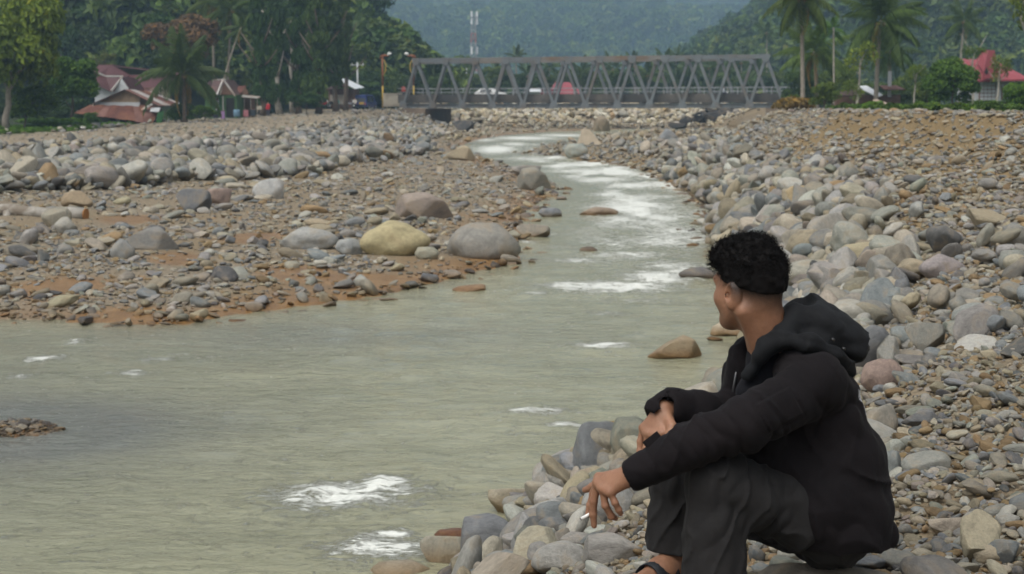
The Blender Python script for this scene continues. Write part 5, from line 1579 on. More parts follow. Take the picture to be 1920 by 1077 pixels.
h.prism('gable_wall', M_WHITE, [(838, 163), (843, 154), (850, 165), (850, 185), (838, 185)], -1, 3)
h.box('wall', M_BLOCK, 850, 172, 872, 185, -.5, 3)
h = Px('white_shed', 1003, 182, 228, 'white flat shed between the car and the red roof', 'shed')
h.slab('roof', M_ZINCW, [(992, 166, 2), (1014, 165, 2), (1014, 172, -1), (990, 172, -1)], .15)
h.box('wall', M_WHITE, 992, 172.5, 1013, 182, -.6, 2)
# right bank houses
h = Px('red_gabled_house', 1860, 212, 130, 'house with tall red gabled roof and white paned wall on the right bank')
h.box('wall', M_WHITE, 1828, 152, 1902, 190, 0, 5)
h.box('lower_wall', M_BRWN, 1834, 190.3, 1900, 214, .3, 5)
h.slab('roof', M_RRED, [(1806, 110, 1.2), (1815, 108, 2.5), (1882, 112, 2.5), (1922, 149, -1.4), (1826, 151, -1.4)], .15)
h.slab('roof', M_RRED, [(1842, 94, 0), (1855, 94, 0), (1866, 112, .8), (1842, 150, -1.5), (1832, 112, .2)], .15)
h.slab('roof', M_RRED, [(1815, 108, 2.5), (1882, 112, 2.5), (1925, 149, 8), (1800, 149, 8)], .15)
h.prism('dormer_gable', M_RRED, [(1830, 148), (1842, 96), (1853, 96), (1862, 148)], -1.7, -1.55)
h.prism('attic_vent', M_DARKIN, [(1834, 137), (1838, 127), (1841, 137), (1838, 141)], -1.74, -1.705)
f = h.box('window', M_RRUST2, 1836, 154, 1866, 189, -.1, -.003)
for i in range(4):
    for j in range(5): h.box('pane', M_WHITE, 1837 + i * 7.3, 155 + j * 6.9, 1843 + i * 7.3, 160.6 + j * 6.9, -.14, -.103, f)
f = h.box('window', M_RRUST2, 1878, 160, 1898, 188, -.1, -.003)
for i in range(3):
    for j in range(4): h.box('pane', M_WHITE, 1879 + i * 6.4, 161 + j * 6.9, 1884 + i * 6.4, 166.6 + j * 6.9, -.14, -.103, f)
for u in (1836, 1858, 1880, 1898): h.box('post', M_DARKIN, u - 1, 190.3, u + 1, 214, -.1, .1)
h = Px('grey_sheet_hut', 1635, 195, 122, 'low brown hut with bent grey sheet roof under the big palm', 'hut')
h.slab('roof', M_ZINCW, [(1612, 162, 1), (1630, 160, 1), (1652, 178, -.6), (1640, 182, -.9)], .08)
h.slab('roof', M_RDARK, [(1575, 172, 0), (1615, 166, 0), (1615, 178, -1.2), (1568, 180, -1.2)], .1)
h.box('wall', M_BRWN, 1574, 178, 1690, 208, .4, 3)
h.box('tall_board', M_WHITE, 1666, 134, 1671, 182, .0, .12)
h.slab('roof', M_RRUST2, [(1652, 160, .5), (1684, 160, .5), (1690, 168, -1.2), (1652, 168, -1.2)], .08)
pnk = Px('fallen_roof_sheet', 1660, 201, 96, 'pale pinkish roof sheet lying aslant behind the clipped shrub', 'roof sheet')
pnk.sheets('sheet', [simple_mat('pink_sheet', (0.45, 0.33, 0.27), 0.7, 0.15, 1.0)], (1640, 188, .6), (1650, 188, .8), (1680, 200, .2), (1668, 203, -.6), 2, .04)
sl = MB()
brush = Px('dry_brush_heap', 1490, 204, 106, 'brown heap of dry palm litter at the foot of the tallest palm', 'brush heap')
v_, q_, l_ = leaf_cloud(700, [(0, 0, .3, 1.3, .8, .45), (-.8, 0, .15, .8, .5, .25), (.8, .1, .15, .7, .5, .25)], 77, .22)
bo = link_mesh('litter', np_mesh('litter', v_, q_, False, {'leaf': l_}), M_LEAF, brush.root); bo.color = (0.16, 0.095, 0.05, 1)
# dry thatch fan behind the hut
fan = Px('dry_palm_leaf', 300, 178, 150, 'bleached dry palm leaf standing behind the sheets of the ruined hut', 'dry leaf')
fm = MB()
for k in range(15):
    a = math.radians(-40 + 12 * k)
    c0 = fan.p(297, 184)
    fm.slab([c0 + Vector((math.sin(a) * .45, 0, math.cos(a) * .45)), c0 + Vector((math.sin(a + .09) * .45, 0, math.cos(a + .09) * .45)), c0 + Vector((math.sin(a + .05) * 1.2, -.05, math.cos(a + .05) * 1.1)), c0 + Vector((math.sin(a) * 1.2, -.05, math.cos(a) * 1.1))], .015)
fm.build('leaflets', simple_mat('dry_leaf', (0.47, 0.45, 0.34), 0.8, 0.15), fan.root)['kind'] = 'stuff'

# ------------------------------------------------------------------ vehicles and small things by the road
def wheel(par, x, y, z, r=.31, w=.2):
    m = MB(); m.tube([(x, y - w / 2, z), (x, y + w / 2, z)], r, 16); o = m.build('wheel', M_TYRE, par, True)
    m = MB(); m.tube([(x, y - w / 2 - .012, z), (x, y + w / 2 + .012, z)], r * .55, 12); m.build('rim', M_GALV, o, True)
M_TYRE = simple_mat('tyre', (0.02, 0.02, 0.02), 0.85, 0.2)
def loft(sections, name, mat, par):
    """Body lofted through cross-sections along x: each (x, half width at sill, half width at belt, half width at roof, z sill, z belt, z roof)."""
    vs_, fs_ = [], []
    for (x, w0, w1, w2, z0, z1, z2) in sections:
        vs_ += [(x, -w0, z0), (x, -w1, (z0 + z1) / 2), (x, -w1, z1), (x, -w2, z2 - .04), (x, -w2 * .8, z2), (x, w2 * .8, z2), (x, w2, z2 - .04), (x, w1, z1), (x, w1, (z0 + z1) / 2), (x, w0, z0)]
    n = 10
    for i in range(len(sections) - 1):
        for k in range(n):
            fs_.append((i * n + k, i * n + (k + 1) % n, (i + 1) * n + (k + 1) % n, (i + 1) * n + k))
    fs_ += [tuple(range(n)), tuple(range(len(sections) * n - 1, (len(sections) - 1) * n - 1, -1))]
    m = MB(); m.add(vs_, fs_); return m.build(name, mat, par)
def car(loc, rz, paint, label, cat, van=False):
    o = empty('van' if van else 'car', loc, rz, label, cat)
    if van:
        S_ = [(-2.0, .76, .80, .70, .35, 1.0, 1.82), (-1.8, .78, .83, .73, .3, 1.0, 1.9), (0.6, .78, .83, .73, .3, 1.0, 1.92), (1.35, .78, .83, .68, .3, 1.0, 1.45), (1.9, .74, .78, .7, .35, .95, 1.0), (2.0, .7, .72, .66, .42, .8, .85)]
    else:
        S_ = [(-1.85, .70, .76, .70, .38, .85, .92), (-1.7, .76, .82, .72, .3, .88, 1.05), (-1.1, .78, .83, .62, .3, .9, 1.42), (.1, .78, .83, .62, .3, .9, 1.47), (.85, .78, .83, .68, .3, .9, 1.0), (1.7, .74, .78, .66, .32, .78, .86), (1.85, .68, .72, .62, .4, .68, .74)]
    loft(S_, 'body', paint, o)
    zt = 1.72 if van else 1.32
    for s in (-1, 1):
        for k, (x0, x1) in enumerate([(-1.7, -.55), (-.45, .55)] if van else [(-1.15, -.45), (-.38, .35)]):
            m = MB(); m.slab([(x0, s * .835, 1.0 if van else .95), (x1, s * .835, 1.0 if van else .95), (x1 - .05, s * (.765 if van else .675), zt), (x0 + .1, s * (.765 if van else .675), zt)], .02); m.build('window', M_WIN, o)
        for x in (-1.2, 1.2): wheel(o, x, s * .74, .31)
        m = MB(); m.box((S_[0][0] - .02, s * .6, .75), (.06, .18, .26)); m.build('tail_lamp', M_RRED, o)
        m = MB(); m.box((S_[-1][0] + .0, s * .55, .68), (.06, .24, .12)); m.build('headlight', M_LAMPW, o)
    m = MB(); m.slab([(S_[0][0] - .03 if van else -1.78, -.62, 1.05), (S_[0][0] - .03 if van else -1.78, .62, 1.05), (-1.98 if van else -1.22, .58, zt), (-1.98 if van else -1.22, -.58, zt)], .03); m.build('rear_window', M_WIN, o)
    m = MB(); m.box((S_[0][0] - .03, 0, .5), (.1, 1.4, .16)); m.build('bumper', M_TYRE, o)
    if van:
        m = MB(); m.box((-2.02, -.1, .82), (.03, .62, .3)); m.build('yellow_panel', M_YEL, o)
    return o
M_VAN = simple_mat('blue_paint', (0.02, 0.035, 0.14), 0.35, 0.1, 1.0, 0.5)
M_CARW = simple_mat('white_paint', (0.72, 0.72, 0.70), 0.35, 0.05, 1.0, 0.5)
pv = at(684, 206, 196)
pv.z = ground_z(pv.x, 196) if False else pv.z
car(Vector((pv.x, 198, pv.z)), math.radians(75), M_VAN, 'blue minivan seen from the back parked on the dirt road', 'van', True)
car(on_bridge(9.6, 4.4, .66), ang, M_CARW, 'white hatchback driving across the bridge', 'car')
M_CLOTH = {}
def cloth(name, c):
    if name not in M_CLOTH: M_CLOTH[name] = simple_mat(name, c, .85, .15, 4.0)
    return M_CLOTH[name]
def motorbike(loc, rz, label, c):
    o = empty('motorbike', loc, rz, label, 'motorbike')
    for x in (-.6, .62): wheel(o, x, 0, .28, .28, .09)
    m = MB(); m.tube([(-.55, 0, .5), (-.2, 0, .62), (.2, 0, .5), (.45, 0, .75)], [.08, .14, .12, .07], 7); m.build('body', cloth('bike_' + c[0], c[1]), o, True)
    m = MB(); m.tube([(-.65, 0, .72), (-.1, 0, .76)], [.09, .11], 7); m.build('seat', M_TYRE, o, True)
    m = MB(); m.tube([(.62, 0, .28), (.42, 0, .98)], .035, 6); m.tube([(.4, -.3, 1.02), (.4, .3, 1.02)], .025, 6); m.build('fork', M_GALV, o, True)
    m = MB(); m.tube([(.5, 0, .82), (.58, 0, .84)], [.1, .07], 8); m.build('headlight', M_LAMPW, o, True)
    return o
for i, (u, Y, c, rz, lab) in enumerate([(607, 193, ('red', (.25, .03, .03)), .4, 'dark red motorbike parked in front of the kiosk shutter'), (624, 192, ('black', (.03, .03, .03)), 1.0, 'black motorbike beside the dark red motorbike'), (656, 192, ('grey', (.2, .2, .22)), -.5, 'silver motorbike parked under the white sheet roof')]):
    p = at(u, 203, Y); motorbike(p, rz, lab, c)

def small_person(loc, rz, label, top, bottom, pose='stand'):
    """A distant figure a few pixels tall: one continuous skinned body with clothes colour by height."""
    me = bpy.data.meshes.new('person')
    if pose == 'stand':
        V = [(0, 0, .95), (0, 0, 1.15), (0, 0, 1.42), (0, 0, 1.52), (0, .02, 1.66), (-.19, 0, 1.40), (-.24, .02, 1.12), (-.22, .1, .86), (.19, 0, 1.40), (.24, .02, 1.12), (.22, .1, .86), (-.1, 0, .88), (-.11, .02, .48), (-.11, -.02, .06), (-.11, .12, .03), (.1, 0, .88), (.11, .05, .48), (.11, -.02, .06), (.11, .12, .03)]
    else:
        V = [(0, 0, .48), (0, .02, .7), (0, .05, .98), (0, .06, 1.08), (0, .09, 1.22), (-.19, .05, .96), (-.24, .12, .70), (-.15, .34, .62), (.19, .05, .96), (.24, .12, .70), (.15, .34, .62), (-.1, .08, .46), (-.13, .46, .48), (-.12, .46, .08), (-.12, .6, .04), (.1, .08, .46), (.13, .46, .48), (.12, .46, .08), (.12, .6, .04)]
    E = [(0, 1), (1, 2), (2, 3), (3, 4), (2, 5), (5, 6), (6, 7), (2, 8), (8, 9), (9, 10), (0, 11), (11, 12), (12, 13), (13, 14), (0, 15), (15, 16), (16, 17), (17, 18)]
    me.from_pydata(V, E, [])
    o = bpy.data.objects.new('person', me); col.objects.link(o)
    o.modifiers.new('skin', 'SKIN')
    R_ = [.14, .14, .15, .06, .105, .07, .05, .04, .07, .05, .04, .10, .075, .055, .04, .10, .075, .055, .04]
    for i, sv in enumerate(me.skin_vertices[0].data): sv.radius = (R_[i], R_[i]); sv.use_root = (i == 0)
    s_ = o.modifiers.new('round', 'SUBSURF'); s_.levels = 1; s_.render_levels = 1
    o.location = loc; o.rotation_euler = (0, 0, rz)
    t = NT('figure'); z = t.n('ShaderNodeSeparateXYZ'); t.l(t.coords('Object'), z.inputs[0])
    a, b = (.9, 1.46) if pose == 'stand' else (.55, 1.02)
    c = t.mix(t.math('GREATER_THAN', z.outputs[2], a), bottom, top)
    c = t.mix(t.math('GREATER_THAN', z.outputs[2], b), c, (0.26, 0.15, 0.10))
    c = t.mix(t.math('GREATER_THAN', z.outputs[2], b + .22), c, (0.02, 0.018, 0.016))
    t.principled(c, .85)
    me.materials.append(t.m)
    return tag(o, label, 'person')
for (u, v, Y, rz, lab, tp, bt, ps) in [(503, 222, 160, 2.5, 'person in a bright red shirt standing among the roadside tree trunks', (.42, .02, .03), (.05, .05, .07), 'stand'),
        (602, 203, 191, 3.0, 'person in a grey top sitting by the motorbikes at the kiosk', (.25, .25, .25), (.04, .04, .06), 'sit'),
        (632, 203, 192, 3.6, 'person in a teal shirt sitting in front of the kiosk', (.03, .22, .20), (.05, .05, .05), 'sit'),
        (666, 203, 193, 2.8, 'person in pale clothes sitting beside the blue minivan', (.45, .42, .38), (.06, .05, .05), 'sit'),
        (757, 186, 191, 3.1, 'person in a red jacket standing at the end of the bridge', (.36, .05, .03), (.04, .04, .05), 'stand')]:
    p = at(u, v, Y); small_person(p, rz, lab, tp, bt, ps)
mb_p = on_bridge(37.8, 5.2, .66)
motorbike(mb_p, ang, 'motorbike carrying a rider over the bridge', ('red', (.25, .03, .03)))
small_person(mb_p + Vector((0, 0, .32)), ang - math.pi / 2, 'person in a white helmet riding the motorbike on the bridge', (.55, .57, .62), (.05, .05, .08), 'sit')

# laundry and bundles before the green house
M_POLEW = M_BRWN
for i, (u, v0, v1, c, lab) in enumerate([(386, 210, 221, (.42, .36, .34), 'pale cloth bundle'), (396, 209, 220, (.10, .03, .05), 'dark maroon cloth'), (405, 212, 222, (.03, .03, .04), 'black cloth'), (417, 209, 223, (.36, .22, .42), 'lilac cloth'), (444, 206, 219, (.13, .22, .30), 'blue-grey plastic drum'),
        (461, 207, 219, (.42, .18, .20), 'pink cloth'), (474, 206, 217, (.05, .06, .07), 'dark tarpaulin'), (486, 199, 206, (.45, .42, .33), 'cream cloth')]):
    Y = 148
    p = at(u, v1, Y)
    W = 9 / F * Y; H = (v1 - v0) / F * Y
    o = empty('laundry_cloth' if 'drum' not in lab else 'plastic_drum', p, 0, lab + (' hanging on the line before the green-walled house' if 'drum' not in lab else ' standing before the green-walled house'), 'cloth' if 'drum' not in lab else 'drum', None)
    m = MB()
    if 'drum' in lab:
        m.tube([(0, 0, 0), (0, 0, .05), (0, 0, H * .5), (0, 0, H * .95), (0, 0, H)], [W * .6, W * .66, W * .7, W * .66, W * .55], 14); m.build('shell', cloth(lab.replace(' ', '_'), c), o, True)
    else:
        n = 9
        f_, b_ = [], []
        for k in range(n):
            x = -W / 2 + W * k / (n - 1); y = .06 * math.sin(k * 1.7 + i)
            f_ += [(x, y, H), (x * 1.05, y * 1.6, H * .5), (x * 1.08, y * 2, .04 * math.sin(k * 2.3))]
        q = []
        for k in range(n - 1):
            for j in range(2): q.append((3 * k + j, 3 * k + j + 1, 3 * k + j + 4, 3 * k + j + 3))
        m.add(f_, q); m.build('sheet', cloth(lab.replace(' ', '_'), c), o, True)
        m = MB(); m.tube([(-W * .6, 0, H + .02), (W * .6, 0, H + .02)], .025, 5); m.build('line', M_POLEW, o)
# fallen log on the gravel bar
lg, lg2 = LOG_A, LOG_B
logr = empty('fallen_log', (lg.x, lg.y, lg.z), 0, 'bleached fallen log with orange sawn end lying on the gravel bar', 'log')
m = MB(); d_ = Vector((lg2.x - lg.x, lg2.y - lg.y, lg2.z - lg.z))
rr = 11.5 / F * lg2.y
pts = [Vector((0, 0, rr * .8)) + d_ * t + Vector((0, 0, .02 * math.sin(t * 9))) for t in (-.35, 0, .2, .4, .6, .8, .97)]
m.tube(pts, [rr * .8, rr * .85, rr * .95, rr * 1.0, rr * .98, rr * 1.06, rr * 1.02], 14)
m.build('trunk', simple_mat('bleached_wood', (0.32, 0.30, 0.265), .85, .3, 3.0, .3, 0, (.19, .16, .125), .4), logr, True)
m = MB(); e = pts[-1]; dn = d_.normalized(); m.tube([e, e + dn * .02], rr * .97, 14); m.build('sawn_end', simple_mat('sawn_wood', (0.36, 0.17, 0.06), .8, .2, 6.0), logr)
m = MB(); m.tube([pts[2] + Vector((0, -.1, -.05)), pts[2] + Vector((.05, -.3, -.28))], [.09, .06], 7); m.build('branch_stub', bpy.data.materials['bleached_wood'], logr, True)
# driftwood stump near the bridge
q_ = resting(1098, 272)
st = empty('driftwood_slab', q_, 0, 'pale split driftwood slab standing in the river bed before the bridge', 'driftwood')
m = MB(); W = 30 / F * q_.y; H = 32 / F * q_.y
m.slab([(-W * .55, .1, 0), (W * .2, -.1, 0), (W * .05, .5, H), (-W * .2, .6, H * .9)], .35); m.build('split_half', simple_mat('raw_wood', (0.33, 0.275, 0.20), .85, .2, 2.0), st)
m = MB(); m.slab([(W * .1, -.1, 0), (W * 1.0, -.2, 0), (W * .4, .3, H * .75), (W * .08, .5, H * .95)], .3); m.build('split_half', bpy.data.materials['raw_wood'], st)
# black rubble on the right bank by the bridge
for i, (u, v, w, hh) in enumerate([(1268, 243, 22, 11), (1286, 238, 24, 13), (1305, 234, 22, 14), (1324, 230, 24, 15), (1342, 226, 24, 15), (1360, 220, 22, 13), (1378, 214, 20, 11), (1312, 222, 20, 11), (1332, 217, 20, 11), (1352, 212, 18, 10)]):
    p = resting(u, v)
    o = link_mesh('rubble_block', SHAPES[9 + i % 4]); W = w / F * p.y
    o.scale = (W * .85, W * .6, hh / F * p.y * 1.1); o.location = p + Vector((0, -.5, hh / F * p.y * .6)); o.rotation_euler = (.2, .1, i * .9); o.color = (.045, .042, .04, 1)
    tag(o, 'black broken rubble block, %s in the heap below the bridge' % ['lowest', 'second from the water', 'third from the water', 'fourth from the water', 'fifth from the water', 'sixth from the water', 'highest at the end', 'upper row lowest', 'upper row middle', 'upper row highest'][i], 'rubble', 'black rubble blocks')
# ------------------------------------------------------------------ the seated person
class Field:
    """Signed distances on a grid: shapes are blended in one after another, then skinned as one continuous mesh."""
    def __init__(s, lo, hi, h):
        s.h = h; s.lo = np.array(lo, float)
        s.n = np.ceil((np.array(hi) - s.lo) / h).astype(int) + 1
        s.ax = [(s.lo[i] + h * np.arange(s.n[i])).astype(np.float32) for i in range(3)]
        s.d = np.full(s.n, 0.25, np.float32)
    def block(s, lo, hi, pad):
        sl = []
        for i in range(3):
            a = int(np.floor((lo[i] - pad - s.lo[i]) / s.h)); b = int(np.ceil((hi[i] + pad - s.lo[i]) / s.h)) + 1
            sl.append(slice(max(a, 0), min(max(b, 0), s.n[i])))
        X = s.ax[0][sl[0]][:, None, None]; Y = s.ax[1][sl[1]][None, :, None]; Z = s.ax[2][sl[2]][None, None, :]
        return tuple(sl), X, Y, Z
    def _join(s, sl, e, k, cut):
        d = s.d[sl]
        if d.size == 0: return
        if cut: d, e = -d, e
        if k > 0:
            h = np.clip(0.5 + 0.5 * (d - e) / k, 0, 1)
            r = d * (1 - h) + e * h - k * h * (1 - h)
        else: r = np.minimum(d, e)
        s.d[sl] = -r if cut else r
    def cone(s, a, b, ra, rb, k=0.02, cut=False, axis=None, ratio=1.0):
        a = np.array(a, float); b = np.array(b, float); R = max(ra, rb) * max(1, ratio)
        sl, X, Y, Z = s.block(np.minimum(a, b) - R, np.maximum(a, b) + R, 0.05 + k)
        px, py, pz = X - a[0], Y - a[1], Z - a[2]
        v = b - a
        if axis is not None:
            ax_ = np.array(axis, float); q = (px * ax_[0] + py * ax_[1] + pz * ax_[2]) * (1 - 1 / ratio)
            px, py, pz = px - q * ax_[0], py - q * ax_[1], pz - q * ax_[2]
            v = v - ax_ * (v @ ax_) * (1 - 1 / ratio)
        t = np.clip((px * v[0] + py * v[1] + pz * v[2]) / (v @ v + 1e-12), 0, 1)
        e = np.sqrt((px - t * v[0]) ** 2 + (py - t * v[1]) ** 2 + (pz - t * v[2]) ** 2) - (ra + (rb - ra) * t)
        s._join(sl, e.astype(np.float32), k, cut)
        return s
    def chain(s, pts, rad, k=0.02, **kw):
        for i in range(len(pts) - 1): s.cone(pts[i], pts[i + 1], rad[i], rad[i + 1], k, **kw)
        return s
    def ell(s, c, r, k=0.02, cut=False, R=None):
        c = np.array(c, float); m = max(r)
        sl, X, Y, Z = s.block(c - m, c + m, 0.05 + k)
        p = [X - c[0], Y - c[1], Z - c[2]]
        if R is not None: p = [p[0] * R[i][0] + p[1] * R[i][1] + p[2] * R[i][2] for i in range(3)]
        k0 = np.sqrt((p[0] / r[0]) ** 2 + (p[1] / r[1]) ** 2 + (p[2] / r[2]) ** 2) + 1e-6
        k1 = np.sqrt((p[0] / r[0] ** 2) ** 2 + (p[1] / r[1] ** 2) ** 2 + (p[2] / r[2] ** 2) ** 2) + 1e-6
        s._join(sl, (k0 * (k0 - 1) / k1).astype(np.float32), k, cut)
        return s
    def above(s, p, n):             # keep what lies on the side of n
        p = np.array(p, float); n = np.array(n, float); n /= np.linalg.norm(n)
        X, Y, Z = s.ax[0][:, None, None], s.ax[1][None, :, None], s.ax[2][None, None, :]
        s.d = np.maximum(s.d, (-((X - p[0]) * n[0] + (Y - p[1]) * n[1] + (Z - p[2]) * n[2])).astype(np.float32))
        return s
    def displace(s, fn, band=0.03):
        ii = np.nonzero(np.abs(s.d) < band)
        P = np.stack([s.ax[i][ii[i]] for i in range(3)], 1).astype(np.float64)
        s.d[ii] += fn(P).astype(np.float32)
        return s
    def skin(s):
        d = s.d; h = s.h
        ins = d < 0
        cnt = np.zeros(np.array(d.shape) - 1, np.int8)
        for a in (0, 1):
            for b in (0, 1):
                for c in (0, 1):
                    cnt += ins[a:d.shape[0] - 1 + a, b:d.shape[1] - 1 + b, c:d.shape[2] - 1 + c]
        act = (cnt > 0) & (cnt < 8)
        I, J, K = np.nonzero(act)
        idx = np.full(act.shape, -1, np.int32); idx[I, J, K] = np.arange(len(I))
        acc = np.zeros((len(I), 3)); w = np.zeros(len(I))
        cor = [(a, b, c) for a in (0, 1) for b in (0, 1) for c in (0, 1)]
        val = {c: d[I + c[0], J + c[1], K + c[2]].astype(np.float64) for c in cor}
        for c in cor:
            for ax_ in range(3):
                if c[ax_] == 0:
                    e = tuple(1 if i == ax_ else c[i] for i in range(3))
                    v0, v1 = val[c], val[e]
                    m = (v0 < 0) != (v1 < 0)
                    t = np.where(m, v0 / np.where(m, v0 - v1, 1), 0)
                    for i in range(3): acc[:, i] += np.where(m, c[i] + (t if i == ax_ else 0), 0)
                    w += m
        P = (np.stack([I, J, K], 1) + acc / w[:, None]) * h + s.lo
        quads = []
        for ax_ in range(3):
            o = [i for i in range(3) if i != ax_]
            s0 = [slice(None)] * 3; s1 = [slice(None)] * 3
            s0[ax_] = slice(0, d.shape[ax_] - 1); s1[ax_] = slice(1, None)
            for i in o: s0[i] = s1[i] = slice(1, d.shape[i] - 1)
            a, b = ins[tuple(s0)], ins[tuple(s1)]
            E = np.nonzero(a != b)
            g = [E[0].copy(), E[1].copy(), E[2].copy()]
            for i in o: g[i] += 1
            def cell(di, dj):
                q = [g[0], g[1], g[2]]
                q[o[0]] = q[o[0]] - di; q[o[1]] = q[o[1]] - dj
                return idx[q[0], q[1], q[2]]
            Q = np.stack([cell(1, 1), cell(0, 1), cell(0, 0), cell(1, 0)], 1)
            flip = a[E] if ax_ != 1 else ~a[E]
            Q[~flip] = Q[~flip][:, ::-1]
            quads.append(Q)
        return P, np.concatenate(quads)

def relax(P, Q, it=1, lam=0.5):
    E = np.concatenate([Q[:, [0, 1]], Q[:, [1, 2]], Q[:, [2, 3]], Q[:, [3, 0]]])
    for _ in range(it):
        S = np.zeros_like(P); n = np.zeros(len(P))
        for a, b in ((0, 1), (1, 0)):
            for c in range(3): S[:, c] += np.bincount(E[:, a], weights=P[E[:, b], c], minlength=len(P))
            n += np.bincount(E[:, a], minlength=len(P))
        P = P + lam * (S / n[:, None] - P)
    return P

A = lambda u, v, Y: np.array(at(u, v, Y)[:])
# frames
ha = math.radians(48)
fH = np.array([-math.cos(ha), math.sin(ha), -0.04]); fH /= np.linalg.norm(fH)
rH = np.array([math.sin(ha), math.cos(ha), 0.02]); rH -= fH * (rH @ fH); rH /= np.linalg.norm(rH)
uH = np.cross(rH, fH)
H0 = A(1405, 537, 3.98)
def hl(x, y, z): return H0 + rH * x + fH * y + uH * z
RH = [rH, fH, uH]
ta = math.radians(19)
fT = np.array([-math.cos(ta), -math.sin(ta), 0]); rT = np.array([-math.sin(ta), math.cos(ta), 0])

# ---- body: head, neck, trunk, arms, hands, legs, feet in one skin
lo = np.array([0.10, 3.44, 1.10]); hi = np.array([1.05, 4.42, 2.40])
B = Field(lo, hi, 0.0031)
B.ell(hl(0, -.012, .030), (.075, .094, .086), 0, R=RH)
B.ell(hl(0, .028, -.030), (.061, .060, .080), .03, R=RH)
for s_ in (-1, 1):
    B.cone(hl(s_ * .054, -.004, -.045), hl(s_ * .018, .062, -.093), .021, .018, .03)
    B.ell(hl(s_ * .040, .052, -.030), (.024, .026, .022), .03, R=RH)
    B.ell(hl(s_ * .031, .092, .006), (.016, .012, .010), .012, True, R=RH)
B.ell(hl(0, .066, -.094), (.022, .020, .018), .025, R=RH)
B.cone(hl(-.036, .076, .020), hl(.036, .076, .020), .012, .012, .018)
B.cone(hl(0, .084, .006), hl(0, .104, -.034), .008, .012, .014)
for s_ in (-1, 1): B.ell(hl(s_ * .013, .094, -.036), (.009, .011, .008), .010, R=RH)
B.ell(hl(0, .084, -.060), (.023, .010, .006), .008, R=RH); B.ell(hl(0, .083, -.071), (.020, .010, .007), .008, R=RH)
neck0 = A(1455, 690, 4.00)
B.cone(hl(0, -.032, -.045), neck0, .056, .064, .03)
B.cone(hl(-.062, -.028, -.060), A(1424, 664, 3.95), .016, .013, .025)
B.cone(hl(.062, -.028, -.060), A(1412, 664, 4.06), .016, .013, .025)
for s_ in (-1, 1):
    ear = hl(s_ * .079, -.010, -.016)
    er = [rH * .94 + fH * .34 * s_ * -1, fH * .94 + rH * .34 * s_, uH]
    B.ell(ear, (.0130, .0240, .037), .004, R=er)
    B.ell(hl(s_ * .081, -.002, -.042), (.008, .009, .011), .010, R=er)
    B.ell(hl(s_ * .0950, -.001, -.008), (.0120, .0145, .0235), .003, True, R=er); B.ell(hl(s_ * .083, .004, -.016), (.007, .006, .009), .003, True, R=er)
    B.cone(hl(s_ * .0865, -.014, .006), hl(s_ * .0855, -.012, -.020), .0032, .0026, .003)
sp = [A(1560, 990, 3.97), A(1548, 860, 3.98), A(1505, 750, 3.99), neck0]
for i in range(3): B.cone(sp[i], sp[i + 1], (.070, .085, .100)[i], (.085, .100, .06)[i], .03, axis=rT, ratio=1.45)
LS, LE, LW = A(1532, 716, 3.82), A(1404, 797, 3.70), A(1186, 890, 3.735)
RS, RE, RW = A(1412, 706, 4.14), A(1378, 792, 4.08), A(1243, 770, 3.99)
B.chain([LS, LE, LW], [.052, .042, .027], .02)
B.chain([RS, RE, RW], [.052, .042, .027], .02)
def hand(wr, kn, fingers, thumb, fr):
    for q in kn: B.cone(wr, q, .0225, .0125, .012)
    for a_, b_ in zip(kn[:-1], kn[1:]): B.cone(a_, b_, .0125, .0125, .008)
    for f_, r0 in zip(fingers, fr):
        B.chain(f_, [r0 * 1.12, r0 * 1.04, r0 * .96, r0 * .80], .0035)
        for q in f_[1:3]: B.ell(q, (r0 * 1.10,) * 3, .003)
    B.chain(thumb, [.017, .0125, .0108, .0085], .008)
    return kn
KL = [A(1123, 896, 3.80), A(1121, 906, 3.778), A(1130, 916, 3.756), A(1144, 923, 3.738)]
hand(LW, KL, [[KL[0], A(1112, 926, 3.815), A(1106, 948, 3.815), A(1102, 966, 3.81)],
              [KL[1], A(1113, 940, 3.782), A(1112, 965, 3.785), A(1114, 986, 3.785)],
              [KL[2], A(1135, 948, 3.752), A(1146, 968, 3.762), A(1154, 972, 3.775)],
              [KL[3], A(1153, 943, 3.732), A(1160, 956, 3.738), A(1164, 964, 3.742)]],
     [A(1172, 893, 3.765), A(1135, 905, 3.825), A(1112, 913, 3.852), A(1097, 919, 3.862)], [.0092, .0098, .0092, .0082])
KR = [A(1207, 803, 3.985), A(1215, 813, 3.965), A(1228, 816, 3.95), A(1242, 812, 3.94)][::1]
hand(RW, KR, [[KR[0], A(1201, 828, 3.985), A(1200, 846, 3.98), A(1203, 860, 3.975)],
              [KR[1], A(1212, 842, 3.96), A(1213, 862, 3.955), A(1216, 876, 3.95)],
              [KR[2], A(1228, 845, 3.945), A(1229, 864, 3.94), A(1231, 876, 3.935)],
              [KR[3], A(1243, 838, 3.935), A(1245, 852, 3.93), A(1246, 862, 3.93)]],
     [A(1250, 782, 3.965), A(1260, 800, 3.93), A(1256, 816, 3.915), A(1248, 828, 3.91)], [.0092, .0098, .0092, .0082])
LH, LK, LA = A(1572, 985, 3.87), A(1345, 900, 3.76), A(1340, 1178, 3.73)
RHp, RK, RA = A(1545, 985, 4.08), A(1272, 893, 4.13), A(1266, 1046, 4.12)
B.chain([LH, LK, LA], [.055, .055, .036], .03)
B.chain([RHp, RK, RA], [.055, .055, .036], .03)
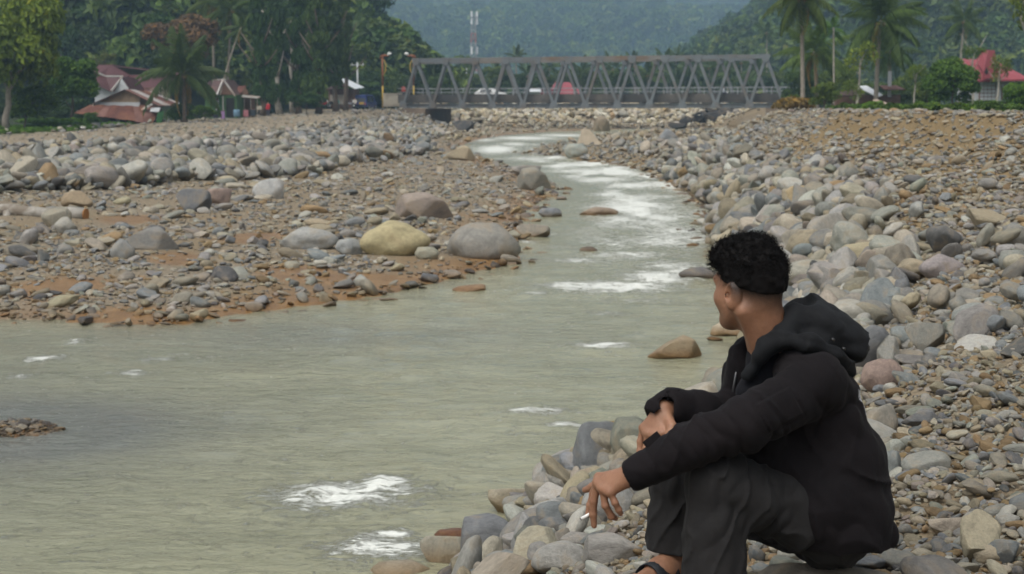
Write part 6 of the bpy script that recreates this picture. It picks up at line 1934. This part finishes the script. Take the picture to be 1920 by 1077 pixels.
for ank, toe in ((LA, A(1262, 1228, 3.62)), (RA, A(1200, 1090, 3.99))):
    heel = ank + np.array([.03, .01, -.045])
    mid = heel * .45 + toe * .55 + np.array([0, 0, .012])
    B.chain([heel, mid, toe], [.030, .036, .022], .03)
    B.cone(ank, mid, .034, .028, .03)
    ft = toe - heel; ft[2] = 0; ft /= np.linalg.norm(ft); sd_ = np.array([-ft[1], ft[0], 0])
    for k_ in range(5):
        q0 = toe + sd_ * (k_ - 2) * .017 - ft * .02; B.cone(q0, q0 + ft * (.045 - .006 * abs(k_ - 1)), .010, .009, .008)
P, Q = B.skin()
P = relax(P, Q, 1, 0.4)
L_ = (P - H0) @ np.stack([rH, fH, uH], 1)
line = np.interp(L_[:, 1], [-.12, -.085, -.05, -.02, .01, .03, .05, .09], [-.082, -.076, -.058, -.036, .006, .002, .045, .062])
stub = np.clip((L_[:, 2] - line) / np.interp(L_[:, 1], [-.09, .02], [.058, .030]), 0, 1) ** 0.85 * .985 * (L_[:, 2] > -.09)
side = np.clip((np.abs(L_[:, 0]) - .02) / .03, 0, 1)
Pp = P
nails = np.zeros(len(P))
me = np_mesh('person', P, Q, True, {'stubble': stub})
t = NT('skin')
n1 = t.noise(9, 4, .6, t.coords('Object')); n2 = t.noise(420, 3, .6, t.coords('Object'))
c = t.ramp(n1.outputs['Fac'], [(.3, (.235, .118, .068)), (.7, (.315, .165, .100))])
c = t.mix(t.math('MULTIPLY', t.attr('stubble').outputs['Fac'], t.ramp(n2.outputs['Fac'], [(.3, .82), (.6, 1.0)])), c, (.0055, .0045, .0042))
n4 = t.noise(60, 5, .7, t.coords('Object'))
c = t.mix(1.0, c, t.ramp(n4.outputs['Fac'], [(.3, (.86, .82, .80)), (.7, (1.1, 1.1, 1.1))]), 'MULTIPLY')
inv = t.math('SUBTRACT', 1.0, t.attr('stubble').outputs['Fac'], True)
hh_ = t.math('ADD', t.math('MULTIPLY', n2.outputs['Fac'], .5), n4.outputs['Fac'])
t.principled(c, t.math('ADD', .40, t.math('MULTIPLY', n4.outputs['Fac'], .22)), t.bump(hh_, .3, .004), .4, **{'Subsurface Weight': t.math('MULTIPLY', inv, .08), 'Subsurface Scale': .010})
person = tag(link_mesh('person', me, t.m), 'person in black hooded jacket sitting on a rock, head turned away up the river', 'person')
for s_ in (-1, 1):
    m = MB(); pts = []
    V, Fc = ico(3)
    m.add([Vector(hl(s_ * .031, .073, .005) + v * .0125) for v in V], [tuple(f) for f in Fc])
    e_ = m.build('eye', simple_mat('eye_white', (.6, .58, .55), .2, .02) if s_ < 0 else bpy.data.materials['eye_white'], person, True)
    m = MB(); c0 = Vector(hl(s_ * .031, .0815, .005)); m.tube([c0, c0 + Vector(fH) * .0042], .0058, 12); m.build('iris', simple_mat('iris_brown', (.03, .015, .01), .2) if s_ < 0 else bpy.data.materials['iris_brown'], e_, True)

# ---- hair: a dark thick mass, then curls
HF = Field(H0 - .17, H0 + .20, 0.0045)
HF.ell(hl(0, -.004, .044), (.082, .099, .096), 0, R=RH)
HF.ell(hl(0, -.012, .022), (.0775, .0970, .088), .01, R=RH)
HF.ell(hl(0, .060, .075), (.062, .042, .045), .03, R=RH)
def hair_cut(P):
    L = (P - H0) @ np.stack([rH, fH, uH], 1)
    ln = np.interp(L[:, 1], [-.12, -.085, -.05, -.02, .01, .03, .05, .09], [-.018, -.015, -.004, .006, .014, .020, .046, .058])
    n = fbm(P[:, 0] * 42, P[:, 1] * 42, P[:, 2] * 42, seed=71, oct=3)
    return 0.012 * n, L[:, 2] - ln
ii = np.nonzero(HF.d < 0.05)
PP = np.stack([HF.ax[i][ii[i]] for i in range(3)], 1).astype(float)
nz, up_ = hair_cut(PP)
HF.d[ii] = np.maximum(HF.d[ii] + nz, -up_ * 0.75).astype(np.float32)
Ph, Qh = HF.skin()
M_HAIR = NT('hair')
M_HAIR.principled((.0060, .0052, .0052), .72, None, .12)
M_HAIR = M_HAIR.m
hair = link_mesh('hair', np_mesh('hair', Ph, Qh, True), M_HAIR, person)
r_ = np.random.default_rng(5)
Lh = (Ph - H0) @ np.stack([rH, fH, uH], 1)
cand = np.nonzero(Lh[:, 2] > .02)[0]
pk = r_.choice(cand, 4200)
base = Ph[pk]; cen = hl(0, -.004, .03)
nrm = base - cen; nrm /= np.linalg.norm(nrm, axis=1)[:, None]
t1 = np.cross(nrm, r_.normal(size=nrm.shape)); t1 /= np.linalg.norm(t1, axis=1)[:, None]
t2 = np.cross(nrm, t1)
nseg, ns = 9, 3
lens = r_.uniform(.008, .019, len(pk)) * np.clip((Lh[pk, 2] - .0) / .06, .35, 1)
rad = r_.uniform(.004, .009, len(pk)); ph0 = r_.uniform(0, 6.28, len(pk)); trn = r_.uniform(2.0, 4.5, len(pk))
rings = []
for i in range(nseg):
    s_ = i / (nseg - 1)
    c_ = base + nrm * (lens * s_ - .006)[:, None] + t1 * (rad * (np.cos(ph0 + trn * s_) - np.cos(ph0)))[:, None] + t2 * (rad * (np.sin(ph0 + trn * s_) - np.sin(ph0)))[:, None]
    w_ = .0012 * (1 - .6 * s_)
    for k_ in range(ns):
        a_ = k_ * 2.0944
        rings.append(c_ + t1 * (w_ * math.cos(a_)) + t2 * (w_ * math.sin(a_)))
R_ = np.stack(rings, 1)
nv = nseg * ns
fq = []
for i in range(nseg - 1):
    for k_ in range(ns):
        a_, b_ = i * ns + k_, i * ns + (k_ + 1) % ns
        fq.append((a_, b_, b_ + ns, a_ + ns))
fq = (np.array(fq)[None] + (np.arange(len(pk)) * nv)[:, None, None]).reshape(-1, 4)
cu = link_mesh('curls', np_mesh('curls', R_.reshape(-1, 3), fq, True), M_HAIR, hair)
cu['kind'] = 'stuff'
# eyebrows
for s_ in (-1, 1):
    m = MB(); m.tube([Vector(hl(s_ * .016, .093, .020)), Vector(hl(s_ * .032, .090, .025)), Vector(hl(s_ * .050, .074, .021))], [.003, .0038, .002], 6); m.build('eyebrow', M_HAIR, person, True)

# ---- cloth
def cloth_mat(name, lo_, hi_, rough, weave):
    t = NT(name); co = t.coords('Object')
    n1 = t.noise(5, 5, .6, co); n2 = t.noise(weave, 3, .6, co); n3 = t.noise(45, 4, .6, co)
    c = t.ramp(n1.outputs['Fac'], [(.3, lo_), (.7, hi_)])
    pr = t.attr('print')
    c = t.mix(pr.outputs['Fac'], c, (.45, .45, .47))
    h_ = t.math('ADD', t.math('MULTIPLY', n2.outputs['Fac'], .4), n3.outputs['Fac'])
    p = t.principled(c, rough, t.bump(h_, .45, .005), .14)
    p.inputs['Sheen Weight'].default_value = .02; p.inputs['Sheen Roughness'].default_value = .5
    return t.m
M_JACKET = cloth_mat('black_jacket', (.0052, .0042, .0050), (.0098, .0076, .0086), .85, 300)
M_HOOD = cloth_mat('black_hood', (.0058, .0062, .0072), (.0110, .0117, .0132), .78, 300)
M_JEANS = cloth_mat('charcoal_denim', (.0158, .0150, .0152), (.0265, .0252, .0252), .85, 420)
M_SHIRT = cloth_mat('black_shirt', (.007, .007, .009), (.010, .010, .013), .9, 400)

def ridge(n): return (1 - np.abs(n)) ** 2
def crease(n, k=5): return (1 - np.minimum(np.abs(n), 1)) ** k
J = Field([.25, 3.50, 1.30], [1.08, 4.40, 2.20], 0.0042)
jt = [A(1556, 985, 3.98), A(1549, 855, 3.985), A(1508, 748, 3.99), A(1478, 690, 4.0)]
jr = [.140, .128, .118, .070]
for i in range(3): J.cone(jt[i], jt[i + 1], jr[i], jr[i + 1], .03, axis=rT, ratio=1.42 if i < 2 else 1.6)
J.cone(A(1585, 985, 3.885), A(1540, 958, 3.865), .124, .121, .04)          # over the thigh
J.cone(A(1560, 985, 4.08), A(1530, 962, 4.09), .115, .105, .04)
LSj, LEj = A(1528, 722, 3.825), A(1402, 792, 3.70)
J.chain([A(1500, 700, 3.90), LSj, LEj, A(1300, 834, 3.705), A(1192, 889, 3.735)], [.072, .073, .064, .054, .043], .03)
J.cone(A(1508, 790, 3.93), A(1528, 925, 3.875), .100, .112, .04)
J.cone(A(1425, 812, 3.84), A(1462, 885, 3.86), .062, .066, .03)
J.cone(A(1470, 672, 3.95), A(1535, 690, 3.90), .035, .05, .04)
J.chain([A(1430, 700, 4.10), RS, RE, A(1312, 774, 4.03), A(1262, 764, 4.0), A(1234, 772, 3.988)], [.07, .078, .068, .056, .046, .038], .03)
J.ell(A(1395, 690, 4.06), (.05, .05, .08), .04)
# open neck and front
J.cone(A(1462, 690, 4.0), hl(0, -.03, -.03), .070, .082, .01, True)
J.cone(A(1444, 668, 3.985), A(1396, 742, 3.93), .052, .018, .012, True)
J.cone(A(1396, 742, 3.93), A(1385, 800, 3.93), .018, .006, .01, True)
# cuffs
for a_, b_ in ((A(1215, 878, 3.728), A(1160, 901, 3.745)), (A(1252, 762, 3.975), A(1226, 828, 3.955))):
    J.cone(a_, b_, .029, .036, .003, True)
J.ell(A(1157, 903, 3.745), (.047,) * 3, .003, True)
J.ell(A(1196, 806, 3.965), (.060,) * 3, .003, True)
J.above(A(1560, 1034, 3.80), (0.03, 0, 1))
ARM = [LSj, LEj, A(1192, 889, 3.735)]
def folds(P):
    # cloth gathers across the arm near the elbow, falls in long diagonal folds down the back
    dA = np.min([np.linalg.norm(P - q, axis=1) for q in (LEj, A(1350, 815, 3.70))], axis=0)
    ax_ = (ARM[2] - LSj) / np.linalg.norm(ARM[2] - LSj)
    s_ = (P - LSj) @ ax_
    el = np.exp(-(dA / .14) ** 2)
    w = 0.013 * el * (ridge(vnoise(s_ * 26 + 6 * P[:, 2], P[:, 1] * 7, P[:, 2] * 9, 81)) - .5)
    sl_ = np.clip((LSj[0] - P[:, 0]) / .1, 0, 1)
    w += 0.006 * sl_ * (ridge(vnoise(s_ * 38 - 9 * P[:, 2], P[:, 1] * 9, P[:, 2] * 13, 82)) - .5)
    g = fbm(P[:, 0] * 6.5 + P[:, 2] * 3.0, P[:, 1] * 5, P[:, 2] * 3.0 - P[:, 0] * 2.2, 83, 3)
    w += 0.013 * (ridge(g * 2.6) - .5) * (1 - .5 * el) * (1 - .6 * sl_)
    w += 0.006 * fbm(P[:, 0] * 24, P[:, 1] * 24, P[:, 2] * 16, 85, 2)
    for q_ in (A(1192, 889, 3.735), A(1236, 768, 3.99)): w *= .15 + .85 * smooth01(.06, .15, np.linalg.norm(P - q_, axis=1))
    # sharp narrow creases over the soft folds
    c1 = vnoise(s_ * 15 + P[:, 2] * 7 + 2 * vnoise(P[:, 0] * 5, P[:, 1] * 5, P[:, 2] * 5, 7), P[:, 1] * 6, P[:, 2] * 5, 86)
    w -= 0.008 * crease(c1 * 1.5, 6) * (.35 + .65 * el) * np.maximum(sl_, .25)
    c2 = vnoise(P[:, 0] * 9 + P[:, 2] * 7 + 1.5 * vnoise(P[:, 0] * 4, P[:, 1] * 4, P[:, 2] * 4, 8), P[:, 1] * 4, P[:, 2] * 4 - P[:, 0] * 4, 87)
    w -= 0.0065 * crease(c2 * 1.5, 5) * (1 - sl_)
    # sleeve pocket flap, shoulder strap and seams
    u, v, dz = pix(P)
    near = P[:, 1] < 3.86
    def rect(c, half, angle):
        ca, sa = math.cos(angle), math.sin(angle)
        du, dv = u - c[0], v - c[1]
        q = np.maximum(np.abs(du * ca + dv * sa) / half[0], np.abs(-du * sa + dv * ca) / half[1])
        return q
    for c_, hf, an in (((1462, 768), (36, 30), math.radians(-28)),):
        q = rect(c_, hf, an)
        w -= near * 0.0055 * (1 - smooth01(.93, 1.0, q)); w += near * .003 * np.exp(-((q - 1.04) / .05) ** 2)
    # armhole seam
    sv = np.abs((u - 1548) * .93 + (v - 760) * .36)
    w += near * .003 * np.exp(-(sv / 3.0) ** 2) * (v < 850) * (v > 660)
    # hem of the cuffs
    for q_, ax2 in ((A(1197, 887, 3.733), ax_),):
        s2 = (P - q_) @ ax2
        w += .003 * np.exp(-((s2 + .035) / .004) ** 2) * (np.linalg.norm(P - q_, axis=1) < .10)
    return w
J.displace(folds)
Pj, Qj = J.skin(); Pj = relax(Pj, Qj, 1, .4)
u_, v_, dz_ = pix(Pj)
prn = ((u_ > 1602) & (v_ > 732) & (v_ < 778) & (Pj[:, 1] > 3.86) & (Pj[:, 1] < 4.12)).astype(float) * (np.abs(((Pj[:, 2] * 80) % 1) - .5) < .4)
jacket = link_mesh('jacket', np_mesh('jacket', Pj, Qj, True, {'print': prn}), M_JACKET, person)

# hood and collar lying behind the neck
Hd = Field([.42, 3.72, 1.90], [1.06, 4.28, 2.24], 0.005)
cc = [A(1402, 706, 3.90), A(1432, 660, 3.89), A(1468, 626, 3.90), A(1494, 592, 3.95), A(1503, 578, 4.03), A(1486, 588, 4.11), A(1446, 618, 4.13), A(1398, 648, 4.11), A(1376, 690, 4.08)]
Hd.chain(cc, [.013, .020, .026, .028, .028, .026, .022, .02, .015], .03)
HR = [np.array([.84, 0, -.54]), np.array([0, 1, 0]), np.array([.54, 0, .84])]
Hd.ell(A(1549, 603, 4.02), (.104, .132, .052), .05, R=HR)
Hd.ell(A(1590, 643, 4.02), (.048, .115, .040), .05, R=HR)
Hd.ell(A(1520, 632, 4.00), (.070, .135, .040), .05)
Hd.chain([A(1470, 640, 3.875), A(1520, 642, 3.845), A(1565, 665, 3.85), A(1592, 700, 3.90)], [.014, .020, .020, .014], .025)
Hd.ell(A(1500, 566, 4.02), (.036, .075, .034), .015, True, R=[np.array([.8, 0, .6]), np.array([0, 1, 0]), np.array([-.6, 0, .8])])
Hd.cone(A(1450, 670, 4.0), hl(0, -.03, -.05), .066, .066, .008, True)
def hfold(P):
    g = fbm(P[:, 0] * 6 + P[:, 2] * 9, P[:, 1] * 3.5, P[:, 2] * 5 - P[:, 0] * 3, 91, 3)
    c1 = vnoise(P[:, 0] * 9 + P[:, 2] * 13 + 1.5 * vnoise(P[:, 0] * 6, P[:, 1] * 6, P[:, 2] * 6, 12), P[:, 1] * 5, P[:, 2] * 6 - P[:, 0] * 6, 95)
    return -.007 * crease(c1 * 1.5, 6) + 0.014 * (ridge(g * 1.3) - .55) + .005 * fbm(P[:, 0] * 22, P[:, 1] * 16, P[:, 2] * 22, 93, 2)
Hd.displace(hfold)
Pj2, Qj2 = Hd.skin(); Pj2 = relax(Pj2, Qj2, 1, .3)
hood = link_mesh('hood', np_mesh('hood', Pj2, Qj2, True, {'print': np.zeros(len(Pj2))}), M_HOOD, jacket)
# zip, toggles, cuff tabs
m = MB(); m.tube([Vector(A(1388, 668, 4.045)), Vector(A(1380, 700, 4.02)), Vector(A(1374, 735, 4.0))], .003, 6)
m.build('zip', simple_mat('zip_metal', (.12, .12, .125), .4, .1, 3, .5, .6), jacket, True)
for (u, v, Y) in ((1560, 637, 3.835), (1580, 654, 3.84)):
    m = MB(); c0 = Vector(A(u, v, Y)); m.tube([c0, c0 + Vector((.004, -.006, 0))], [.005, .004], 10); m.build('snap_button', simple_mat('dark_snap', (.05, .05, .05), .4, .1, 3, .5, .7) if u < 1570 else bpy.data.materials['dark_snap'], hood, True)
m = MB(); m.bar(Vector(A(1212, 838, 3.72)), Vector(A(1238, 818, 3.735)), .030, .010, (0, -1, .3)); m.build('cuff_tab', M_JACKET, jacket)
m = MB(); m.bar(Vector(A(1250, 742, 3.975)), Vector(A(1275, 738, 3.985)), .022, .008, (0, -1, .2)); m.build('cuff_tab', M_JACKET, jacket)

# shirt
S = Field([.45, 3.75, 1.75], [.85, 4.25, 2.20], 0.006)
S.cone(sp[1], sp[2], .104, .110, .02, axis=rT, ratio=1.4); S.cone(sp[2], A(1462, 690, 4.0), .110, .068, .03, axis=rT, ratio=1.3)
S.cone(sp[2], A(1446, 674, 3.985), .08, .066, .02); S.cone(A(1400, 735, 3.93), A(1440, 680, 3.97), .03, .04, .03)
Ps, Qs = S.skin()
link_mesh('shirt', np_mesh('shirt', Ps, Qs, True, {'print': np.zeros(len(Ps))}), M_SHIRT, person)

# ---- trousers
T = Field([.22, 3.50, 1.20], [1.02, 4.40, 1.86], 0.005)
T.cone(A(1560, 988, 3.875), A(1350, 905, 3.765), .098, .078, 0)
T.cone(A(1350, 905, 3.765), A(1342, 985, 3.75), .079, .070, .035)
T.cone(A(1342, 985, 3.75), A(1338, 1166, 3.74), .070, .082, .02)
T.cone(A(1540, 985, 4.08), A(1274, 896, 4.13), .105, .072, .02)
T.cone(A(1274, 896, 4.13), A(1266, 950, 4.13), .072, .066, .03)
T.cone(A(1266, 950, 4.13), A(1262, 1036, 4.125), .066, .074, .02)
T.cone(A(1560, 985, 3.96), A(1550, 970, 4.0), .11, .10, .04)
# leg openings cut level, the far one higher
LCUT, RCUT = A(1340, 1158, 3.74), A(1262, 1029, 4.125)
def legs(P):
    left = P[:, 1] < 3.95
    w = np.zeros(len(P))
    k = (P - A(1395, 960, 3.76))
    el = np.exp(-(np.linalg.norm(k, axis=1) / .11) ** 2)
    w += .026 * el * (ridge(vnoise(P[:, 0] * 17 - P[:, 2] * 15, P[:, 1] * 7, P[:, 2] * 7 + P[:, 0] * 6, 101)) - .55)
    g = fbm(P[:, 0] * 11, P[:, 1] * 10, P[:, 2] * 3.2, 103, 3)
    w += .011 * (ridge(g * 2.2) - .5)
    w += .004 * fbm(P[:, 0] * 24, P[:, 1] * 24, P[:, 2] * 11, 105, 2)
    c3 = vnoise(P[:, 0] * 13 - P[:, 2] * 8 + 1.5 * vnoise(P[:, 0] * 5, P[:, 1] * 5, P[:, 2] * 5, 9), P[:, 1] * 6, P[:, 2] * 5 + P[:, 0] * 4, 107)
    w -= .009 * crease(c3 * 1.5, 6)
    u, v, dz = pix(P)
    seam = np.interp(v, [860, 900, 960, 1080], [1365, 1352, 1346, 1342])
    w += left * .0022 * np.exp(-((u - seam) / 1.6) ** 2) * (P[:, 0] < A(1420, 900, 3.76)[0])
    return w
T.displace(legs)
X_, Y_, Z_ = T.ax[0][:, None, None], T.ax[1][None, :, None], T.ax[2][None, None, :]
shank = (X_ < A(1425, 1000, 3.8)[0])
cutz = np.where(Y_ < 3.95, LCUT[2], RCUT[2])
T.d = np.where(shank, np.maximum(T.d, (cutz - Z_)), T.d).astype(np.float32)
T.cone(LCUT + np.array([0, 0, .06]), LCUT - np.array([0, 0, .05]), .058, .074, .004, True)
T.cone(RCUT + np.array([0, 0, .05]), RCUT - np.array([0, 0, .05]), .050, .066, .004, True)
Pt, Qt = T.skin(); Pt = relax(Pt, Qt, 1, .4)
trousers = link_mesh('trousers', np_mesh('trousers', Pt, Qt, True, {'print': np.zeros(len(Pt))}), M_JEANS, person)

# ---- sandals
M_SOLE = simple_mat('sandal_sole', (.018, .018, .02), .8, .2, 8)
M_STRAP = simple_mat('sandal_strap', (.012, .014, .018), .55, .2, 8)
for ank, toe in ((LA, A(1262, 1228, 3.62)), (RA, A(1200, 1090, 3.99))):
    heel = ank + np.array([.03, .01, -.045])
    ft = toe - heel; ft[2] = 0; Lf = np.linalg.norm(ft); ft /= Lf; sd_ = np.array([-ft[1], ft[0], 0])
    zs = min(heel[2] - .030, toe[2] - .022)
    m = MB(); ring = []
    for k_ in range(24):
        a_ = 2 * math.pi * k_ / 24
        y_ = math.cos(a_); x_ = math.sin(a_)
        ring.append(Vector(heel * .5 + toe * .5 + ft * (y_ * (Lf * .5 + .045) + .012) + sd_ * x_ * (.040 + .008 * y_)))
    for q in ring: q.z = zs
    m.slab(ring, .025); sn = m.build('sandal', M_SOLE, person)
    m = MB(); mid = heel * .38 + toe * .62
    arc = [Vector(mid + sd_ * (.054 * math.cos(a_)) + np.array([0, 0, .082 * math.sin(a_)])) for a_ in np.linspace(-.1, math.pi + .1, 13)]
    for q in arc: q.z = q.z - mid[2] + zs + .004
    vs_, fs_ = [], []
    for q in arc:
        c_ = Vector(mid); c_.z = zs
        o_ = (q - c_).normalized() * .004
        for w_ in (-.042, .042):
            vs_ += [q + Vector(ft) * w_, q + Vector(ft) * w_ * .97 + o_]
    for i in range(len(arc) - 1):
        b_ = 4 * i
        fs_ += [(b_, b_ + 2, b_ + 6, b_ + 4), (b_ + 1, b_ + 5, b_ + 7, b_ + 3), (b_, b_ + 4, b_ + 5, b_ + 1), (b_ + 2, b_ + 3, b_ + 7, b_ + 6)]
    m.add(vs_, fs_); m.build('strap', M_STRAP, sn, True)

# ---- cigarette between the fingers
c0, c1 = Vector(A(1090, 973, 3.800)), Vector(A(1119, 957, 3.799))
cig = empty('cigarette', c0, 0, 'lit white cigarette held between the fingers of the hanging hand', 'cigarette')
d_ = c1 - c0
m = MB(); m.tube([Vector((0, 0, 0)), d_ * .70], .0042, 10); m.build('paper', simple_mat('cigarette_paper', (.80, .79, .76), .8, .03), cig, True)
m = MB(); m.tube([d_ * .702, d_], .0043, 10); m.build('filter', simple_mat('cigarette_filter', (.50, .30, .12), .8, .1), cig, True)
m = MB(); m.tube([d_ * -.07, d_ * -.002], [.003, .004], 10); m.build('ash', simple_mat('ash', (.16, .15, .145), .95, .2, 50), cig, True)
# the rock that carries the person
sr_ = A(1500, 1085, 3.98)
o = link_mesh('boulder', SHAPES[0]); o.scale = (.30, .24, .20); o.rotation_euler = (0, 0, .2); o.location = (sr_[0] + .03, 4.0, 1.44 - .17)
o.color = (.20, .175, .14, 1); tag(o, 'smooth brown-grey boulder that carries the seated person', 'boulder', 'named boulders along the river')
# ------------------------------------------------------------------ haze: pale even air round the whole scene
t = NT('haze_air')
pv_ = t.n('ShaderNodeVolumePrincipled')
pv_.inputs['Color'].default_value = (0.50, 0.76, 1.0, 1)
pv_.inputs['Density'].default_value = 0.00053
pv_.inputs['Anisotropy'].default_value = 0.0
t.l(pv_.outputs[0], t.out.inputs['Volume'])
m = MB(); m.box((0, 1150, 139), (3600, 2900, 290))
tag(m.build('haze', t.m), kind='stuff')

# ------------------------------------------------------------------ labels: what nothing but its place tells apart
seen_labels = {}
for o in scene.objects:
    if o.parent is None and o.get('label') and o.get('category'): seen_labels.setdefault(o['label'], []).append(o)
for lab, v in seen_labels.items():
    if 1 < len(v) <= 3:
        v.sort(key=lambda o: o.location.x / max(o.location.y, 1))
        for o, wd in zip(v, ('leftmost', 'rightmost') if len(v) == 2 else ('leftmost', 'middle', 'rightmost')):
            o['label'] = ' '.join((wd + ' ' + lab).split()[:16])
